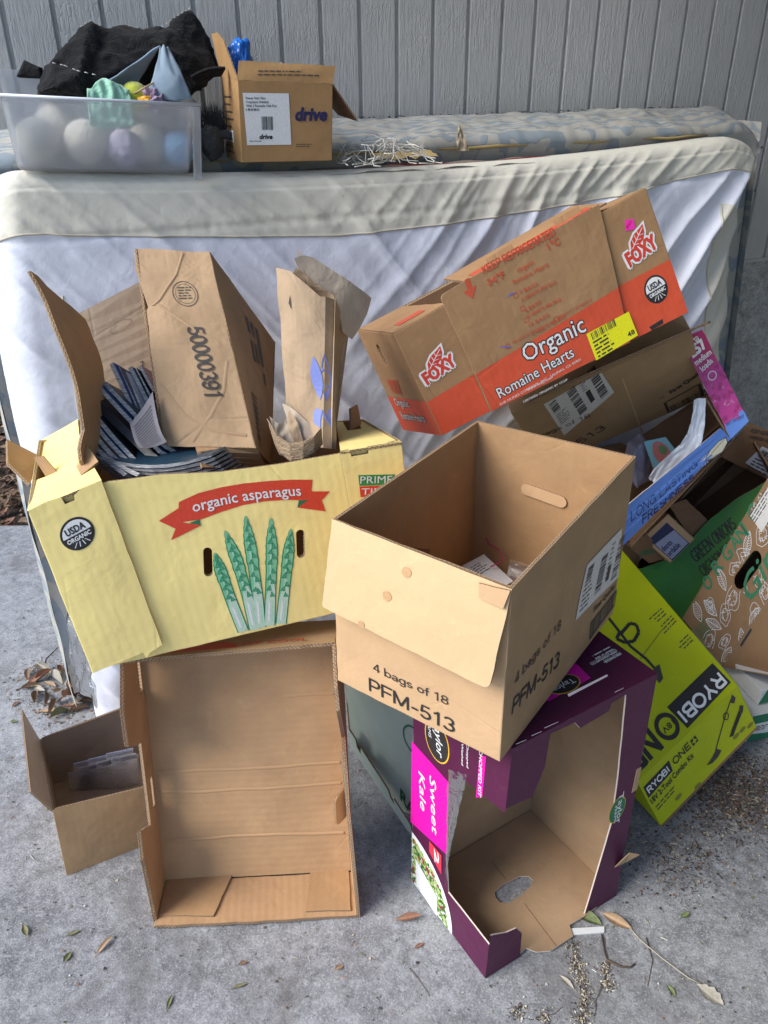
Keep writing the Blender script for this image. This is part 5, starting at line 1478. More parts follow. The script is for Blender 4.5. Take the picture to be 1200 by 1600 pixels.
prints('bar_code', mp, bars(yat(.08, .70), uxl, uyl, .060, .014, 20, 5), M_black2, yl_o, h=.0014)
prints('fine_print', mp, fine(yat(.06, .58), uxl, uyl, .055, 5, .0075, .0032, 8), M_black2, yl_o, h=.0014)
text(mp, yl_o, '48', yat(.80, .12), yat(.96, .12), .009, M_black, bold=.02, h=.0014)
def foxy_logo(P_, c, k, tilt):
    ct, st = math.cos(tilt), math.sin(tilt)
    def at(x, y): return (c[0] + (x * ct - y * st) * k, c[1] + (x * st + y * ct) * k)
    text(P_, fx, 'FOXY', at(-1, -.72), at(1, -.56), k * .72, M_white, bold=.14, h=.0010)
    text(P_, fx, 'FOXY', at(-.96, -.71), at(.96, -.55), k * .70, ink('crate red', (.62, .05, .03)), bold=.05, h=.0014)
    lf_ = [at(-.55, .0), at(-.45, .35), at(-.1, .62), at(.35, .75), at(.62, .85), at(.55, .45), at(.35, .15), at(-.05, .0)]
    lf2 = [at(-.68, -.06), at(-.55, .40), at(-.12, .74), at(.35, .86), at(.76, .98), at(.67, .42), at(.40, .06), at(0, -.08)]
    prints('logo_leaf_rim', P_, [lf2], M_white, fx, h=.0008)
    prints('logo_leaf', P_, [lf_], ink('leaf red', (.60, .05, .03)), fx, h=.0012)
    vn = [[at(-.5, .02), at(.5, .72), at(.53, .69), at(-.45, .0)]]
    for t in (.2, .42, .64):
        x, y = -.5 + t, .02 + .7 * t
        vn.append([at(x, y), at(x - .02, y + .28), at(x + .01, y + .28), at(x + .04, y)])
        vn.append([at(x, y), at(x + .30, y - .05), at(x + .30, y - .08), at(x + .03, y - .03)])
    prints('logo_vein', P_, vn, M_white, fx, h=.0015)
foxy_logo(p, [(0.0517,0.1416)][0], .036, .05)
foxy_logo(p, [(0.5298,0.1559)][0], .036, .05)
ring_usda(p, fx, [(0.5321,0.068)][0], .0265, tilt=.06)
pk_ = [(0.5179,0.2092),(0.5368,0.2032),(0.5321,0.1857),(0.5115,0.1913)]
prints('price_sticker', p, [pk_], M_pinkst, fx, h=.001)
text(p, fx, '$60', [(a * .8 + b * .2) for a, b in zip(pk_[3], pk_[1])], [(a * .25 + b * .75) for a, b in zip(pk_[3], pk_[1])], .005, ink('dark pink ink', (.55, .01, .2)), bold=.02, h=.0014)
nt_ = [(0.4899,0.009),(0.5239,0.0118),(0.5219,0.0034),(0.4928,0.0011)]
prints('notch', p, [nt_], M_black, fx, h=.001)

# ---- rear nappy carton, tipped forward under the romaine carton
rr_ = thing('labelled_carton', 'brown carton with a shipping label tipped forward under the orange romaine carton', 'box', ctr(Q['rear.bottom']))
RM_ = [M_kraft_tan, M_kraft_dk, M_edge]
p = Pan(Q['rear.front']); p.warp = bow(.003, rip=.0012, seed=15)
slab('front_panel', p, th=.005, r=.002, fold='LRBT', mats=RM_, parent=rr_)
for f, nm in (('right', 'side_panel'), ('left', 'side_panel'), ('back', 'back_panel'), ('bottom', 'bottom_panel'), ('top', 'top_panel')):
    slab(nm, Pan(Q['rear.' + f]), th=.005, r=.002, fold='LRBT', mats=RM_, parent=rr_)
c = [(0,0.1643),(0.1178,0.1829),(-0.0247,0.0087),(0.1904,0.069),(0.3429,0.0971),(0.4287,0.1263)]
sans(p, rr_, '4 bags of 18', c[0], (c[0][0] + .165, c[0][1] - .004), .0195, M_black2, h=.0012, w=0.115)
sans(p, rr_, 'PFM-513', c[2], c[3], .030, M_black2, h=.0012, w=0.135)
text(p, rr_, 'First Quality', [(0.3646,0.0978)][0], [(0.4546,0.1288)][0], .016, M_black, bold=.03, h=.0012, shear=.1)
text(p, rr_, 'by', [(0.3376,0.095)][0], [(0.3482,0.0991)][0], .008, M_black2, h=.0012)
bc = [(0.3402,0.068),(0.3432,0.0073),(0.4413,0.0175),(0.4386,0.0847)]
prints('bar_code', p, [[[bc[1], bc[2], bc[3], bc[0]], [tuple(a * .93 + b * .07 for a, b in zip(bc[i], bc[j])) for i, j in ((1, 3), (0, 2), (3, 1), (2, 0))]]] + bars((bc[1][0] + .012, bc[1][1] + .005), unit(bc[1], bc[2]), perp(unit(bc[1], bc[2])), .098, .026, 24, 9), M_black2, rr_, h=.0012)
lb = [(0.0836,0.1257),(0.2394,0.2219),(0.2294,0.3256),(0.078,0.3039)]
put_label(p, rr_, [lb[0], lb[3], lb[2], lb[1]], 6)
rb2 = [(0.2669,0.2614),(0.2649,-0.0418),(0.2686,-0.0414),(0.2701,0.2616)]
prints('crease', p, [rb2], M_kraft_lt, rr_, h=.0009)
# its lid flap sticks out beneath the romaine carton
fe = [p.map(0, p.H, .001), p.map(p.W, p.H, .001)]
fl = Pan([fe[0], fe[1], Vector([(0.7153,1.7000,1.0133)][0]), Vector([(0.3405,1.6600,0.8319)][0])])
flp = Pan([p.map(0.07, p.H, .001), p.map(p.W + .030, p.H, .001), p.map(p.W + .030, p.H + .10, .055), p.map(.06, p.H + .10, .055)])
flp.warp = lambda x, y: .010 * x * x * y
slab('lid_flap', flp, [(0, 0), (flp.W, 0), (flp.W + .006, flp.H * .5), (flp.W - .004, flp.H * .8), (flp.W * .93, flp.H), (0, flp.H)], th=.005, mats=[M_kraft_tan, M_kraft_tan, M_edge], parent=rr_, rough=.0012, div=(14, 3))

# ------------------------------------------------------------------ right hand pile
# lime tool carton leaning on its end
ry = thing('tool_carton', 'lime green and black cordless tool kit carton standing askew on one corner at the right', 'box', Vector(Q['ry.low'][0]))
lowp, upp = Pan(Q['ry.low']), Pan(Q['ry.up'])
LM = [M_lime, M_kraft_dk, M_pedge]
nr_ = upp.normal(); 
slab('end_panel', lowp, th=.004, r=.0015, fold='LR', mats=LM, parent=ry, rough=.0006)
slab('front_panel', upp, th=.004, r=.0015, fold='LR', mats=LM, parent=ry, rough=.0004)
dz = -nr_ * .125
lowd = lowp.map(0, 0, 0), lowp.map(lowp.W, 0, 0)
a_, b_, c_, d_ = [Vector(v) for v in (Q['ry.low'][0], Q['ry.low'][1], Q['ry.up'][2], Q['ry.up'][3])]
n2 = (Vector(Q['ry.up'][3]) - Vector(Q['ry.up'][0])).normalized()
bl, br = a_ + n2 * .06 - nr_ * .012, b_ + n2 * .06 - nr_ * .012
bl, br = Vector((bl.x, bl.y, max(bl.z, .004))), br
bkq = [br + n2 * .02, bl + n2 * .02, d_ + dz * .8, c_ + dz * .8]
slab('back_panel', Pan(bkq), th=.004, mats=LM, parent=ry)
slab('bottom_panel', Pan([bl + n2 * .02, br + n2 * .02, b_, a_]), th=.003, mats=LM, parent=ry)
def side(q): 
    V = [Vector(v) for v in q]
    link('side_panel', mesh_of('side_panel', V, [list(range(len(V)))]), ry, [M_lime])
side([a_, bl + n2 * .02, d_ + dz * .8, d_, Q['ry.up'][0]][::-1])
side([b_, br + n2 * .02, c_ + dz * .8, c_, Q['ry.up'][1]])
slab('top_panel', Pan([d_, c_, c_ + dz * .8, d_ + dz * .8]), th=.003, mats=LM, parent=ry)
bb = [(0.3428,0.0758),(0.3473,0.016),(0.1811,0.0085),(0.1754,0.0724)]
prints('logo_block', upp, [bb], M_black, ry)
c = [(0.3512,0.0526),(0.1802,0.0488)]
tu = unit(c[0], c[1]); pe = perp(tu)
bw = math.hypot(bb[1][0] - bb[0][0], bb[1][1] - bb[0][1])
t0 = [(0.335,0.0288),(0.334,0.0521)][0]
sans(upp, ry, 'RYOBI', [(0.3389,0.0523)][0], [(0.1813,0.0498)][0], bw * .52, M_white, w=.21, h=.0012)
on = [(0.1591,0.0305),(0.0201,0.0309)]
o1 = [(0.1441,0.0419)][0]
def rg(c, r0, r1): return [circle(c, r0), circle(c, r1)]
prints('logo_ring', upp, [rg(o1, .031, .0205)], M_black, ry, h=.0009)
text(upp, ry, '18V', [(0.1643,0.0464)][0], [(0.1277,0.0454)][0], .013, M_black, bold=.015, h=.0009)
sans(upp, ry, 'NE', (o1[0] - .040, o1[1] + .029), (o1[0] - .140, o1[1] + .029), .058, M_black, w=.20, h=.0009)
# picture of the string trimmer on the front panel
def strokes(pan, pts_, w):
    out = []
    for a, b in zip(pts_, pts_[1:]):
        n = perp(unit(a, b)); out.append([(a[0] + n[0] * w, a[1] + n[1] * w), (a[0] - n[0] * w, a[1] - n[1] * w), (b[0] - n[0] * w, b[1] - n[1] * w), (b[0] + n[0] * w, b[1] + n[1] * w)])
    return out
tr_ = [(0.2077,0.3152),(0.2059,0.2631),(0.2037,0.227),(0.2144,0.1816),(0.2156,0.1471)]
prints('trimmer_shaft', upp, strokes(upp, tr_, .0035), M_black, ry)
gr_ = [(0.2059,0.2631),(0.2417,0.2677),(0.2527,0.2559),(0.2447,0.2388),(0.2189,0.231),(0.1985,0.242),(0.1882,0.2609),(0.2055,0.2672)]
prints('trimmer_handle', upp, strokes(upp, gr_, .004), M_black, ry, h=.0009)
mt = [(0.2122,0.1571),(0.2316,0.1539),(0.2156,0.1249),(0.1993,0.1222),(0.2002,0.1363)]
prints('trimmer_head', upp, [mt], M_black2, ry, h=.0011)
for (a, b), sd in (([(0.3342,0.2318),(0.2822,0.2307)], 1), ([(0.3431,0.204),(0.2926,0.2002)], 2), ([(0.3436,0.1458),(0.2956,0.1446)], 3)):
    prints('fine_print', upp, fine(a, unit(a, b), perp(unit(a, b)), .05, 3, .008, .0026, sd), M_black2, ry)
lines_ = [(0.3016,0.209),(0.2015,0.1911),(0.237,0.1369),(0.2067,0.1873)]
prints('thin_line', upp, strokes(upp, lines_[0:2], .0006), M_black2, ry, h=.0008)
# lower panel
c = [(0.0078,0.1094),(0.0971,0.1134),(0.0936,0.0866),(0.006,0.0799)]
prints('logo_block', lowp, [c], M_black, ry)
sans(lowp, ry, 'RYOBI', [(0.0128,0.0871)][0], [(0.0885,0.0927)][0], .015, M_white, w=.22, h=.0012)
sans(lowp, ry, 'ONE', [(0.1042,0.0928)][0], [(0.1679,0.0973)][0], .017, M_black, w=.18, h=.0009)
pm_ = [(0.1695,0.1111),(0.1887,0.1127),(0.1903,0.0964),(0.171,0.0949)]
prints('plus_block', lowp, [pm_], M_black, ry)
g = (sum(q[0] for q in pm_) / 4, sum(q[1] for q in pm_) / 4)
prints('plus_sign', lowp, [[(g[0] - .007, g[1] - .002), (g[0] + .007, g[1] - .002), (g[0] + .007, g[1] + .002), (g[0] - .007, g[1] + .002)], [(g[0] - .002, g[1] - .007), (g[0] + .002, g[1] - .007), (g[0] + .002, g[1] + .007), (g[0] - .002, g[1] + .007)]], M_lime, ry, h=.0011)
text(lowp, ry, '18V 2-Tool Combo Kit', [(0.0075,0.0621)][0], [(0.1602,0.0735)][0], .0125, M_black, bold=.02)
c = [(0.0113,0.0478),(0.1401,0.056)]
prints('fine_print', lowp, fine(c[0], unit(*c), perp(unit(*c)), .10, 2, .008, .003, 3), M_black2, ry)
tr_ = [(0.3218,0.1165),(0.2824,0.0898),(0.2211,0.043)]
prints('trimmer_shaft', lowp, strokes(lowp, tr_, .0016), M_black, ry)
hd_ = [(0.2242,0.0443),(0.2355,0.0312),(0.2197,0.0249),(0.1975,0.0239),(0.1802,0.0305),(0.2022,0.0354)]
prints('trimmer_head', lowp, [hd_], M_black2, ry, h=.0009)
mt = [(0.3288,0.1245),(0.335,0.1101),(0.3248,0.1007),(0.3156,0.1098)]
prints('trimmer_motor', lowp, [mt], M_black2, ry, h=.0009)
oc = [(0.288,0.0911)][0]
prints('trimmer_handle', lowp, [rg(oc, .0095, .007)], M_black, ry, h=.001)
bl_ = [(0.3387,0.0784),(0.3383,0.069),(0.2822,0.036),(0.2707,0.0414),(0.3249,0.0756)]
prints('blower_tube', lowp, [bl_], M_black, ry, h=.001)
bl_ = [(0.3359,0.0863),(0.3461,0.0784),(0.336,0.065),(0.3243,0.0703)]
prints('blower_body', lowp, [bl_], M_black2, ry, h=.0012)
M_scuff = ink('dirt smear', (.20, .19, .03))
for k_, q in enumerate([(0.3151,0.0291),(0.341,0.022),(0.2905,0.0293),(0.0751,0.0255),(0.1335,0.0084)]):
    prints('dirt_smear', lowp, [[(q[0] + .012 * math.cos(i * .5) * (1 + .6 * noise.noise((i, k_, 0))), q[1] + .005 * math.sin(i * .5) * (1 + .6 * noise.noise((k_, i, 0)))) for i in range(12)]], M_scuff, ry, h=.0005)

# green onion carton
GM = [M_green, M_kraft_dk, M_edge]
go = thing('green_onion_carton', 'open brown carton with a green onions front, tipped up behind the lime tool carton', 'box', Vector(Q['go.face'][0]))
gp_ = Pan(Q['go.face'])
og = [(0.4209,0.1046),(0.327,0.1362),(0.2432,0.1506),(0.1753,0.1506),(0.0942,0.1579),(0.024,0.1917),(-0,0.2103)]
W_, H_ = gp_.W, gp_.H
ol = [(0, 0), (W_, 0), (W_, H_ * .55)] + og
slab('front_panel', gp_, ol, th=.004, r=.0015, fold='B', mats=GM, parent=go, rough=.0006)
sans(gp_, go, 'GREEN ONIONS', [(0.1395,0.0992)][0], [(0.2859,0.0813)][0], .034, M_black, w=.11)
sans(gp_, go, 'OIGNONS VERTS', [(0.1297,0.0606)][0], [(0.2992,0.0388)][0], .030, M_black, w=.11)
lg_ = [(-0,0.2103),(0.024,0.1917),(0.0942,0.1579),(0.0367,0.1414),(0.0037,0.1571)]
gn = gp_.normal()
back = -gn * .24
sides = [(0, 'L'), (1, 'B')]
q0, q1, q2, q3 = [gp_.map(*c) for c in ((0, 0), (W_, 0), (W_, H_), (0, H_))]
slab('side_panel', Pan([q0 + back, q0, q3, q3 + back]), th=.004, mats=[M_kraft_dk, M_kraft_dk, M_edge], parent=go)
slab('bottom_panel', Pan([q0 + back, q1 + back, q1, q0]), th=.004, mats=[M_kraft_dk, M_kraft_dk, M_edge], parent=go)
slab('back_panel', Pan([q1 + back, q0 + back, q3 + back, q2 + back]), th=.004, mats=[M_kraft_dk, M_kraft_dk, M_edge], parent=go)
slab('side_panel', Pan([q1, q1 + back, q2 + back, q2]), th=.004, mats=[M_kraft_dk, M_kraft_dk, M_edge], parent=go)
# inner flap of bare board folded towards us at its left
fq = [(0.6357,1.8000,0.3936),(0.7170,1.8200,0.3196),(0.7914,1.8600,0.3138),(0.7024,1.8400,0.3985)]
slab('flap', Pan([fq[1], fq[2], fq[3], fq[0]]), th=.004, mats=[M_kraft_dk, M_kraft_dk, M_edge], parent=go, rough=.001)
tx = Pan([fq[1], fq[2], fq[3], fq[0]])
text(tx, go, 'ORG', (.006, tx.H * .35), (.05, tx.H * .35), .022, M_leafgreen, bold=.03)
fq = [(0.7742,1.9000,0.4528),(0.8246,1.9200,0.4611),(0.8868,1.8900,0.4071),(0.8431,1.8800,0.3587)]
slab('flap', Pan([fq[3], fq[2], fq[1], fq[0]]), th=.004, mats=[M_kraft_dk, M_kraft_dk, M_edge], parent=go, rough=.001)
fq = [(0.8409,1.8750,0.3617),(0.8845,1.8850,0.4100),(1.0239,1.9000,0.5237),(1.0257,1.9000,0.4928),(0.8957,1.8850,0.3877)]

# small carton with dark label inside it
dq = [(0.6943,1.8450,0.3816),(0.7627,1.8700,0.4439),(0.8400,1.8500,0.3768),(0.7747,1.8250,0.3157)]
dn = thing('denture_carton', 'small white and navy carton lying inside the green onion carton', 'box', Vector(dq[3]))
dp = Pan([dq[3], dq[2], dq[1], dq[0]])
slab('front_panel', dp, th=.003, mats=[M_kraft_lt, M_kraft, M_edge], parent=dn)
lab = [(dp.W * .10, dp.H * .02), (dp.W * .80, dp.H * .02), (dp.W * .80, dp.H * .86), (dp.W * .10, dp.H * .86)]
M_lav = ink('lavender label', (.36, .37, .52))
prints('label', dp, [lab], M_navy, dn)
prints('label_panel', dp, [[(dp.W * .12, dp.H * .05), (dp.W * .78, dp.H * .05), (dp.W * .78, dp.H * .58), (dp.W * .12, dp.H * .66)]], M_lav, dn, h=.0010)
text(dp, dn, 'dents', (dp.W * .14, dp.H * .34), (dp.W * .48, dp.H * .34), .016, M_navy, bold=.02, h=.0014)
text(dp, dn, 'ordable', (dp.W * .14, dp.H * .14), (dp.W * .58, dp.H * .14), .016, M_navy, bold=.02, h=.0014)
dnn = dp.normal() * -.05
c4 = [dp.map(*c) for c in ((0, 0), (dp.W, 0), (dp.W, dp.H), (0, dp.H))]
for i in range(4):
    a, b = c4[i], c4[(i + 1) % 4]
    slab('side_panel', Pan([a + dnn, b + dnn, b, a]), th=.002, mats=[M_kraft_lt, M_kraft, M_edge], parent=dn)

# ginger carton
gi = thing('ginger_carton', 'kraft organic ginger carton with white line drawings of ginger at the right edge', 'box', Vector(Q['gin.face'][0]))
gf = Pan(Q['gin.face']); W_, H_ = gf.W, gf.H
hl = [(0.1869,0.0932),(0.257,0.0888)]
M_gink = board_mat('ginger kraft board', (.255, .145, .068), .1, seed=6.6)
slab('front_panel', gf, None, [pill(hl[0], hl[1], .019)], th=.004, r=.0015, fold='LRBT', mats=[M_gink, M_kraft_dk, M_edge], parent=gi)
gnm = gf.normal(); bk_ = -gnm * .22
c4 = [gf.map(*c) for c in ((0, 0), (W_, 0), (W_, H_), (0, H_))]
for i, nm in ((0, 'bottom_panel'), (1, 'side_panel'), (2, 'top_panel'), (3, 'side_panel')):
    a, b = c4[i], c4[(i + 1) % 4]
    slab(nm, Pan([a + bk_, b + bk_, b, a]), th=.004, r=.0015, mats=[M_gink, M_kraft_dk, M_edge], parent=gi)
slab('back_panel', Pan([c4[1] + bk_, c4[0] + bk_, c4[3] + bk_, c4[2] + bk_]), th=.004, mats=[M_gink, M_kraft_dk, M_edge], parent=gi)
# lower skirt: the unprinted face that turns down and to the right
sk = [c4[0] + gnm * .0, c4[1], c4[1] + (c4[0] - c4[3]).normalized() * .16, c4[0] + (c4[0] - c4[3]).normalized() * .02 + Vector((.02, 0, -.01))]
skq = [(0.9079,1.6220,0.1194),(1.1334,1.6900,0.5454),(1.1423,1.5000,0.1565),(0.9356,1.5000,0.2019)]
slab('side_panel', Pan([Vector(skq[3]), Vector(skq[2]), c4[1], c4[0]]), th=.004, r=.001, mats=[M_gink, M_kraft_dk, M_edge], parent=gi)
ol_ = [(0.0941,0.1535),(0.1202,0.1436),(0.1521,0.142),(0.1914,0.1363),(0.229,0.1323),(0.2758,0.1374),(0.2956,0.1396),(0.3322,0.1357)]
M_whline = ink('white line print', (.66, .64, .62))
ch = 'ORGANIC'
og_ = [(0.1004,0.1507),(0.1472,0.1515),(0.1884,0.1475),(0.223,0.1463),(0.2507,0.1444),(0.273,0.1403),(0.3045,0.1453)]
tdir = unit(og_[0], og_[-1])
for i, l in enumerate(ch):
    a = og_[i]
    text(gf, gi, l, a, (a[0] + tdir[0] * (.026 if l != 'I' else .007), a[1] + tdir[1] * (.026 if l != 'I' else .007)), .034, M_leafgreen, bold=.02, h=.0012)
gg = [(0.1714,0.0349),(0.3275,0.0332)]
text(gf, gi, 'Ginger', gg[0], (gg[0][0] + .26, gg[0][1] + .01), .052, M_leafgreen, bold=.012, shear=.25, h=.0012)
rs = random.Random(31)
def root_drawing(c, k, rot, sd):
    out = []
    for ring in range(2):
        q = []
        for i in range(26):
            t = 2 * math.pi * i / 26
            r_ = k * (1 + .38 * noise.noise((math.cos(t) * 1.3 + sd, math.sin(t) * 1.3, sd * 3.1))) * (1 if ring == 0 else .55)
            x, y = r_ * math.cos(t) * 1.35, r_ * math.sin(t) * .85
            q.append((c[0] + x * math.cos(rot) - y * math.sin(rot), c[1] + x * math.sin(rot) + y * math.cos(rot)))
        q.append(q[0]); out += strokes(gf, q, .0007)
    for j in range(16):
        a = rs.uniform(0, 6.28); r0, r1 = k * rs.uniform(.2, .6), k * rs.uniform(.7, .95)
        p0 = (c[0] + r0 * math.cos(a), c[1] + r0 * math.sin(a) * .8); p1 = (c[0] + r1 * math.cos(a + .5), c[1] + r1 * math.sin(a + .5) * .8)
        out += strokes(gf, [p0, p1], .0005)
    return out
def leaf_drawing(c, k, rot):
    out = []
    def at(x, y): return (c[0] + k * (x * math.cos(rot) - y * math.sin(rot)), c[1] + k * (x * math.sin(rot) + y * math.cos(rot)))
    up = [at(-1 + 2 * i / 10, .42 * math.sin(math.pi * i / 10)) for i in range(11)]; dn_ = [at(-1 + 2 * i / 10, -.42 * math.sin(math.pi * i / 10)) for i in range(11)]
    out += strokes(gf, up, .0009) + strokes(gf, dn_, .0009) + strokes(gf, [at(-1, 0), at(1, 0)], .0008)
    for i in range(2, 9):
        x = -1 + 2 * i / 10; y = .36 * math.sin(math.pi * i / 10)
        out += strokes(gf, [at(x, 0), at(x + .22, y)], .0006) + strokes(gf, [at(x, 0), at(x + .22, -y)], .0006)
    return out
dl = []
for i, c in enumerate([(0.143,0.0837),(0.237,0.059),(0.1967,0.1189),(0.3102,0.1087),(0.0989,0.0774),(0.1746,0.0022),(0.0186,0.0757),(0.0491,0.0365),(0.083,0.1268),(0.2379,0.1155),(0.3429,0.166),(0.2263,0.0216)]):
    dl += root_drawing(c, (.024, .022, .019, .022, .018, .020, .022, .016, .014, .02, .018, .02)[i], (.3, 1.1, 2, .2, .8, 1.6, .4, 0, 1, 2, .5, 1)[i], i + 1)
for c, r_ in zip([(0.0776,0.122),(0.1588,0.0072),(0.0932,-0.0015),(0.0276,0.0099),(0.1504,0.1376),(0.2615,0.1294),(0.0569,0.0898),(0.1885,0.0836),(0.0446,0.1482)], (1.6, .2, .9, .1, 1.2, .5, 1.9, 1.3, 1.2)):
    dl += leaf_drawing(c, .028, r_)
def near_hole(x, y):
    t = max(0, min(1, ((x - hl[0][0]) * (hl[1][0] - hl[0][0]) + (y - hl[0][1]) * (hl[1][1] - hl[0][1])) / ((hl[1][0] - hl[0][0]) ** 2 + (hl[1][1] - hl[0][1]) ** 2)))
    return math.hypot(x - hl[0][0] - t * (hl[1][0] - hl[0][0]), y - hl[0][1] - t * (hl[1][1] - hl[0][1])) < .021
dl = [p_ for p_ in dl if not any(near_hole(x, y) for x, y in p_) and all(.002 < x < W_ - .002 and .002 < y < H_ - .002 for x, y in p_)]
prints('line_drawing', gf, dl, M_whline, gi, h=.0009)
lb = [(0.289,0.1389),(0.2812,0.0727),(0.4122,0.0737),(0.4206,0.1329)]
lb = [(0.3084,0.1633),(0.3101,0.1142),(0.4178,0.1188),(0.4161,0.1626)]
prints('label', gf, [lb], M_greylab, gi, h=.0016)
prints('fine_print', gf, fine(lb[0], unit(lb[0], lb[3]), perp(unit(lb[0], lb[3])), .08, 4, .007, .0026, 6), M_black2, gi, h=.002)
sl = [(0.0811,-0.0066),(0.1304,-0.0043)]
prints('slot', gf, [pill(sl[0], sl[1], .003)], M_black, gi, h=.0012)
st_ = [(0.0082,0.1218),(0.0611,0.1184)]
prints('stamp_print', gf, fine(st_[0], unit(*st_), perp(unit(*st_)), .05, 5, .008, .003, 9), M_leafgreen, gi, h=.0011)

# two flat green and white cartons under it on the floor
def flat_carton(label, lo, hi, seed):
    t = thing('flat_carton', label, 'box', Vector(((lo[0] + hi[0]) / 2, (lo[1] + hi[1]) / 2, lo[2])))
    M = Matrix.Translation(Vector(lo)) @ Matrix.Rotation(R(14), 4, 'Z')
    w, d, hh = hi[0] - lo[0], hi[1] - lo[1], hi[2] - lo[2]
    def P(x, y, z): return M @ Vector((x * w, y * d, z * hh))
    fr = Pan([P(0, 0, 0), P(1, 0, 0), P(1, 0, 1), P(0, 0, 1)])
    wm = [ink('white carton print', (.56, .57, .56)), M_kraft, M_edge]
    slab('front_panel', fr, th=.003, fold='LRBT', mats=wm, parent=t)
    slab('side_panel', Pan([P(0, 1, 0), P(0, 0, 0), P(0, 0, 1), P(0, 1, 1)]), th=.003, fold='LRBT', mats=[M_greylab, M_kraft, M_edge], parent=t)
    slab('side_panel', Pan([P(1, 0, 0), P(1, 1, 0), P(1, 1, 1), P(1, 0, 1)]), th=.003, fold='LRBT', mats=wm, parent=t)
    slab('back_panel', Pan([P(1, 1, 0), P(0, 1, 0), P(0, 1, 1), P(1, 1, 1)]), th=.003, fold='LRBT', mats=wm, parent=t)
    slab('top_panel', Pan([P(0, 0, 1), P(1, 0, 1), P(1, 1, 1), P(0, 1, 1)]), th=.003, fold='LRBT', mats=wm, parent=t)
    slab('bottom_panel', Pan([P(0, 1, 0), P(1, 1, 0), P(1, 0, 0), P(0, 0, 0)]), th=.003, fold='LRBT', mats=wm, parent=t)
    H_ = fr.H
    gm = ink('bottle green print', (.012, .14, .065))
    if seed == 1:
        prints('green_band', fr, [[(.001, .001), (fr.W - .001, .001), (fr.W - .001, .022), (.05, .020), (.001, .026)]], gm, t)
        prints('green_band', fr, [[(.001, H_ - .030), (fr.W - .001, H_ - .024), (fr.W - .001, H_ - .001), (.001, H_ - .001)]], gm, t)
        prints('printed_text', fr, fine((.02, .034), (1, 0), (0, 1), .035, 3, -.006, .003, 3), M_black2, t)
    else:
        prints('green_band', fr, [[(.001, .002), (.034, .002), (.045, H_ - .002), (.016, H_ - .002)]], gm, t)
        prints('green_band', fr, [[(.052, .022), (fr.W - .001, .022), (fr.W - .001, H_ - .001), (.050, H_ - .001)]], gm, t)
    return t
flat_carton('flat white carton with green bands lying on the floor at the right edge', (.905, 1.475, .004), (1.30, 1.80, .092), 1)
flat_carton('flat green carton with a white edge, stacked on the white one under the ginger carton', (.930, 1.510, .095), (1.32, 1.83, .142), 2)

# brown keep refrigerated carton, open towards us
kb = thing('refrigerated_carton', 'dark brown open carton with a barcode label on its raised flap at the right edge', 'box', Vector([(0.9972,2.0500,0.3467)][0]))
oq = [(0.7987,1.9300,0.4260),(0.9123,1.9300,0.3193),(1.0865,1.9700,0.4794),(0.9203,1.9700,0.5674)]
oq = [Vector(v) for v in oq]
nb_ = (oq[1] - oq[0]).cross(oq[3] - oq[0]).normalized()
if nb_.y > 0: nb_ = -nb_
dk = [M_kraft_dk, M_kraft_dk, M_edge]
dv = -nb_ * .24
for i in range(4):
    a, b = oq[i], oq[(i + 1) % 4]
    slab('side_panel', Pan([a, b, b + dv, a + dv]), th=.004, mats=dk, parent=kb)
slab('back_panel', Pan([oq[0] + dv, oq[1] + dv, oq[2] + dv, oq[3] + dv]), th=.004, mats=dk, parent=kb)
fq = [(0.9102,1.9550,0.5726),(1.0956,1.9750,0.4728),(1.1659,2.0000,0.5737),(0.9861,1.9900,0.6557)]
kf = Pan(fq)
slab('flap', kf, th=.004, mats=dk, parent=kb, rough=.0008)
def kuv(px): return px
def on_pan(P_, w):
    a = P_.q[0]; ex = P_.q[1] - a; ey = P_.q[3] - a; n = ex.cross(ey); w = Vector(w) - a
    return (w.cross(ey).dot(n) / n.dot(n) * P_.W, ex.cross(w).dot(n) / n.dot(n) * P_.H)
def hitp(P_, w):
    """where the sight line of a world point crosses the panel (used only to read off print positions while modelling)"""
    return on_pan(P_, w)
lb = [(kf.W * .36, kf.H * .12), (kf.W * .92, kf.H * .05), (kf.W * .90, kf.H * .62), (kf.W * .40, kf.H * .62)]
prints('label', kf, [lb], ink('cold white label', (.66, .70, .76)), kb)
tl_ = unit(lb[3], lb[2])
prints('bar_code', kf, bars((lb[3][0] + .008, lb[3][1] - .030), tl_, perp(tl_), .075, .022, 18, 8), M_black2, kb, h=.001)
prints('fine_print', kf, fine((lb[3][0] + .006, lb[3][1] - .040), tl_, perp(tl_), .07, 5, .009, .0035, 8), M_black2, kb, h=.001)
text(kf, kb, 'KEEP REFRIGERATED', (kf.W * .10, kf.H * .80), (kf.W * .62, kf.H * .96), .012, M_black, bold=.01)
text(kf, kb, 'GARDER REFRIGERE', (kf.W * .14, kf.H * .66), (kf.W * .64, kf.H * .82), .010, M_black, bold=.01)
# pale lump of plastic film deep inside
fb = [(1.0174,2.1000,0.3882),(1.0574,2.1000,0.3877),(1.0535,2.1000,0.3510),(1.0326,2.1000,0.3404)]
M_bagw = plain('pale plastic bag', (.50, .52, .58), .4, 25, .6, .1)
o = sheet('plastic_bag', lambda s, t: (Vector(fb[0]) * (1 - s) + Vector(fb[1]) * s) * (1 - t) + (Vector(fb[3]) * (1 - s) + Vector(fb[2]) * s) * t + Vector((0, .02 * noise.noise((s * 3, t * 3, 1)), 0)), 10, 10, [M_bagw])
tag(o, 'crumpled pale plastic bag deep inside the dark brown carton', 'plastic bag')

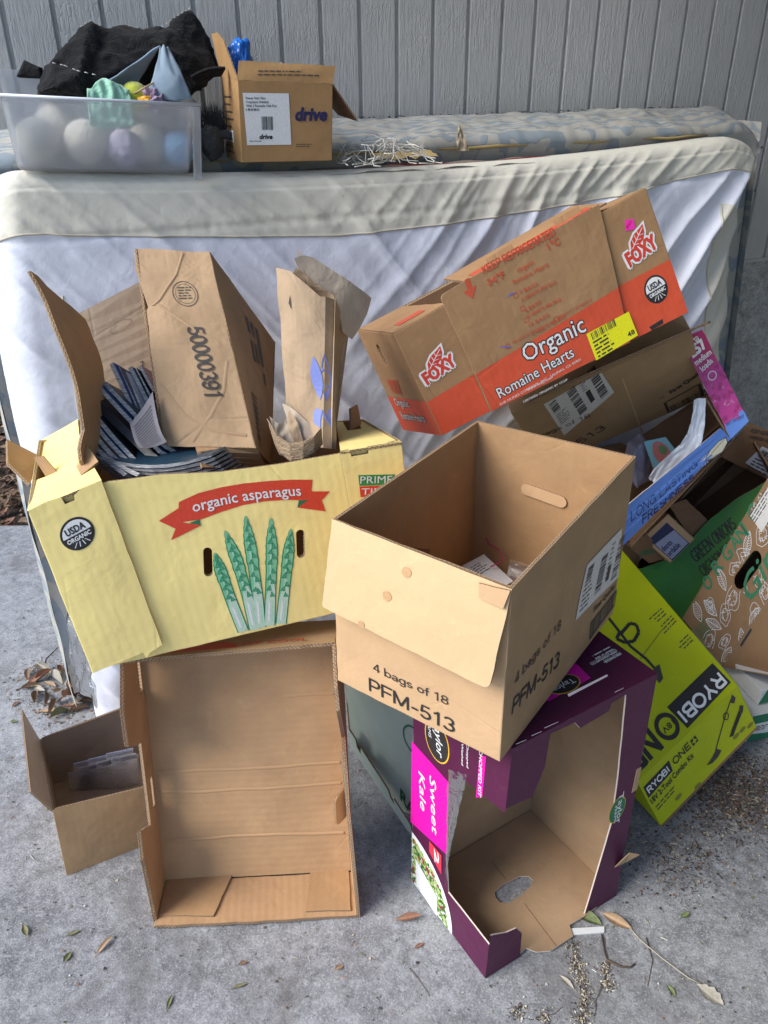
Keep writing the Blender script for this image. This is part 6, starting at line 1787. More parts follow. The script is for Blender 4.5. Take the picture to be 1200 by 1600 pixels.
# laundry detergent carton frame: blue strip and flowered strip
de = thing('detergent_carton', 'torn blue and pink flowered detergent carton panel across the right hand pile', 'box', Vector(Q['blue.strip'][0]))
bs = Pan(Q['blue.strip'])
BM = [M_blue_board, M_kraft, M_pedge]
slab('front_panel', bs, th=.003, mats=BM, parent=de, rough=.0008)
sans(bs, de, 'LONG LASTING', [(0.0752,0.0317)][0], [(0.3061,0.0165)][0], .021, M_navy, w=.09, h=.0012)
sans(bs, de, 'FRESHNESS', [(0.1113,0.006)][0], [(0.2839,-0.0094)][0], .018, M_navy, w=.19, h=.0012)
M_cream = ink('cream bud print', (.62, .60, .44))
bd = [(0.3238,0.01),(0.3493,0.0274),(0.3837,0.0314),(0.4072,0.0227),(0.4,-0.0001),(0.3766,-0.0121),(0.3492,-0.0043)]
prints('flower_bud', bs, [bd], M_cream, de, h=.0010)
prints('flower_bud_line', bs, strokes(bs, bd + [bd[0]], .0009) + strokes(bs, [bd[0], bd[3]], .0007) + strokes(bs, [bd[0], bd[5]], .0007), M_navy, de, h=.0013)
fc = [(0.3283,0.0155)][0]
prints('flower_spray', bs, sum([strokes(bs, [fc, (fc[0] + .018 * math.cos(a), fc[1] + .018 * math.sin(a))], .0008) for a in [i * .55 for i in range(11)]], []), M_whline, de, h=.0009)
ps = Pan([Q['pink.strip'][1], Q['pink.strip'][2], Q['pink.strip'][3], Q['pink.strip'][0]])
def flower_mat():
    m, nt, b = nodes('pink flower print'); k = NT(nt)
    u = k.uv()
    v = k.n('ShaderNodeTexVoronoi', ins={'Vector': k.n('ShaderNodeVectorMath', operation='ADD', ins={0: u, 1: k.n('ShaderNodeVectorMath', operation='SCALE', ins={0: k.n('ShaderNodeTexNoise', ins={'Vector': u, 'Scale': 40.0}).outputs['Color'], 'Scale': .03}).outputs[0]}).outputs[0], 'Scale': 55}).outputs['Distance']
    s = k.sep(u)
    hi = k.ramp(v, [(.1, 0), (.55, 1)])
    c = k.mix(hi, (.26, .003, .085), (.50, .03, .25))
    c = k.mix(k.ramp(k.noise(u, 45, 4, .6, 1.2), [(.60, 0), (.72, 1)]), c, (.66, .30, .48))
    top = k.ramp(s[1], [(.15, 0), (.2, 1)])
    c = k.mix(top, c, (.36, .006, .09))
    edge = k.ramp(k.math('ADD', s[1], k.math('MULTIPLY', k.noise(u, 60, 3), .05)), [(.055, 0), (.058, 1)])
    c = k.mix(edge, (.105, .23, .62), c)
    nt.links.new(c, b.inputs['Base Color']); b.inputs['Roughness'].default_value = .45
    return m
slab('flower_panel', ps, th=.003, mats=[flower_mat(), M_kraft, M_pedge], parent=de, rough=.0012)
tdr = [(0.7213,1.8400,0.8827),(0.7608,1.8400,0.9167),(0.7293,1.8400,0.8540),(0.7673,1.8400,0.8980),(0.7383,1.8400,0.8378),(0.7824,1.8400,0.8662),(0.7505,1.8400,0.8215),(0.7826,1.8400,0.8405)]
def pw(i): return on_pan(ps, tdr[i])
W_, H_ = ps.W, ps.H
for s_, y, x0, x1, cap, bo_ in (('up to', .90, .22, .72, .014, .02), ('257', .80, .12, .86, .024, .05), ('medium', .72, .10, .92, .014, .02), ('loads', .645, .22, .80, .014, .02)):
    text(ps, de, s_, (W_ * x0, H_ * y), (W_ * x1, H_ * (y - .0) + .008), cap, M_white, bold=bo_, h=.0010)
prints('round_logo', ps, [rg((W_ * .5, H_ * .57), .011, .009)], M_white, de, h=.001)
text(ps, de, 'EASY TO SCENT', (W_ * .08, H_ * .12), (W_ * .9, H_ * .06), .007, M_navy, h=.001)

iq = [(0.6345,2.0200,0.5474),(0.8723,2.0200,0.7330),(0.9423,1.9900,0.6000),(0.7141,1.9800,0.2828)]
slab('back_panel', Pan([iq[3], iq[2], iq[1], iq[0]]), th=.004, mats=[M_kraft_dk, M_kraft_dk, M_edge], parent=de, rough=.001)
iq = [(0.5848,1.6200,0.5006),(0.8460,1.7800,0.6949),(0.9407,1.9900,0.6930),(0.6810,1.9800,0.3895)]
slab('bottom_panel', Pan([iq[0], iq[1], iq[2], iq[3]]), th=.004, mats=[M_kraft_dk, M_kraft_dk, M_edge], parent=de, rough=.001)
iq = [(0.7742,1.8000,0.8004),(0.8422,1.7750,0.7040),(0.9463,1.9900,0.6654),(0.8751,2.0200,0.7545)]
slab('side_panel', Pan([iq[0], iq[1], iq[2], iq[3]]), th=.004, mats=[M_kraft_dk, M_kraft_dk, M_edge], parent=de, rough=.001)
# things stuffed between: cyan card, white plastic strip, lilac bag
cq = [(0.6409,1.8000,0.6884),(0.6926,1.8000,0.6998),(0.7433,1.8000,0.6420),(0.6835,1.8000,0.5966)]
cc_ = thing('cyan_card', 'pale blue greeting card with a pink flower picture lying under the brown carton', 'card', Vector(cq[3]))
cp = Pan([cq[3], cq[2], cq[1], cq[0]])
slab('card', cp, th=.001, mats=[ink('pale blue card', (.22, .48, .58))], parent=cc_)
M_rose = ink('rose print', (.55, .18, .17))
fcx = (cp.W * .50, cp.H * .55)
prints('flower_print', cp, [[(fcx[0] + .020 * (1 + .4 * noise.noise((i, 2, 0))) * math.cos(i * .4), fcx[1] + .034 * (1 + .4 * noise.noise((i, 7, 0))) * math.sin(i * .4)) for i in range(16)]], M_rose, cc_)
prints('flower_print', cp, [[(fcx[0] + .006 + .010 * math.cos(i * .8) * (1 + .5 * noise.noise((i, 4, 0))), fcx[1] + .004 + .016 * math.sin(i * .8)) for i in range(8)]], ink('leaf print', (.13, .25, .12)), cc_, h=.001)
rb_ = [(0.7432,1.7700,0.8122),(0.7449,1.7650,0.7853),(0.7456,1.7600,0.7548),(0.7382,1.7450,0.7251),(0.7216,1.7350,0.6965),(0.6915,1.7300,0.6655),(0.6637,1.7250,0.6375),(0.6481,1.7200,0.6195)]
rw_ = [.018, .019, .022, .026, .028, .028, .026, .020]
def ribbon(s, t):
    x = t * (len(rb_) - 1); i = min(int(x), len(rb_) - 2); f = x - i
    c = Vector(rb_[i]) * (1 - f) + Vector(rb_[i + 1]) * f
    w = rw_[i] * (1 - f) + rw_[i + 1] * f
    d = (Vector(rb_[i + 1]) - Vector(rb_[i])).normalized()
    side_ = d.cross(Vector((.1, -.9, .4))).normalized()
    return c + side_ * w * (s - .5) * 1.6 + Vector((0, -.012, 0)) * abs(s - .5) + Vector((.004, .006, 0)) * noise.noise((s * 5, t * 9, 3))
o = sheet('plastic_strip', ribbon, 14, 60, [plain('milky plastic strip', (.62, .66, .74), .35, 30, .3, .06)])
tag(o, 'creased milky white plastic strip hanging over the blue detergent panel', 'plastic strip')
# pale green refrigerated produce box between the tray and the purple carton
P1_ = [(0.0549,1.1700,0.0224)][0]
gq = [(-0.0864,1.3600,0.1634),(0.1400,1.2000,-0.1882),(0.1567,1.2800,0.3563),(-0.0971,1.4200,0.3480)]
pg = thing('pale_green_carton', 'pale green produce carton leaning in the shade behind the purple salad carton', 'box', Vector(gq[1]))
gp2 = Pan([gq[0], gq[1], gq[2], gq[3]]); gp2.warp = bow(.003)
slab('front_panel', gp2, th=.004, r=.002, fold='LRBT', mats=[M_pale_green, M_kraft, M_edge], parent=pg)
gb = -gp2.normal() * .10
c4 = [gp2.map(*c) for c in ((0, 0), (gp2.W, 0), (gp2.W, gp2.H), (0, gp2.H))]
for i, nm in ((0, 'side_panel'), (1, 'side_panel'), (2, 'side_panel'), (3, 'side_panel')):
    a, b = c4[i], c4[(i + 1) % 4]
    slab(nm, Pan([a + gb, b + gb, b, a]), th=.004, r=.0015, mats=[M_pale_green, M_kraft, M_edge], parent=pg)
slab('back_panel', Pan([c4[1] + gb, c4[0] + gb, c4[3] + gb, c4[2] + gb]), th=.004, mats=[M_pale_green, M_kraft, M_edge], parent=pg)
# folded skirt along the lower edge with notches
sk = Pan([Vector(v) for v in ([(-0.0823,1.3450,0.1363),(0.0637,1.2050,-0.0219),(0.0488,1.2000,0.0473),(-0.0851,1.3450,0.1879)])])
slab('skirt_flap', sk, [(0, 0), (sk.W, 0), (sk.W, sk.H), (sk.W * .74, sk.H), (sk.W * .72, sk.H * .6), (sk.W * .66, sk.H * .65), (sk.W * .65, sk.H), (sk.W * .2, sk.H), (sk.W * .18, sk.H * .55), (sk.W * .12, sk.H * .6), (sk.W * .11, sk.H), (0, sk.H)], th=.004, mats=[M_pale_green, M_kraft, M_edge], parent=pg, rough=.001)
tq_ = [(0.0226,1.2200,0.1756),(0.0563,1.2200,0.0765)]
gw, gh = gp2.W, gp2.H
ta_ = on_pan(gp2, [(0.0333,1.2630,0.1445)][0]); tb_ = on_pan(gp2, [(0.0893,1.2250,0.0538)][0])
text(gp2, pg, 'REFRIGERATED', (gw * 1.30, gh * .13), (gw * .49, gh * .13), .030, M_leafgreen, bold=.03, h=.001) if False else None
text(gp2, pg, 'RATED', (gw * .52, gh * .13), (gw * .86, gh * .13), .030, M_leafgreen, bold=.03, h=.001)
prints('round_logo', gp2, [rg((gw * .62, gh * .62), .030, .026)], M_leafgreen, pg, h=.001)

# ------------------------------------------------------------------ contents of the asparagus carton
nbx = thing('numbered_carton', 'worn kraft carton stamped 50000391 standing in the yellow asparagus carton', 'box', Vector(Q['num.bottom'][0]))
NM = [M_kraft, M_kraft_in, M_edge]
M_worn = board_mat('creased kraft board', (.42, .275, .155), .08, seed=3.9, wr=.9)
p = Pan(Q['num.front'])
p.warp = lambda x, y: .006 * math.sin(math.pi * max(0, min(1, x))) * math.sin(math.pi * max(0, min(1, y))) + .0035 * noise.noise((x * 3 + 2, y * 4, 9))
W_, H_ = p.W, p.H
tear = [(0, 0), (W_, 0), (W_, H_), (W_ * .62, H_ - .001), (W_ * .2, H_ + .002), (0, H_), (-.004, H_ * .90), (.006, H_ * .76), (.010, H_ * .70), (.002, H_ * .67), (.006, H_ * .6), (.001, H_ * .4), (.005, H_ * .2)]
slab('front_panel', p, tear, th=.004, r=.002, fold='R', mats=[M_worn, M_kraft_in, M_edge], parent=nbx, rough=.0008, seed=31, div=(14, 26))
rp = Pan(Q['num.right']); rp.warp = bow(.006, rip=.002, seed=4)
slab('side_panel', rp, th=.004, r=.002, fold='L', mats=[M_worn, M_kraft_in, M_edge], parent=nbx, rough=.0012, seed=32)
slab('side_panel', Pan(Q['num.left']), th=.004, mats=NM, parent=nbx)
slab('back_panel', Pan(Q['num.back']), th=.004, mats=NM, parent=nbx)
c = [(0.0734,0.2155),(0.0828,0.0857)]
sans(p, nbx, '50000391', c[0], c[1], .0300, M_black2, h=.0022, w=0.125)
sc_ = [(0.0827,0.2768)][0]
prints('round_stamp', p, [rg(sc_, .0235, .0222)], M_black2, nbx, h=.001)
prints('round_stamp', p, [rg(sc_, .0185, .0178)], M_black2, nbx, h=.001)
prints('stamp_print', p, fine((sc_[0] - .013, sc_[1] + .010), (1, .05), (0, 1), .027, 5, .005, .0020, 2), M_black2, nbx, h=.001)
# raised fold line where the corner has been bent over
cr = [(0.0932,0.3529),(0.0728,0.312),(0.0516,0.2877),(0.0333,0.2636),(0.0201,0.2538)]
V, F = [], []
for i, q in enumerate(cr):
    for dx_, hh in ((-.003, 0), (0, .0022), (.003, 0)): V.append(p.map(q[0] + dx_, q[1], hh + .0003))
for i in range(len(cr) - 1):
    for k in (0, 1): F.append([i * 3 + k, i * 3 + k + 1, i * 3 + k + 4, i * 3 + k + 3])
link('fold_ridge', mesh_of('fold_ridge', V, F, smooth=True), nbx, [M_worn])
for cr in ([(0.0318,0.2542),(0.0573,0.2338),(0.0826,0.2158),(0.1012,0.1952)], [(0.1319,0.1553),(0.1157,0.1027),(0.0859,0.0558),(0.0475,0.0091)], [(0.0106,0.1115),(0.0443,0.0548),(0.0814,0.0305),(0.1361,0.0226)]):
    V, F = [], []
    for i, q in enumerate(cr):
        d_ = perp(unit(cr[max(0, i - 1)], cr[min(len(cr) - 1, i + 1)]))
        for k_, hh in ((-.003, 0), (0, .0012), (.003, 0)): V.append(p.map(q[0] + d_[0] * k_, q[1] + d_[1] * k_, hh + .0004))
    for i in range(len(cr) - 1):
        for k in (0, 1): F.append([i * 3 + k, i * 3 + k + 3, i * 3 + k + 4, i * 3 + k + 1][::-1])
    link('fold_ridge', mesh_of('fold_ridge', V, F, smooth=True), nbx, [M_worn])
text(rp, nbx, 'RUSH', (rp.W * .30, rp.H * .80), (rp.W * .36, rp.H * .45), .03, M_black2, h=.001) if False else None
prints('printed_text', rp, fine((rp.W * .42, rp.H * .86), (.16, -.98), (.98, .16), .12, 3, -.022, .013, 4), M_black2, nbx, h=.0010)
prints('bar_code', rp, bars((rp.W * .22, rp.H * .04), (.05, 1), (1, -.05), rp.H * .30, .030, 18, 4), M_black2, nbx, h=.001)
fq = [(-0.2230,1.2620,0.9280),(-0.2108,1.3600,0.8503),(-0.2140,1.3300,0.8543),(-0.3014,1.2000,0.9211)]
fl = Pan([Vector(fq[3]), Vector(fq[2]), p.map(W_, 0, 0), p.map(W_ * .35, 0, -.001)])
slab('bottom_flap', fl, th=.004, mats=[M_kraft_or, M_kraft_or, M_edge], parent=nbx, rough=.001)

# grey board divider behind
gq = [(-0.5769,1.5000,1.0971),(-0.4713,1.5700,1.1343),(-0.4218,1.4700,0.9167),(-0.5222,1.3600,0.8856)]
dv_ = thing('board_divider', 'grey sheet of cardboard with faint stamps standing at the back of the yellow carton', 'cardboard sheet', Vector(gq[3]))
dpn = Pan([Vector(gq[3]) - Vector((0, 0, .12)), Vector(gq[2]) - Vector((-.03, 0, .12)), Vector(gq[1]) + Vector((.06, .02, .03)), Vector(gq[0])])
M_divid = board_mat('grey brown board', (.41, .31, .22), .1, seed=1.2)
slab('sheet', dpn, th=.004, mats=[M_divid, M_divid, M_edge], parent=dv_, rough=.0008)
W_, H_ = dpn.W, dpn.H
for i, s_ in enumerate(('010', '005', '060')):
    text(dpn, dv_, s_, (W_ * .10, H_ * (.44 - .05 * i)), (W_ * .10 + .022, H_ * (.445 - .05 * i)), .0085, M_black2, bold=.01, h=.001)
text(dpn, dv_, '2', (W_ * .56, H_ * .60), (W_ * .56 + .008, H_ * .60), .010, M_black2, bold=.01, h=.001)
for k_, (x, y) in enumerate(((.42, .84), (.52, .52))):
    out = []
    q = [(W_ * x + .022 * math.cos(t * .42) * (1 + .3 * noise.noise((t, k_, 1))), H_ * y + .009 * math.sin(t * .42) * (1 + .3 * noise.noise((t, 3, k_)))) for t in range(16)]
    prints('faint_stamp', dpn, strokes(dpn, q, .0005), M_ink_fade, dv_, h=.001)

# magazines and folders piled in the carton
mg_c = [(.014, .015, .022), (.30, .22, .24), (.03, .06, .20), (.34, .26, .22), (.010, .010, .014), (.09, .10, .13), (.17, .085, .045), (.015, .05, .085), (.42, .42, .50)]
def page_mat():
    m, nt, b = nodes('page edges'); k = NT(nt)
    g = k.n('ShaderNodeNewGeometry').outputs['Position']
    n1 = k.noise(k.mp(g, (1, 1, 1)), 520, 3, .6)
    n2 = k.noise(k.mp(g, (.25, .25, 3.0)), 260, 2, .6)
    c = k.mix(k.ramp(n2, [(.38, 0), (.62, 1)]), (.22, .22, .23), (.60, .59, .57))
    c = k.mix(k.math('MULTIPLY', k.ramp(n1, [(.55, 0), (.7, 1)]), .3), c, (.12, .12, .14))
    nt.links.new(c, b.inputs['Base Color']); b.inputs['Roughness'].default_value = .8
    nt.links.new(k.bump(n2, .7, .002), b.inputs['Normal'])
    return m
M_pages = page_mat()
M_mag = [ink('cover stock %d' % i, c, rough=.3) for i, c in enumerate(mg_c)]
def magazine(label, path, width, th, mat, cat='magazine', name='magazine', group=None, binder=False):
    """a bendy stack of pages: spine path in 3D, width vector, thickness vector"""
    P_ = [Vector(q) for q in path]; w = Vector(width); tv = Vector(th)
    t = thing(name, label, cat, P_[0], group)
    n = len(P_)
    V = [q for q in P_] + [q + w for q in P_]
    F = [[i, i + 1, n + i + 1, n + i] for i in range(n - 1)]
    for nm, off in (('cover', tv), ('back_cover', -tv)):
        link(nm, mesh_of(nm, [v + off * 1.04 for v in V], F, smooth=True), t, [mat])
    V2 = [v + tv * .95 for v in V] + [v - tv * .95 for v in V]
    m = 2 * n; F2 = []
    for i in range(n - 1):
        F2 += [[i, i + 1, i + 1 + m, i + m], [n + i, n + i + m, n + i + 1 + m, n + i + 1]]
    F2 += [[0, m, m + n, n], [n - 1, 2 * n - 1, m + 2 * n - 1, m + n - 1]]
    link('page_block', mesh_of('page_block', V2, F2), t, [mat if binder else M_pages])
    return t
def curve3(a, b, c, n=10):
    a, b, c = Vector(a), Vector(b), Vector(c)
    return [(a * (1 - t) + b * t) * (1 - t) + (b * (1 - t) + c * t) * t for t in [i / n for i in range(n + 1)]]
dn_ = Vector((.0, .03, -.16))
specs = [
    ('thick black ring folder leaning among the magazines in the yellow carton', [(-0.5205,1.3100,1.0242),(-0.4644,1.2900,0.9655),(-0.3894,1.2400,0.9173)], (.006, .002, .004), 1.0, 0, 'folder'),
    ('black covered booklet standing behind the ring folder', [(-0.4918,1.3400,1.0200),(-0.4564,1.3300,0.9732),(-0.4176,1.3100,0.9420)], (.004, .002, .002), .8, 4, 'booklet'),
    ('blue booklet standing upright among the magazines', [(-0.4735,1.3500,1.0514),(-0.4513,1.3400,0.9933),(-0.4362,1.3200,0.9551)], (.003, .001, .002), .8, 2, 'booklet'),
    ('dark grey booklet right of the upright blue booklet', [(-0.4653,1.3550,1.0426),(-0.4462,1.3450,0.9914),(-0.4294,1.3250,0.9566)], (.0025, .001, .0015), .8, 5, 'booklet'),
    ('pale lavender page bundle beside the dark grey booklet', [(-0.4573,1.3600,1.0314),(-0.4410,1.3500,0.9894),(-0.4232,1.3300,0.9606)], (.003, .001, .0015), .8, 8, 'booklet'),
    ('dark teal booklet near the stamped carton', [(-0.4489,1.3700,1.0373),(-0.4313,1.3600,1.0024),(-0.4165,1.3450,0.9691)], (.003, .001, .0015), .8, 7, 'booklet'),
    ('black booklet with white pages beside the dark teal booklet', [(-0.4418,1.3750,1.0331),(-0.4267,1.3650,1.0029),(-0.4140,1.3550,0.9799)], (.0025, .001, .001), .7, 4, 'booklet'),
    ('thin pinkish booklet touching the stamped carton', [(-0.4335,1.3800,1.0361),(-0.4218,1.3700,1.0131),(-0.4103,1.3600,0.9974)], (.002, .001, .001), .5, 1, 'booklet'),
    ('white paged magazine with dark cover leaning on the torn flap', [(-0.5160,1.2950,1.0112),(-0.4723,1.2700,0.9503),(-0.4045,1.2150,0.9126)], (.003, .001, .0022), 1.0, 0, 'magazine'),
    ('navy magazine below the white paged magazine', [(-0.5151,1.2850,0.9988),(-0.4754,1.2600,0.9403),(-0.4139,1.2100,0.9128)], (.003, .001, .0022), 1.0, 2, 'magazine'),
    ('brown covered magazine sagging at the left of the yellow carton', [(-0.5136,1.2750,0.9841),(-0.4803,1.2500,0.9329),(-0.4219,1.2000,0.9130)], (.003, .001, .0024), 1.0, 6, 'magazine'),
    ('charcoal magazine at the bottom of the left hand heap', [(-0.5115,1.2650,0.9671),(-0.4817,1.2400,0.9208),(-0.4276,1.1900,0.9133)], (.003, .001, .0022), 1.0, 5, 'magazine'),
    ('dull pink magazine at the left foot of the heap', [(-0.5017,1.2500,0.9475),(-0.4623,1.2200,0.9228),(-0.4047,1.1850,0.9155)], (.003, .001, .0025), 1.0, 1, 'magazine'),
    ('blue black magazine between the ring folder and the curled page', [(-0.4979,1.3250,1.0231),(-0.4446,1.3000,0.9671),(-0.3827,1.2500,0.9270)], (.003, .001, .002), .9, 2, 'magazine'),
    ('slate magazine behind the curled page', [(-0.4848,1.3350,1.0194),(-0.4336,1.3100,0.9689),(-0.3762,1.2620,0.9311)], (.003, .001, .002), .9, 7, 'magazine'),
]
fw = Vector((.045, .12, -.02))
for i, (lab_, pth, tv, dpth, mi, cat) in enumerate(specs):
    c = curve3(*pth)
    w = Vector((.050, .045, -.060)) * dpth
    magazine(lab_, c, w, tv, M_mag[mi], cat, 'magazine' if cat == 'magazine' else cat, None, binder=(i == 0))
# curved loose stack sagging along the front
for i in range(7):
    a, b, c = [(-0.4991,1.2400,0.9330),(-0.3839,1.1650,0.9217),(-0.2895,1.2250,0.9351)]
    o_ = Vector((.004 * i, .002 * i, -.0075 * i - .004))
    magazine(('topmost', 'second', 'third', 'fourth', 'fifth', 'sixth', 'lowest')[i] + ' of the sagging grey magazines along the front rim of the yellow carton', [v + o_ for v in curve3(a, b, c, 16)], Vector((.04, .10, -.012)), (.0004, .0008, .0028), M_mag[(7, 0, 5, 4, 2, 4, 5)[i]], 'magazine', 'magazine')
pq = [Vector(v) for v in ([(-0.4291,1.2600,0.9753),(-0.3942,1.3000,1.0056),(-0.3686,1.2500,0.9340),(-0.4030,1.2350,0.9413)])]
o = sheet('printed_page', lambda s, t: (pq[0] * (1 - s) + pq[1] * s) * (1 - t) + (pq[3] * (1 - s) + pq[2] * s) * t + Vector((0, -.012, -.01)) * math.sin(math.pi * t) + Vector((0, 0, .012)) * s * s, 12, 12, [ink('grey text page', (.30, .27, .28))])
tag(o, 'curled grey pink printed page in front of the booklets', 'paper')
lnp = []
for i in range(14):
    V_ = []
    for j in range(9):
        s_, t_ = .12 + .75 * j / 8, .12 + .055 * i
        for dt in (0, .018):
            a_ = (pq[0] * (1 - s_) + pq[1] * s_) * (1 - t_ - dt) + (pq[3] * (1 - s_) + pq[2] * s_) * (t_ + dt) + Vector((0, -.012, -.01)) * math.sin(math.pi * (t_ + dt)) + Vector((0, 0, .012)) * s_ * s_
            V_.append(a_ + Vector((-.0004, -.0012, .0006)))
    lnp.append(V_)
Vv, Ff = [], []
for V_ in lnp:
    b0 = len(Vv); Vv += V_
    for j in range(8):
        Ff.append([b0 + 2 * j, b0 + 2 * j + 1, b0 + 2 * j + 3, b0 + 2 * j + 2])
lo_ = link('printed_lines', mesh_of('printed_lines', Vv, Ff), o, [ink('grey page print', (.13, .12, .13))]); lo_['kind'] = 'stuff'
lp_ = [(-0.4464,1.3250,1.0249),(-0.4357,1.3250,1.0224),(-0.4396,1.3250,0.9567),(-0.4499,1.3250,0.9630)]

# paper bags
M_paper = board_mat('brown bag paper', (.44, .315, .20), .0, spot=.10, seed=7.1, wr=.9, rough=.8)
M_paper_in = board_mat('grey bag paper', (.52, .42, .32), .0, spot=.08, seed=8.1, wr=.9, rough=.85)
bag = thing('paper_bag', 'tall crumpled brown paper bag with blue leaf print standing in the yellow carton', 'paper bag', [(-0.1220,1.3400,0.8900)][0])
bq = [Vector(v) for v in ([(-0.1703,1.3300,0.9079),(-0.0916,1.2900,0.9100),(-0.0808,1.4000,1.1482),(-0.1831,1.4200,1.1974)])]
bp_ = Pan(bq)
bp_.warp = lambda x, y: .010 * math.sin(math.pi * x) * (.4 + y) + .006 * noise.noise((x * 3, y * 5, 6)) - .016 * max(0, x - .85) / .15
slab('front_panel', bp_, [(0, 0), (bp_.W, 0), (bp_.W, bp_.H), (bp_.W * .75, bp_.H - .012), (bp_.W * .5, bp_.H - .002), (bp_.W * .25, bp_.H + .006), (0, bp_.H)], th=.0008, mats=[M_paper, M_paper_in, M_paper], parent=bag, rough=.0012, div=(12, 22))
sq_ = [Vector(v) for v in ([(-0.0916,1.2900,0.9100),(-0.0900,1.3600,0.8935),(-0.0643,1.5200,1.0512),(-0.0808,1.4000,1.1482)])]
sp2 = Pan(sq_); sp2.warp = bow(-.012, rip=.004, seed=3)
slab('side_panel', sp2, th=.0008, mats=[M_paper, M_paper_in, M_paper], parent=bag, div=(8, 18))
bk2 = Pan([sq_[1], bq[0] + Vector((.03, .12, -.02)), bq[3] + Vector((.03, .10, .01)), sq_[2] + Vector((0, 0, .04))])
bk2.warp = bow(.008, rip=.005, seed=8)
slab('back_panel', bk2, th=.0008, mats=[M_paper, M_paper_in, M_paper], parent=bag, div=(10, 16), rough=.001)
def paper_piece(name, px3, mat, parent, warp=None, th=.0008, rough=.001):
    """a flat torn piece of paper through world points lying near one plane"""
    P_ = [Vector(q) for q in px3]
    c = ctr(P_); n = Vector((0, 0, 0))
    for i in range(len(P_)): n += (P_[i] - c).cross(P_[(i + 1) % len(P_)] - c)
    n.normalize()
    if n.y > 0: n = -n
    ux_ = Vector((1, 0, 0)) - n * n.x; ux_.normalize(); uy_ = n.cross(ux_)
    uv_ = [((q - c).dot(ux_), (q - c).dot(uy_)) for q in P_]
    u0, u1 = min(q[0] for q in uv_), max(q[0] for q in uv_); v0, v1 = min(q[1] for q in uv_), max(q[1] for q in uv_)
    pn_ = Pan([c + ux_ * u0 + uy_ * v0, c + ux_ * u1 + uy_ * v0, c + ux_ * u1 + uy_ * v1, c + ux_ * u0 + uy_ * v1])
    pn_.warp = warp
    return slab(name, pn_, [(a - u0, b - v0) for a, b in uv_], th=th, mats=[mat, M_paper, mat], parent=parent, rough=rough), pn_
paper_piece('folded_rim', [(-0.1531,1.4400,1.2081),(-0.1425,1.4600,1.2083),(-0.1255,1.4700,1.2017),(-0.0769,1.4800,1.1674),(-0.0112,1.5000,1.1246),(-0.0296,1.4900,1.0939),(-0.0610,1.4600,1.0556),(-0.0779,1.4500,1.0721),(-0.0845,1.4500,1.1124),(-0.0961,1.4400,1.1542),(-0.1251,1.4400,1.1680),(-0.1469,1.4400,1.1816)], M_paper_in, bag, bow(.014, rip=.006, seed=3))
paper_piece('folded_rim', [(-0.1492,1.4250,1.1959),(-0.1174,1.4250,1.1647),(-0.0843,1.4250,1.1465),(-0.0817,1.4300,1.1015),(-0.1043,1.4300,1.1363),(-0.1316,1.4300,1.1592),(-0.1585,1.4300,1.1796)], M_paper, bag, bow(-.006, rip=.004, seed=6))
paper_piece('folded_rim', [(-0.1422,1.4550,1.2071),(-0.1246,1.4600,1.2037),(-0.1041,1.4600,1.1812),(-0.1099,1.4550,1.1734),(-0.1339,1.4550,1.1938)], M_paper, bag, bow(-.008, rip=.004, seed=8))
M_bluel = ink('blue leaf print', (.20, .24, .56))
def leafp(P_, c, l, w, rot, par):
    pts2 = [(c[0] + l * (t - .5) * math.cos(rot) - s_ * w * math.sin(math.pi * t) ** .8 * math.sin(rot), c[1] + l * (t - .5) * math.sin(rot) + s_ * w * math.sin(math.pi * t) ** .8 * math.cos(rot)) for s_, rng in ((1, [i / 10 for i in range(11)]), (-1, [1 - i / 10 for i in range(1, 10)])) for t in rng]
    prints('leaf_print', P_, [pts2], M_bluel, par, h=.0012)
W_, H_ = bp_.W, bp_.H
leafp(bp_, (W_ * .70, H_ * .44), .075, .011, 1.75, bag); leafp(bp_, (W_ * .86, H_ * .46), .085, .008, 1.62, bag)
prints('leaf_print', bp_, [[(W_ * .62, H_ * .16), (W_ * .62, H_ * .22), (W_ * .70, H_ * .25), (W_ * .82, H_ * .245), (W_ * .95, H_ * .27), (W_ * .95, H_ * .15), (W_ * .80, H_ * .13), (W_ * .68, H_ * .14)]], M_bluel, bag, h=.0012)
prints('torn_hole', bp_, [[(W_ * .20, H_ * .83), (W_ * .25, H_ * .80), (W_ * .235, H_ * .88)]], M_black2, bag, h=.0012)
leafp(sp2, (sp2.W * .5, sp2.H * .28), .05, .012, 1.5, bag)
# small folded bag in front
sb = thing('folded_bag', 'small folded brown paper bag tucked beside the stamped carton', 'paper bag', [(-0.1630,1.2500,0.9316)][0])
fb_ = [Vector(v) for v in ([(-0.1765,1.2450,0.9196),(-0.1075,1.2750,0.9366),(-0.1099,1.2900,0.9518),(-0.1577,1.3600,0.9676),(-0.2000,1.2900,0.9684)])]
paper_piece('inner_fold', [(-0.1801,1.3400,0.9806),(-0.1669,1.3400,0.9731),(-0.1380,1.3300,0.9450),(-0.1123,1.3150,0.9363),(-0.1191,1.3000,0.9157),(-0.1462,1.3000,0.9185),(-0.1672,1.3200,0.9397)], M_paper_in, sb, bow(.006, rip=.004, seed=2))
paper_piece('inner_fold', [(-0.1966,1.3000,0.9703),(-0.1821,1.3000,0.9557),(-0.1717,1.3100,0.9586),(-0.1584,1.2900,0.9256),(-0.1689,1.2750,0.9153),(-0.1888,1.2850,0.9331)], M_paper_in, sb, bow(-.006, rip=.004, seed=4))
paper_piece('inner_fold', [(-0.1649,1.3200,0.9738),(-0.1496,1.3100,0.9511),(-0.1410,1.2950,0.9232),(-0.1542,1.2900,0.9206),(-0.1720,1.3100,0.9538)], M_paper, sb, bow(.004, rip=.003, seed=5))
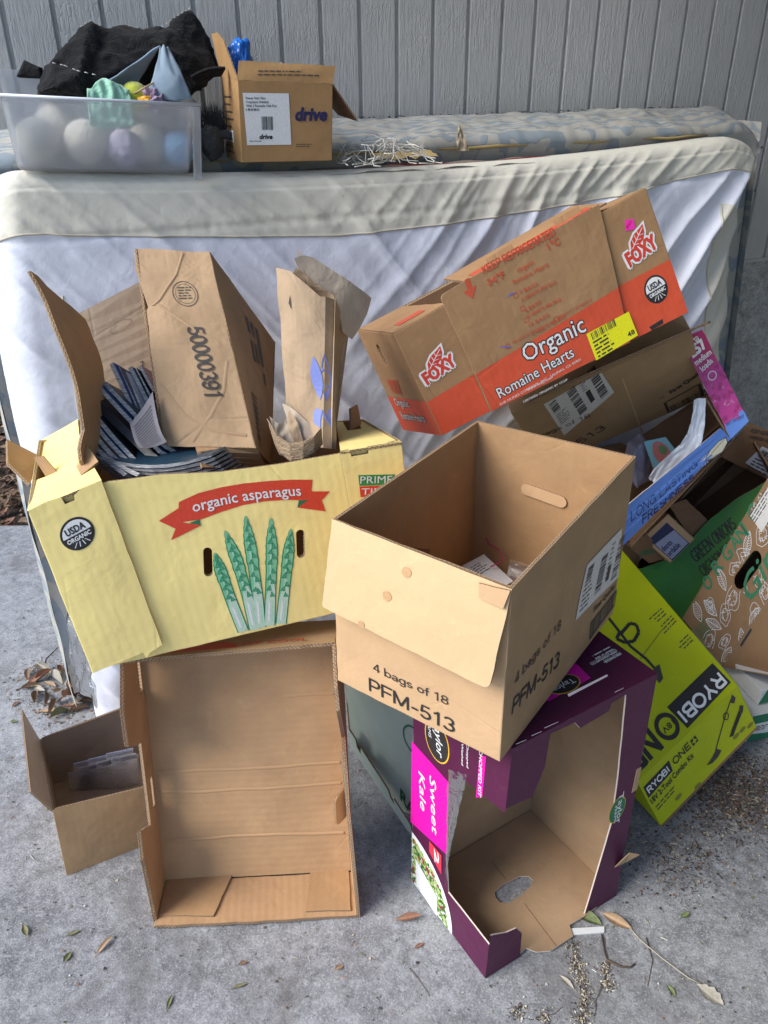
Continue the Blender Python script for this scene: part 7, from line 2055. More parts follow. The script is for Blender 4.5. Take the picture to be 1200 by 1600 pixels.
def front_u(s, t):
    pa = [(-0.2002,1.2850,0.9717),(-0.1831,1.2650,0.9491),(-0.1609,1.2550,0.9389),(-0.1370,1.2580,0.9397),(-0.1199,1.2680,0.9446),(-0.1077,1.2900,0.9518)]
    pb = [(-0.1914,1.2850,0.9282),(-0.1789,1.2620,0.9117),(-0.1582,1.2500,0.9049),(-0.1384,1.2520,0.9061),(-0.1190,1.2650,0.9145),(-0.1069,1.2900,0.9201)]
    x = s * 5; i = min(4, int(x)); f = x - i
    f = f * f * (3 - 2 * f)
    A = Vector(pa[i]) * (1 - f) + Vector(pa[i + 1]) * f; B = Vector(pb[i]) * (1 - f) + Vector(pb[i + 1]) * f
    return A * (1 - t) + B * t + Vector((.001, .002, .001)) * noise.noise((s * 6, t * 3, 3))
sheet('front_fold', front_u, 40, 6, [M_paper], sb, th=.001)

# ------------------------------------------------------------------ on top of the mattress
# nebuliser carton
db = thing('printed_carton', 'kraft carton with a white product label standing on top of the mattress by the wall', 'box', ctr(Q['drive.bottom']))
M_dk = board_mat('golden kraft board', (.40, .235, .10), .06, seed=9.4)
DM = [M_dk, M_kraft_dk, M_edge]
p = Pan(Q['drive.front'])
slab('front_panel', p, th=.003, r=.0015, fold='LRB', mats=DM, parent=db)
lp = Pan(Q['drive.left'])
slab('side_panel', lp, th=.003, r=.0015, fold='LRB', mats=DM, parent=db)
slab('side_panel', Pan(Q['drive.right']), th=.003, r=.0015, fold='LRB', mats=DM, parent=db)
slab('back_panel', Pan(Q['drive.back']), th=.003, r=.0015, fold='LRB', mats=DM, parent=db)
slab('bottom_panel', Pan(Q['drive.bottom']), th=.003, fold='LRBT', mats=DM, parent=db)
lb = [(0.0128,0.0324),(0.1086,0.0329),(0.1053,0.1292),(0.009,0.1278)]
dlab = prints('label', p, [lb], M_whitelab, db)
W_ = p.W
c = [(0.015,0.1166),(0.0562,0.1175),(0.0146,0.1097),(0.0627,0.1107),(0.0142,0.1028),(0.0787,0.104),(0.0138,0.0959),(0.0419,0.0963)]
for i, s_ in enumerate(('Power Neb Ultra', 'Compressor Nebulizer', 'With 2 Reusable Neb Kits', '18080')):
    text(p, dlab, s_, c[2 * i], c[2 * i + 1], .0042, M_black, bold=.015, h=.001)
bc = [(0.0456,0.061),(0.0703,0.061),(0.0712,0.0861)]
prints('bar_code', p, bars(bc[0], unit(bc[0], bc[1]), perp(unit(bc[0], bc[1])), .024, .025, 18, 3), M_black, dlab, h=.001)
c = [(0.118,0.0794),(0.186,0.0801),(0.0394,0.0442),(0.0669,0.0441)]
text(p, db, 'drive', c[0], c[1], .0235, ink('drive navy', (.018, .018, .085)), bold=.05, shear=.2, h=.001)
text(p, db, 'drive', c[2], c[3], .0085, M_black, bold=.05, shear=.2, h=.001)
c = [(0.1185,0.0328),(0.1935,0.0336)]
prints('fine_print', p, fine(c[0], (1, 0), (0, 1), .05, 2, .004, .0014, 3) , M_black2, db, h=.001)
c = [(0.0187,0.0395),(0.0598,0.0393)]
prints('fine_print', p, fine(c[0], (1, 0), (0, 1), .03, 1, .004, .0013, 5), M_black2, db, h=.001)
lw_ = lp.W
prints('label', lp, [[(.02, .035), (.09, .035), (.09, .058), (.02, .058)]], M_whitelab, db)
prints('bar_code', lp, bars((.03, .038), (1, 0), (0, 1), .05, .016, 14, 4), M_black, db, h=.001)
prints('fine_print', lp, fine((.02, .12), (1, 0), (0, 1), .09, 5, .014, .003, 7) + fine((.02, .026), (1, 0), (0, 1), .08, 2, .012, .003, 9), M_black2, db, h=.001)
ff = Pan([p.map(0, p.H, 0), p.map(W_, p.H, 0), p.map(W_ + .010, p.H + .034, -.012), p.map(.008, p.H + .034, -.012)])
ff.warp = bow(.003)
slab('top_flap', ff, th=.003, mats=DM, parent=db, rough=.0008)
prints('printed_text', ff, fine((W_ * .20, .017), (1, .03), (0, 1), .13, 2, .007, .0022, 3), M_black2, db, h=.001)
rp_ = Pan(Q['drive.right'])
rf = Pan([rp_.map(.01, rp_.H, 0), rp_.map(rp_.W - .01, rp_.H, 0), rp_.map(rp_.W - .01, rp_.H - .062, .062), rp_.map(.01, rp_.H - .070, .060)])
slab('top_flap', rf, th=.003, mats=[M_kraft_dk, M_dk, M_edge], parent=db, rough=.0006)
lf2 = Pan([lp.map(0, lp.H, 0), lp.map(lp.W, lp.H, 0), lp.map(lp.W * .95, lp.H + .085, .016), lp.map(.0, lp.H + .085, .016)])
slab('top_flap', lf2, [(0, 0), (lf2.W, 0), (lf2.W * .7, lf2.H * .8), (lf2.W * .4, lf2.H), (0, lf2.H)], th=.003, mats=[M_dk, M_dk, M_edge], parent=db, rough=.0006)
def lump(name, c, r3, label, cat, mat, k=.35, sub=5, fr=1.6, seed=0):
    bm = bmesh.new(); bmesh.ops.create_icosphere(bm, subdivisions=sub, radius=1)
    for v in bm.verts:
        n = k * fbm((v.co.x * fr + seed, v.co.y * fr, v.co.z * fr), 5)
        v.co = Vector(c) + Vector((v.co.x * r3[0], v.co.y * r3[1], v.co.z * r3[2])) * (1 + n)
    me = bpy.data.meshes.new(name); bm.to_mesh(me); bm.free()
    for f in me.polygons: f.use_smooth = True
    return tag(link(name, me, None, [mat]), label, cat)
M_bluebag = plain('blue plastic', (.02, .16, .60), .25, 30, .4, .2)
cb = [(-0.2912,1.9321,1.5125)][0]
lump('plastic_bag', Vector(cb) + Vector((0, 0, -.015)), (.028, .03, .055), 'bright blue plastic bag poking out of the printed carton', 'plastic bag', M_bluebag, .3)
wq = [(-0.2276,1.9808,1.5025),(-0.2111,1.9877,1.5108),(-0.2039,1.9908,1.4999),(-0.2256,1.9816,1.4928)]
o = sheet('paper_slip', lambda s, t: (Vector(wq[0]) * (1 - s) + Vector(wq[1]) * s) * (1 - t) + (Vector(wq[3]) * (1 - s) + Vector(wq[2]) * s) * t - Vector((0, 0, .03 * t)), 6, 6, [M_whitelab], th=.001)
tag(o, 'white slip of paper poking out of the printed carton', 'paper')

# translucent storage bin
def frost_mat():
    m, nt, b = nodes('frosted plastic')
    nt.nodes.remove(b); k = NT(nt)
    rf_ = k.n('ShaderNodeBsdfRefraction', ins={'Color': (.93, .95, .98, 1), 'Roughness': .16, 'IOR': 1.12})
    tl_ = k.n('ShaderNodeBsdfTranslucent', ins={'Color': (.90, .92, .95, 1)})
    df = k.n('ShaderNodeBsdfDiffuse', ins={'Color': (.86, .88, .92, 1)})
    gl = k.n('ShaderNodeBsdfGlossy', ins={'Roughness': .25})
    tp_ = k.n('ShaderNodeBsdfTransparent', ins={'Color': (.94, .95, .97, 1)})
    def mx(f, a, b_):
        s = k.n('ShaderNodeMixShader', ins={0: f}) if not isinstance(f, bpy.types.NodeSocket) else k.n('ShaderNodeMixShader')
        if isinstance(f, bpy.types.NodeSocket): nt.links.new(f, s.inputs[0])
        nt.links.new(a.outputs[0], s.inputs[1]); nt.links.new(b_.outputs[0], s.inputs[2]); return s
    a = mx(.45, tl_, df)
    b2 = mx(.55, rf_, tp_)
    c = mx(.31, b2, a)
    d = mx(k.math('MULTIPLY', k.n('ShaderNodeFresnel', ins={'IOR': 1.45}).outputs[0], .8), c, gl)
    nt.links.new(d.outputs[0], nt.nodes['Material Output'].inputs[0])
    return m
M_frost = frost_mat()
bin_ = thing('storage_bin', 'translucent frosted plastic storage drawer full of toys on top of the mattress at the left', 'storage bin', wp(.17, .25, 1.33))
# bin frame: tilted a little forward, along the wall
bo_, bxv = wp(-.005, .375, 1.330), (wp(.347, .375, 1.306) - wp(-.005, .375, 1.330)).normalized()
byv = (wp(.02, .06, 1.372) - wp(-.005, .375, 1.330)); byv = (byv - bxv * byv.dot(bxv)).normalized()
bzv = bxv.cross(byv).normalized()
BW, BD, BH = .352, .300, .132
def bpt(x, y, z): return bo_ + bxv * x + byv * y + bzv * z
def rr_loop(x0, x1, y0, y1, r, n=5):
    o = []
    for cx, cy, a0 in ((x1 - r, y0 + r, -90), (x1 - r, y1 - r, 0), (x0 + r, y1 - r, 90), (x0 + r, y0 + r, 180)):
        for i in range(n + 1):
            t = R(a0 + 90 * i / n); o.append((cx + r * math.cos(t), cy + r * math.sin(t)))
    return o
V, F = [], []
def add_ring(l, z):
    b = len(V); V.extend([bpt(x, y, z) for x, y in l]); return b
rings = []
k0 = .010
for ins_, z in ((k0 + .014, 0), (k0 + .006, .002), (k0 + .002, .008), (.001, BH * .93), (-.001, BH - .004), (-.007, BH - .004), (-.0085, BH - .001), (-.007, BH + .002), (.002, BH + .002), (.0035, BH * .93), (k0 + .005, .010), (k0 + .014, .0055)):
    rings.append(add_ring(rr_loop(ins_, BW - ins_, ins_, BD - ins_, .016), z))
n = len(rr_loop(0, 1, 0, 1, .1))
for a, b in zip(rings, rings[1:]):
    for i in range(n): F.append([a + i, a + (i + 1) % n, b + (i + 1) % n, b + i])
F.append([rings[0] + i for i in range(n)][::-1]); F.append([rings[-1] + i for i in range(n)])
link('tub', mesh_of('tub', V, F), bin_, [M_frost])
M_rim = plain('pale plastic rim', (.66, .69, .74), .3, 40, .05, .04)
tube('rim', [bpt(-.006, -.006, BH + .003), bpt(BW + .006, -.006, BH + .003)], .0028, M_rim, bin_, 8)
V, F = [], []
block('corner_post', (0, 0, 0), (.016, .012, BH + .004), [M_frost], bin_, Matrix.Translation(bpt(BW - .010, -.008, -.004)) @ Matrix((bxv, byv, bzv)).transposed().to_4x4(), .003)

def ball(x, y, r, label, mat, kind=None, z=None, squash=1, name='toy_ball'):
    bm = bmesh.new(); bmesh.ops.create_icosphere(bm, subdivisions=5, radius=r)
    for v in bm.verts:
        d = v.co.normalized()
        kk = 1 + .02 * fbm((d.x * 4 + x * 20, d.y * 4, d.z * 4), 3)
        if kind == 'dimple':
            a, b = math.atan2(d.y, d.x) * 5, math.asin(max(-1, min(1, d.z))) * 9
            kk -= .05 * max(0, math.sin(a * 2) * math.sin(b * 1.4))
        if kind == 'knot': kk += .22 * max(0, noise.noise((d.x * 2.2, d.y * 2.2, d.z * 2.2 + 3)))
        v.co = d * r * kk; v.co.z *= squash
    me = bpy.data.meshes.new(name); bm.to_mesh(me); bm.free()
    for f in me.polygons: f.use_smooth = True
    o = link(name, me, None, [mat])
    o.location = bpt(x, y, .007 + r * squash if z is None else z)
    return tag(o, label, 'ball')
M_cream2 = plain('cream wool', (.74, .68, .56), .95, 90, .6, .10, sheen=.3)
M_lav2 = plain('lavender cloth', (.58, .52, .66), .95, 90, .6, .15, sheen=.3)
M_blue2 = plain('blue rubber', (.22, .46, .74), .6, 60, .3, .15)
ball(.055, .060, .041, 'cream ball at the left end of the frosted bin', M_cream2)
b2_ = ball(.143, .058, .041, 'cream ball with a dark smudge, second from the left in the frosted bin', M_cream2)
ball(.216, .050, .034, 'lavender knotted ball in the middle of the frosted bin', M_lav2, 'knot')
ball(.262, .075, .038, 'cream ball between the lavender ball and the blue ball in the frosted bin', M_cream2)
ball(.322, .055, .034, 'blue dimpled ball at the right end of the frosted bin', M_blue2, 'dimple')
ball(.10, .16, .045, 'cream ball behind the front row of the frosted bin', M_cream2)
ball(.22, .17, .050, 'pale grey ball behind the front row of the frosted bin', plain('grey wool', (.42, .40, .38), .95, 90, .6, .12))
ball(.245, .075, .030, 'yellow green ball on top of the toys in the bin', plain('tennis yellow', (.42, .46, .05), .95, 120, .6, .15, sheen=.4), z=.128)
sm_ = b2_
M_smudge = plain('dark smudge', (.06, .055, .06), .9)
# cloths hanging in the bin
M_mint = plain('mint terry cloth', (.33, .62, .46), .95, 200, .8, .12, sheen=.4)
M_knit = None
def knit_mat():
    m, nt, b = nodes('blue grey knit'); k = NT(nt)
    u = k.uv()
    w1 = k.n('ShaderNodeTexWave', wave_type='BANDS', bands_direction='X', ins={'Vector': u, 'Scale': 22, 'Distortion': .4}).outputs['Fac']
    w2 = k.n('ShaderNodeTexWave', wave_type='BANDS', bands_direction='Y', ins={'Vector': u, 'Scale': 22, 'Distortion': .4}).outputs['Fac']
    f = k.math('MULTIPLY', w1, w2)
    c = k.mix(f, (.22, .31, .40), (.42, .53, .64))
    nt.links.new(c, b.inputs['Base Color']); b.inputs['Roughness'].default_value = .95; b.inputs['Sheen Weight'].default_value = .3
    nt.links.new(k.bump(f, .8, .002), b.inputs['Normal'])
    return m
M_knit = knit_mat()
mc = [Vector(v) for v in ([(-0.5633,1.7737,1.4751),(-0.5616,1.8070,1.4857),(-0.4984,1.8336,1.4893),(-0.4951,1.7591,1.4549)])]
def mint(s, t):
    # over the rim and down the inside of the bin
    top = bpt(.155 + .075 * s, .055 - .035 * t, BH + .004 + .020 * math.sin(math.pi * s) * (1 - t) + .012 * noise.noise((s * 4, t * 4, 2)))
    low = bpt(.150 + .085 * s, .026, BH - .055 + .02 * abs(s - .4))
    p_ = top * (1 - t) + low * t
    return p_ + (bzv * .022 * math.sin(min(1, t * 1.6) * math.pi) + byv * .010 * noise.noise((s * 6, t * 5, 6)))
o = sheet('mint_cloth', mint, 30, 30, [M_mint], th=.002); tag(o, 'mint green terry cloth bunched over the toys at the front of the frosted bin', 'cloth')
kc = [(-0.5439,1.7384,1.4668),(-0.4298,1.8192,1.5395),(-0.4164,1.8249,1.5373),(-0.3718,1.8003,1.4502),(-0.4480,1.7898,1.4535)]
def knit(s, t):
    a = Vector(kc[0]) * (1 - s) + Vector(kc[1]) * s
    b = Vector(kc[0]) * (1 - s) + bpt(.235, .10, BH - .02) * s
    p_ = a * (1 - t) + b * t
    return p_ + byv * .018 * math.sin(math.pi * t) + bzv * .006 * noise.noise((s * 4, t * 4, 3))
kn = thing('knit_cloth', 'blue grey knitted cloth folded to a peak above the frosted bin', 'cloth', bpt(.25, .12, BH))
sheet('left_fold', knit, 26, 16, [M_knit], kn, th=.003, uvs=(1.2, .5))
def knit2(s, t):
    a = Vector(kc[1]) * (1 - s) + Vector(kc[2]) * s
    b = bpt(.262, .06, BH + .0) * (1 - s) + bpt(.350, .028, BH + .005) * s
    p_ = a * (1 - t) + b * t
    return p_ - byv * .022 * math.sin(math.pi * t) - byv * .012 * math.sin(math.pi * s) + bzv * .006 * noise.noise((s * 4, t * 4, 9))
sheet('right_fold', knit2, 20, 26, [M_knit], kn, th=.003, uvs=(.6, .8))
lump('cloth_scrap', bpt(.285, .060, BH - .004), (.026, .03, .020), 'mauve frayed rag beside the yellow green ball', 'cloth', plain('mauve rag', (.30, .22, .32), .95, 120, .9, .3), .6, 5, 3.0)
lump('toy_scrap', bpt(.262, .045, BH - .002), (.015, .015, .008), 'small orange toy piece below the yellow green ball', 'toy', plain('orange toy', (.65, .33, .02), .5), .3, 4)
tube_ = tube('bent_wire', [bpt(.238, .05, BH + .006), bpt(.262, .04, BH + .022), bpt(.285, .05, BH + .032), bpt(.296, .06, BH + .026)], .0018, plain('tan wire', (.35, .27, .15), .5))
tag(tube_, 'bent tan wire sticking out beside the yellow green ball', 'wire')

# black mesh bag heaped in and behind the bin
def mesh_fabric():
    m, nt, b = nodes('black mesh fabric'); k = NT(nt)
    o = k.obj()
    n = k.noise(o, 9, 4, .6)
    w = k.n('ShaderNodeTexVoronoi', ins={'Vector': o, 'Scale': 420}).outputs['Distance']
    c = k.mix(n, (.005, .005, .006), (.011, .011, .012))
    c = k.mix(k.ramp(k.noise(o, 300, 2), [(.70, 0), (.76, 1)]), c, (.05, .05, .055))
    nt.links.new(c, b.inputs['Base Color']); b.inputs['Roughness'].default_value = .85; b.inputs['Sheen Weight'].default_value = .06
    b.inputs['Specular IOR Level'].default_value = .15
    nt.links.new(k.bump(w, .5, .002, k.bump(k.noise(o, 26, 4, .55, .8), .8, .015)), b.inputs['Normal'])
    return m
M_bagblack = mesh_fabric()
bagb = thing('black_bag', 'black mesh bag with white stitching heaped over the frosted bin', 'bag', bpt(.2, .2, BH))
def hull(name, pts_, vox=.0055, sm=3, amp=.006, seed=0):
    bm = bmesh.new()
    for q in pts_: bm.verts.new(Vector(q))
    r_ = bmesh.ops.convex_hull(bm, input=bm.verts)
    bmesh.ops.delete(bm, geom=list({g for g in r_['geom_interior'] + r_['geom_unused'] if isinstance(g, bmesh.types.BMVert)}), context='VERTS')
    me = bpy.data.meshes.new(name); bm.to_mesh(me); bm.free()
    return me
def fold_blob(name, hulls, parent, mat, vox=.006, amp=.010):
    bm = bmesh.new()
    for h_ in hulls:
        me = hull(name, h_); bm.from_mesh(me); bpy.data.meshes.remove(me)
    me = bpy.data.meshes.new(name); bm.to_mesh(me); bm.free()
    o = bpy.data.objects.new(name, me); col.objects.link(o)
    md = o.modifiers.new('r', 'REMESH'); md.mode = 'VOXEL'; md.voxel_size = vox
    md = o.modifiers.new('s', 'SMOOTH'); md.iterations = 4; md.factor = .5
    dg = bpy.context.evaluated_depsgraph_get()
    m2 = bpy.data.meshes.new_from_object(o.evaluated_get(dg))
    bpy.data.objects.remove(o)
    for v in m2.vertices:
        q = v.co; n = v.normal
        r1 = 1 - abs(noise.noise((q.x * 14 + .5 * q.z * 14, q.y * 14, q.z * 9))) * 2.2
        r2 = 1 - abs(noise.noise((q.x * 30, q.y * 30, q.z * 22 + 4))) * 2.2
        v.co = q + n * (amp * max(0, r1) ** 2 + amp * .4 * max(0, r2) ** 2 - amp * .5)
    for f in m2.polygons: f.use_smooth = True
    m2.name = name
    return link(name, m2, parent, [mat])
h1 = [([(-0.6544,1.7351,1.4614)][0]), ([(-0.6477,1.7814,1.5021)][0]), ([(-0.5750,1.8773,1.5862)][0]), ([(-0.5549,1.8967,1.5669)][0]), ([(-0.5573,1.7762,1.4572)][0]), ([(-0.7188,1.9033,1.4529)][0]), ([(-0.6061,1.9944,1.5588)][0]), ([(-0.5787,1.7454,1.4887)][0]), ([(-0.5950,1.9991,1.4740)][0]), ([(-0.7033,1.9316,1.4975)][0])]
h2 = [([(-0.5821,1.8091,1.5146)][0]), ([(-0.5510,1.8983,1.5691)][0]), ([(-0.5360,1.9263,1.5745)][0]), ([(-0.4605,1.9691,1.5753)][0]), ([(-0.4346,1.9149,1.5551)][0]), ([(-0.4574,1.8727,1.5273)][0]), ([(-0.5541,1.7776,1.4771)][0]), ([(-0.6281,1.9634,1.4627)][0]), ([(-0.4284,2.0695,1.4584)][0]), ([(-0.4602,2.0778,1.5597)][0]), ([(-0.5749,2.0293,1.5594)][0])]
h3 = [([(-0.4618,1.9034,1.5483)][0]), ([(-0.4483,1.9526,1.5769)][0]), ([(-0.4001,2.0055,1.6110)][0]), ([(-0.3919,2.0090,1.6065)][0]), ([(-0.3627,1.9670,1.5323)][0]), ([(-0.3443,1.9531,1.5036)][0]), ([(-0.3682,1.8996,1.4687)][0]), ([(-0.3953,1.9098,1.4616)][0]), ([(-0.4331,1.8939,1.5319)][0]), ([(-0.4111,2.0769,1.6077)][0]), ([(-0.3736,2.1144,1.4962)][0]), ([(-0.4476,2.0831,1.4452)][0])]
fold_blob('bag_body', [h1, h2, h3], bagb, M_bagblack)
fq = [Vector(v) for v in ([(-0.3827,1.8500,1.4858),(-0.3157,1.8784,1.5010),(-0.3291,1.8944,1.4872),(-0.3741,1.8754,1.4692)])]
sheet('strap_end', lambda s, t: (fq[0] * (1 - s) + fq[1] * s) * (1 - t) + (fq[3] * (1 - s) + fq[2] * s) * t + Vector((0, 0, .006 * math.sin(math.pi * s))), 10, 5, [M_bagblack], bagb, th=.006)
sm2 = [Vector(v) for v in ([(-0.7567,1.9090,1.5086),(-0.7366,1.9175,1.5178),(-0.7044,1.9094,1.5047),(-0.7173,1.9257,1.4977)])]
sheet('strap_end', lambda s, t: (sm2[0] * (1 - s) + sm2[2] * s) * (1 - t) + (sm2[1] * (1 - s) + sm2[2] * s) * t - Vector((0, 0, .02)) * (1 - t), 8, 6, [M_bagblack], bagb, th=.012)
M_stitch = plain('white stitching', (.62, .62, .62), .9)
for pth in ([(-0.6098,1.7160,1.5123),(-0.5934,1.7284,1.5080),(-0.5753,1.7414,1.4994),(-0.5428,1.7497,1.4915)], [(-0.4439,1.9164,1.5755),(-0.4224,1.9418,1.5921),(-0.3946,1.9861,1.6122)], [(-0.5838,1.8301,1.5736),(-0.5701,1.8522,1.5840),(-0.5613,1.8668,1.5878)]):
    for a, b in zip(pth, pth[1:]):
        a, b = Vector(a), Vector(b); nseg = max(2, int((b - a).length / .006))
        for i in range(nseg):
            if i % 2: continue
            tube('stitch', [a + (b - a) * (i / nseg), a + (b - a) * ((i + .9) / nseg)], .0008, M_stitch, bagb, 4)

# black bristle brush end between bin and carton
br_ = thing('bristle_brush', 'black bristle brush head standing between the frosted bin and the printed carton', 'brush', wp(.40, .27, 1.32))
hb = [(-0.3545,1.8945,1.4159)][0]
V, F = [], []
rs = random.Random(5)
for i in range(420):
    a, r_ = rs.uniform(0, 6.28), .026 * math.sqrt(rs.random())
    b0 = Vector(hb) + Tw * r_ * math.cos(a) + Nw * r_ * math.sin(a) * .7 + Vector((0, 0, -.045))
    d_ = Vector((rs.uniform(-.25, .25), rs.uniform(-.25, .25), 1)).normalized() * rs.uniform(.05, .075)
    sdv = Vector((.0009, 0, 0))
    k_ = len(V); V += [b0 - sdv, b0 + sdv, b0 + d_]; F.append([k_, k_ + 1, k_ + 2])
o = link('bristles', mesh_of('bristles', V, F), br_, [ink('black bristle', (.012, .012, .014))]); o['kind'] = 'stuff'
block('brush_base', (-.030, -.022, -.048), (.030, .022, -.030), [ink('dark grey base', (.03, .03, .034))], br_, Matrix.Translation(Vector(hb)) @ Matrix.Rotation(YAW, 4, 'Z'), .006)
lump('shadow_lump', Vector([(-0.3603,1.8921,1.3618)][0]), (.026, .05, .034), 'dark grey folded cloth under the bristle brush', 'cloth', plain('charcoal shadow', (.05, .053, .058), .95, 60, .5, .3), .2)  # dark lump added where the mattress lies in shadow below the brush

# bundle of white wire
wm = plain('white plastic coated wire', (.58, .57, .52), .5, 200, .1, .12)
wb = thing('wire_bundle', 'crumpled white wire netting lying on the mattress edge', 'wire netting', wp(.76, .33, 1.325))
rs = random.Random(9)
wc = wp(.775, .345, 1.322)
for i in range(58):
    a = rs.uniform(0, 6.28); r_ = rs.uniform(.2, 1)
    c0 = wc + Tw * (.095 * rs.uniform(-1, 1)) + Nw * (.04 * rs.uniform(-1, 1)) + Vector((0, 0, rs.uniform(0, .032) ))
    pth = [c0]
    d_ = Vector((math.cos(a), math.sin(a) * .5, rs.uniform(-.2, .2)))
    for k_ in range(5):
        d_ = (d_ + Vector((rs.uniform(-.8, .8), rs.uniform(-.6, .6), rs.uniform(-.6, .6)))).normalized()
        q = pth[-1] + d_ * rs.uniform(.012, .028)
        rel = q - wc
        sx = rel.dot(Tw); ex = (sx / .10) ** 2
        if ex > 1: q -= Tw * (sx - .10 * (1 if sx > 0 else -1))
        q.z = min(max(q.z, 1.312), 1.312 + .050 * max(.15, 1 - ex))
        pth.append(q)
    tube('wire', pth, .0011, wm, wb, 4)

lq = [(0.6351,1.8400,0.6530),(0.6720,1.8600,0.6612),(0.6986,1.8800,0.6121),(0.6885,1.8600,0.5518),(0.6515,1.8200,0.5448),(0.6254,1.8200,0.5909)]
lh = [Vector(v) for v in lq] + [Vector(v) + Vector((.0, .07, -.01)) for v in lq]
lb_ = fold_blob('plastic_bag', [lh], None, plain('lilac plastic bag', (.36, .37, .52), .4, 30, .5, .1), .004, .008)
tag(lb_, 'small lilac grey plastic bag wedged behind the front open carton', 'plastic bag')

# a plain carton behind the lime carton that the tipped boxes rest on
pc_ = thing('plain_carton', 'plain kraft carton on the floor behind the lime tool carton', 'box', Vector((.52, 1.93, .003)))
Mp = Matrix.Translation(Vector((.52, 1.93, .003))) @ Matrix.Rotation(YAW, 4, 'Z')
def pcp(x, y, z): return Mp @ Vector((x * .20, y * .075, z * .56))
c8 = {(i, j, k_): pcp(i * 2 - 1, j * 2 - 1, k_) for i in (0, 1) for j in (0, 1) for k_ in (0, 1)}
for nm, w in (('front_panel', '000 100 101 001'), ('side_panel', '100 110 111 101'), ('side_panel', '010 000 001 011'), ('back_panel', '110 010 011 111'), ('top_panel', '001 101 111 011'), ('bottom_panel', '010 110 100 000')):
    slab(nm, Pan([c8[tuple(int(q) for q in t_)] for t_ in w.split()]), th=.004, r=.0015, fold='LRBT', mats=KM, parent=pc_)

# ------------------------------------------------------------------ leaves, twigs and litter on the floor
def leaf_mesh(L, W, curl, wave, seed, lobes=0):
    n, m = 14, 4
    V, F = [], []
    for i in range(n + 1):
        t = i / n
        w = W * (math.sin(math.pi * min(1, t * .98 + .02)) ** .8) * (1 - .25 * t)
        if lobes: w *= .62 + .38 * abs(math.cos(t * math.pi * lobes))
        for j in range(-m, m + 1):
            s = j / m
            x = (t - .5) * L; y = s * w * (1 + .08 * noise.noise((t * 9, s * 3, seed)))
            z = curl * (s * s) * w * 1.2 + wave * L * math.sin(t * 2.6 + seed) * .5 + .0008 * noise.noise((t * 12, s * 5, seed)) - .0008 * (1 - abs(s))
            V.append((x, y, z))
    k = 2 * m + 1
    for i in range(n):
        for j in range(k - 1):
            F.append([i * k + j, (i + 1) * k + j, (i + 1) * k + j + 1, i * k + j + 1])
    zmin = min(v[2] for v in V)
    V = [(x, y, z - zmin) for x, y, z in V]
    # stalk
    b = len(V); zz = V[4][2]
    V += [(-L * .5, -.0006, zz), (-L * .5, .0006, zz), (-L * .72, .0005, zz * .3 + .0004), (-L * .72, -.0005, zz * .3 + .0004)]
    F.append([b, b + 1, b + 2, b + 3])
    return mesh_of('leaf', V, F, smooth=True)
def leaf_mat(name, c, c2):
    m, nt, b = nodes(name); k = NT(nt)
    o = k.obj(); s = k.sep(o)
    n = k.noise(o, 220, 4, .7)
    c_ = k.mix(k.ramp(n, [(.35, 0), (.7, 1)]), c, c2)
    vein = k.ramp(k.math('ABSOLUTE', s[1]), [(0, 1), (.0007, 0)])
    c_ = k.mix(k.math('MULTIPLY', vein, .5), c_, shade(c2, 1.5))
    nt.links.new(c_, b.inputs['Base Color']); b.inputs['Roughness'].default_value = .75
    nt.links.new(k.bump(n, .5, .001), b.inputs['Normal'])
    return m
LM_ = [leaf_mat('reddish dry leaf', (.17, .075, .045), (.27, .14, .085)), leaf_mat('tan dry leaf', (.27, .17, .095), (.36, .25, .15)), leaf_mat('brown dry leaf', (.11, .065, .038), (.20, .12, .07)), leaf_mat('olive dry leaf', (.10, .11, .05), (.18, .17, .08)), leaf_mat('grey leaf', (.27, .245, .20), (.38, .35, .29)), leaf_mat('green leaf', (.085, .115, .04), (.16, .19, .08))]
rl = random.Random(77)
protos = {}
def leaf(px, L, W, mi, label, group=None, rot=None, tilt=(0, 0), dz=0.0, curl=None, lobes=0):
    key = (round(L, 3), mi, lobes, curl)
    if key not in protos:
        protos[key] = leaf_mesh(L, W, rl.uniform(.3, 1.9) if curl is None else curl, rl.uniform(-.22, .30), rl.uniform(0, 9), lobes); protos[key].materials.append(LM_[mi])
    o = bpy.data.objects.new('dry_leaf' if mi != 5 else 'green_leaf', protos[key]); col.objects.link(o)
    p = Vector(px); o.location = (p.x, p.y, slab_h(p.x, p.y) + .0005 + dz)
    o.rotation_euler = (tilt[0], tilt[1], rl.uniform(0, 6.28) if rot is None else rot)
    return tag(o, label, 'leaf', group)
# the drift of leaves at the foot of the mattress, left
pile = [(-0.9627,1.7502,0.0000),(-0.9249,1.7714,0.0000),(-0.9366,1.7177,0.0000),(-0.8918,1.7276,0.0000),(-0.9595,1.7024,-0.0000),(-0.9040,1.6860,0.0000),(-0.8650,1.6853,0.0000),(-0.9301,1.6609,0.0000),(-0.8775,1.6500,0.0000),(-0.8630,1.7218,-0.0000),(-0.8352,1.6695,-0.0000),(-0.8516,1.6249,0.0000),(-0.8966,1.6256,0.0000),(-0.8376,1.6345,0.0000),(-0.9789,1.7451,0.0000),(-0.9082,1.7493,0.0000),(-0.8347,1.7004,0.0000),(-0.9243,1.7335,0.0000),(-0.9654,1.7776,0.0000),(-0.8512,1.6597,0.0000)]
for i, q in enumerate(pile):
    leaf(q, rl.choice((.040, .050, .062, .075)), rl.uniform(.008, .016), rl.choice((0, 0, 1, 1, 2, 4)), 'curled dry leaf in the drift beside the foot of the mattress', 'leaves drifted beside the mattress foot', tilt=(rl.uniform(-.8, .8), rl.uniform(-.4, .4)), dz=.003 + .010 * rl.random())
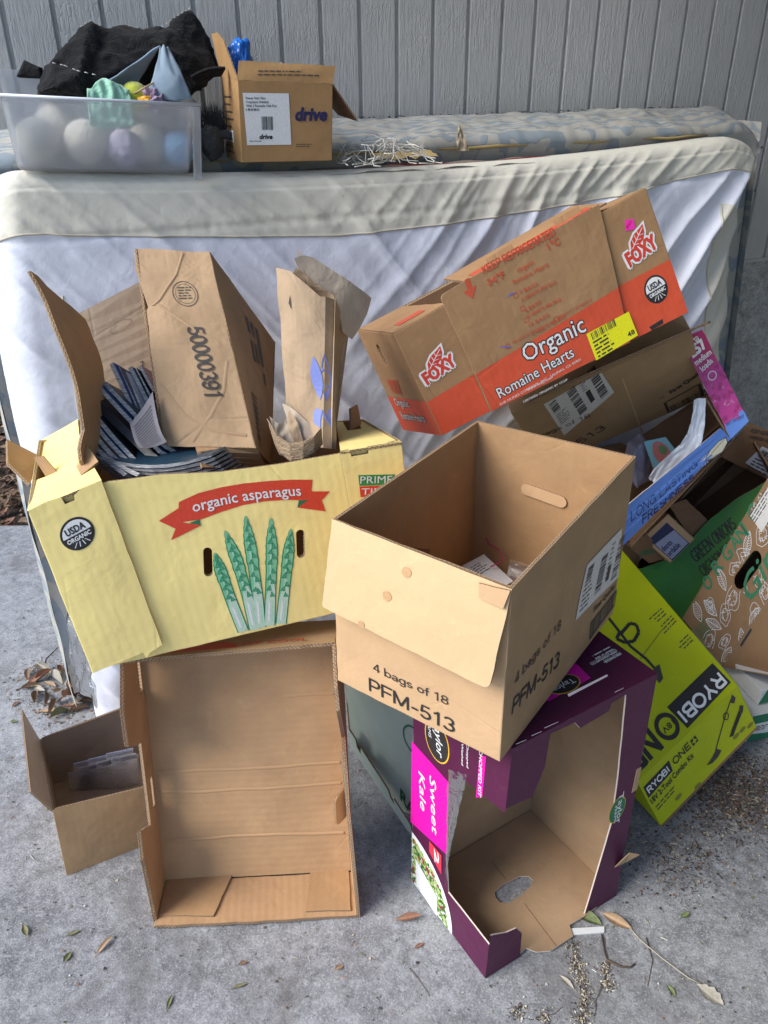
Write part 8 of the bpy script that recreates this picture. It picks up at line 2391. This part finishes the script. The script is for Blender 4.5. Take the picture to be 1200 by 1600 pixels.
pile = [(-1.0134,1.7646,0.0000),(-0.9603,1.6715,0.0000),(-0.9051,1.6159,0.0000),(-0.8537,1.7484,0.0000),(-0.9133,1.7906,0.0000),(-0.9927,1.7919,0.0000),(-0.9874,1.7107,-0.0000),(-0.8258,1.6196,0.0000),(-0.8707,1.6009,0.0000),(-0.8077,1.6489,-0.0000)]
for i, q in enumerate(pile):
    leaf(q, rl.choice((.040, .055)), .010, rl.choice((2, 3, 2, 1)), 'curled dry leaf in the drift beside the foot of the mattress', 'leaves drifted beside the mattress foot', tilt=(rl.uniform(-.3, .3), rl.uniform(-.2, .2)), dz=.002)
singles = [((245, 1420), .026, .004, 5, 'narrow green leaf on the floor below the small carton', .6), ((640, 1435), .050, .009, 0, 'reddish curled leaf between the tray and the purple carton', .1),
           ((655, 1478), .020, .004, 0, 'tiny red leaf below the reddish curled leaf', .5), ((165, 1478), .040, .006, 1, 'tan blade shaped leaf below the left corner of the tray', 1.0),
           ((106, 1497), .022, .006, 5, 'small green leaf fragment left of the tan blade leaf', 1.2), ((115, 1460), .026, .004, 3, 'olive sliver of leaf left of the tray', .4),
           ((40, 1455), .030, .007, 3, 'olive leaf scrap near the left edge of the floor', 2.2), ((265, 1565), .026, .004, 5, 'green leaf strip near the bottom edge', 1.4),
           ((375, 1540), .026, .005, 3, 'torn olive leaf near the bottom, left of centre', .3), ((380, 1505), .016, .005, 2, 'dark seed case left of centre at the bottom', .3),
           ((1070, 1432), .022, .006, 5, 'small green leaf on the dusty floor at the right', .4), ((885, 1535), .032, .006, 4, 'pale strip of leaf near the cracked floor', 2.3),
           ((918, 1436), .055, .014, 5, 'green leaf under the front edge of the purple carton', 2.6), ((1048, 1548), .022, .006, 5, 'green leaf tip beside the pale oak leaf', 2.0),
           ((22, 1128), .018, .006, 5, 'tiny green leaf at the left edge beside the drift', .2), ((25, 1100), .024, .006, 0, 'red brown leaf left of the small carton', 1.1), ((530, 1512), .018, .005, 1, 'tan leaf crumb below the tray', .5)]
for px, L, W, mi, lab, ro in singles:
    pass
SPOT = [(-0.4733,1.0371,0.0000),(0.0427,1.0101,-0.0000),(0.0596,0.9521,0.0000),(-0.5546,0.9590,0.0000),(-0.6205,0.9353,-0.0000),(-0.6255,0.9836,-0.0000),(-0.7239,0.9915,-0.0000),(-0.4044,0.8506,0.0000),(-0.2790,0.8786,0.0000),(-0.2794,0.9214,-0.0000),(0.5966,1.0078,0.0000),(0.3317,0.8780,0.0000),(0.4000,1.0045,0.0000),(0.5213,0.8605,0.0000),(-0.9811,1.5788,0.0000),(-1.0031,1.6470,0.0000),(-0.0948,0.9106,0.0000)]
for (px, L, W, mi, lab, ro), q in zip(singles, SPOT):
    leaf(q, L, W, mi, lab, rot=ro, tilt=(rl.uniform(-.1, .1), rl.uniform(-.08, .08)), curl=.45 + .05 * L)
oq_ = [(0.5892,0.8516,0.0000),(0.4589,0.9983,0.0000),(0.4761,1.0148,0.0000)]
leaf(oq_[0], .052, .019, 4, 'pale lobed oak leaf at the bottom right', rot=2.3, lobes=4, curl=.22)
leaf(oq_[1], .060, .011, 1, 'folded tan leaf at the tip of the long thin stem', rot=-.6, tilt=(.5, 0), curl=.8)
sp_ = [(0.4689,1.0023,-0.0000),(0.4921,0.9577,0.0000),(0.5240,0.9188,0.0000),(0.5604,0.8815,0.0000),(0.5810,0.8717,0.0000)]
sg = tube('leaf_stem', [on_slab(q[0], q[1], .002 + .004 * math.sin(i * .8)) for i, q in enumerate(sp_)], .0010, plain('pale stem', (.42, .37, .26), .7), None, 5)
tag(sg, 'long thin pale leaf stem curving across the floor at the right', 'stem')
wq = [(0.3596,0.9832,0.0000),(0.4290,0.9864,0.0000),(0.4260,0.9743,0.0000),(0.3581,0.9698,-0.0000)]
M_stk = plain('white paint stick', (.62, .62, .62), .5, 80, .1, .05)
wpn = Pan([on_slab(q[0], q[1], .004) for q in (wq[3], wq[2], wq[1], wq[0])])
o = slab('paint_stick', wpn, th=.003, mats=[M_stk]); tag(o, 'short flat white stick lying beside the purple carton', 'stick')
M_twig = plain('dark twig', (.085, .06, .045), .9, 120, .5, .3)
def twig(pts_, rad, label):
    o = tube('twig', [on_slab(q[0], q[1], rad * .8) for q in pts_], lambda t: rad * (1 - .5 * t), M_twig, None, 5)
    return tag(o, label, 'twig')
twig([(0.4204,0.9717,0.0000),(0.4170,0.9327,0.0000),(0.4200,0.9100,0.0000),(0.4049,0.8832,0.0000),(0.3858,0.8538,0.0000)], .0016, 'thin dark twig running along the floor crack')
twig([(0.4176,0.9200,0.0000),(0.4388,0.9073,0.0000),(0.4588,0.9046,0.0000),(0.4693,0.9119,0.0000)], .0028, 'thick broken dark twig beside the floor crack')
twig([(0.5065,0.9641,0.0000),(0.5056,0.9190,0.0000),(0.4816,0.8704,0.0000)], .0012, 'thin bent twig left of the pale leaf stem')
twig([(-0.9801,1.7778,0.0000),(-0.9898,1.8344,0.0000),(-0.9747,1.8871,0.0000)], .0016, 'grey twig above the leaf drift')
twig([(0.0394,0.9092,0.0000),(0.0567,0.8870,0.0000),(0.0755,0.8571,0.0000)], .0008, 'hair thin twig left of the purple carton corner')

# uncountable litter: crumbs, straw and leaf bits
def litter(name, n, sampler, size, mats, straw=.3, kind='stuff'):
    V, F, M = [], [], []
    for i in range(n):
        x, y = sampler()
        z = slab_h(x, y)
        a = rl.uniform(0, 6.28); s = size * rl.uniform(.4, 1.5)
        mi = rl.randrange(len(mats))
        if rl.random() < straw:
            l, w = s * 3.2, .0005
        else:
            l, w = s, s * rl.uniform(.3, .7)
        dx, dy = math.cos(a), math.sin(a)
        b = len(V); hh = rl.uniform(.0003, .0022) * (1 + s * 60)
        V += [(x - dx * l / 2 + dy * w, y - dy * l / 2 - dx * w, z + .0006), (x + dx * l / 2 + dy * w * .6, y + dy * l / 2 - dx * w * .6, z + .0006 + hh * rl.random()), (x + dx * l / 2 - dy * w * .6, y + dy * l / 2 + dx * w * .6, z + .0008 + hh), (x - dx * l / 2 - dy * w, y - dy * l / 2 + dx * w, z + .0006 + hh * .4)]
        F.append([b, b + 1, b + 2, b + 3]); M.append(mi)
    o = link(name, mesh_of(name, V, F, M), None, mats)
    return tag(o, {'floor_litter': 'straw, crumbs and leaf bits scattered over the concrete', 'dirt_drift': 'dark dirt, straw and crumbs gathered on the floor', 'yard_litter': 'brown leaf litter beyond the concrete at the left', 'crack_dirt': 'dry leaf crumbs caught along the floor crack'}[name], 'litter', None, kind)
M_straw = ink('straw', (.42, .36, .24)); M_crumb = ink('brown crumb', (.12, .08, .05)); M_crumb2 = ink('dark crumb', (.05, .04, .035)); M_chip = ink('pale chip', (.50, .48, .42)); M_olive = ink('olive bit', (.14, .15, .06)); M_rust = ink('rust bit', (.22, .11, .06))
def free():
    while True:
        x, y = rl.uniform(-1.15, 1.35), rl.uniform(.55, 2.4)
        if rl.random() < (.35 + .65 * max(0, noise.noise((x * 2.2, y * 2.2, 4)) + .3)): return x, y
litter('floor_litter', 2800, free, .0036, [M_straw, M_crumb, M_crumb2, M_chip, M_olive, M_rust], .35)
dc = [(0.8310,1.3449,0.0000),(0.7453,1.2764,-0.0000),(0.8421,1.2606,0.0000),(0.7537,1.3856,0.0000),(0.8776,1.4042,0.0000),(0.8871,1.3154,-0.0000),(0.7899,1.3167,0.0000),(0.6258,1.1366,0.0000)]
def right_drift():
    c = dc[min(7, int(rl.random() ** 1.0 * 8))]
    return c[0] + rl.gauss(0, .06), c[1] + rl.gauss(0, .05)
litter('dirt_drift', 4600, right_drift, .0036, [M_crumb2, M_crumb2, M_crumb, M_straw, M_crumb2, M_rust], .40)
cc2 = [(0.3584,0.9592,0.0000),(0.3564,0.9207,0.0000),(0.3596,0.8958,0.0000),(0.3662,0.8716,0.0000),(0.3549,0.8368,0.0000),(0.3428,0.8034,0.0000),(0.4079,0.8712,0.0000),(0.4093,0.9014,0.0000),(0.2785,0.8151,0.0000),(0.2341,0.8268,0.0000)]
def drift():
    c = pile[rl.randrange(len(pile))]
    return c[0] + rl.gauss(0, .03), c[1] + rl.gauss(0, .03)
litter('dirt_drift', 500, drift, .0045, [M_crumb, M_rust, M_straw, M_crumb2], .3)
def crack():
    i = rl.randrange(len(cc2)); j = min(len(cc2) - 1, i + (1 if i < 5 else 0)); t = rl.random()
    return cc2[i][0] * (1 - t) + cc2[j][0] * t + rl.gauss(0, .008), cc2[i][1] * (1 - t) + cc2[j][1] * t + rl.gauss(0, .008)
litter('crack_dirt', 1100, crack, .0024, [M_crumb, M_straw, M_crumb2, M_chip], .25)
def yard():
    return rl.uniform(-3.2, -1.0), 2.66 + abs(rl.gauss(0, .9))
V, F, M = [], [], []
for i in range(5200):
    x, y = yard(); L = rl.uniform(.02, .065); w = L * rl.uniform(.18, .32); a = rl.uniform(0, 6.28); z = -.055 + rl.random() * .05
    tl, tw_ = rl.uniform(-.5, .5), rl.uniform(-.5, .5)
    dx, dy = math.cos(a), math.sin(a); b = len(V)
    for t, s in ((-.5, 0), (-.1, -1), (.2, -.9), (.5, 0), (.2, .9), (-.1, 1)):
        V.append((x + dx * t * L - dy * s * w, y + dy * t * L + dx * s * w, z + tl * t * L + tw_ * s * w + .006 * s * s))
    F.append([b, b + 1, b + 2, b + 3]); F.append([b, b + 3, b + 4, b + 5]); mi = rl.choice((0, 1, 2, 2, 2)); M += [mi, mi]
o = link('yard_litter', mesh_of('yard_litter', V, F, M), None, [LM_[0], LM_[1], LM_[2]])
tag(o, 'brown leaf litter covering the ground beyond the concrete at the left', 'litter', None, 'stuff')
# the floor crack itself: thin dark filled joint
def crk(pts_, w):
    V, F = [], []
    pts_ = [Vector(p) for p in pts_]
    fine_ = []
    for a, b in zip(pts_, pts_[1:]):
        for i in range(12): 
            q = a + (b - a) * (i / 12); fine_.append(Vector((q.x + .003 * noise.noise((q.x * 60, q.y * 60, 1)), q.y + .003 * noise.noise((q.x * 60, q.y * 60, 5)), 0)))
    for i, q in enumerate(fine_):
        d = (fine_[min(i + 1, len(fine_) - 1)] - fine_[max(0, i - 1)]).normalized(); n_ = Vector((-d.y, d.x, 0)); ww = w * (.5 + .9 * abs(noise.noise((i * .3, 2, 2))))
        for s in (-1, 1):
            p_ = q + n_ * ww * s; V.append((p_.x, p_.y, slab_h(p_.x, p_.y) + .0002))
    for i in range(len(fine_) - 1): F.append([2 * i, 2 * i + 1, 2 * i + 3, 2 * i + 2])
    return V, F
M_crack = concrete_mat('dirt filled joint', (.075, .062, .05), .2)
for pts_, w in (([(0.3606,0.9698,-0.0000),(0.3552,0.9207,0.0000),(0.3602,0.8934,0.0000),(0.3661,0.8657,0.0000),(0.3536,0.8312,0.0000),(0.3414,0.7969,0.0000)], .0026), ([(0.4245,0.9784,0.0000),(0.4201,0.9301,0.0000),(0.4169,0.9075,-0.0000),(0.3998,0.8772,0.0000),(0.3809,0.8480,0.0000),(0.3683,0.8142,0.0000)], .0012), ([(0.2102,0.8214,0.0000),(0.2551,0.8131,0.0000),(0.2936,0.8217,0.0000),(0.3171,0.8350,0.0000)], .0010)):
    V, F = crk(pts_, w)
    tag(link('floor_crack', mesh_of('floor_crack', V, F, smooth=True), None, [M_crack]), kind='structure')
# loose clear film at the left foot of the mattress
fo_ = [Vector(v) for v in ([(-0.7606,1.6902,0.7539),(-0.8008,1.6298,0.2287),(-0.8036,1.6069,0.1260),(-0.7342,1.5168,0.0989),(-0.7395,1.5363,0.3015),(-0.7320,1.5720,0.5500)])]
def film(s, t):
    a = fo_[0] * (1 - t) + fo_[2] * t; b = fo_[5] * (1 - t) + fo_[3] * t
    return a * (1 - s) + b * s + Vector((-.012, -.01, 0)) * noise.noise((s * 5, t * 9, 3)) + Vector((-.01, 0, 0)) * math.sin(s * 5)
o = sheet('plastic_film', film, 14, 50, [M_film]); tag(o, 'loose clear plastic film hanging at the left foot of the mattresses', 'plastic film')
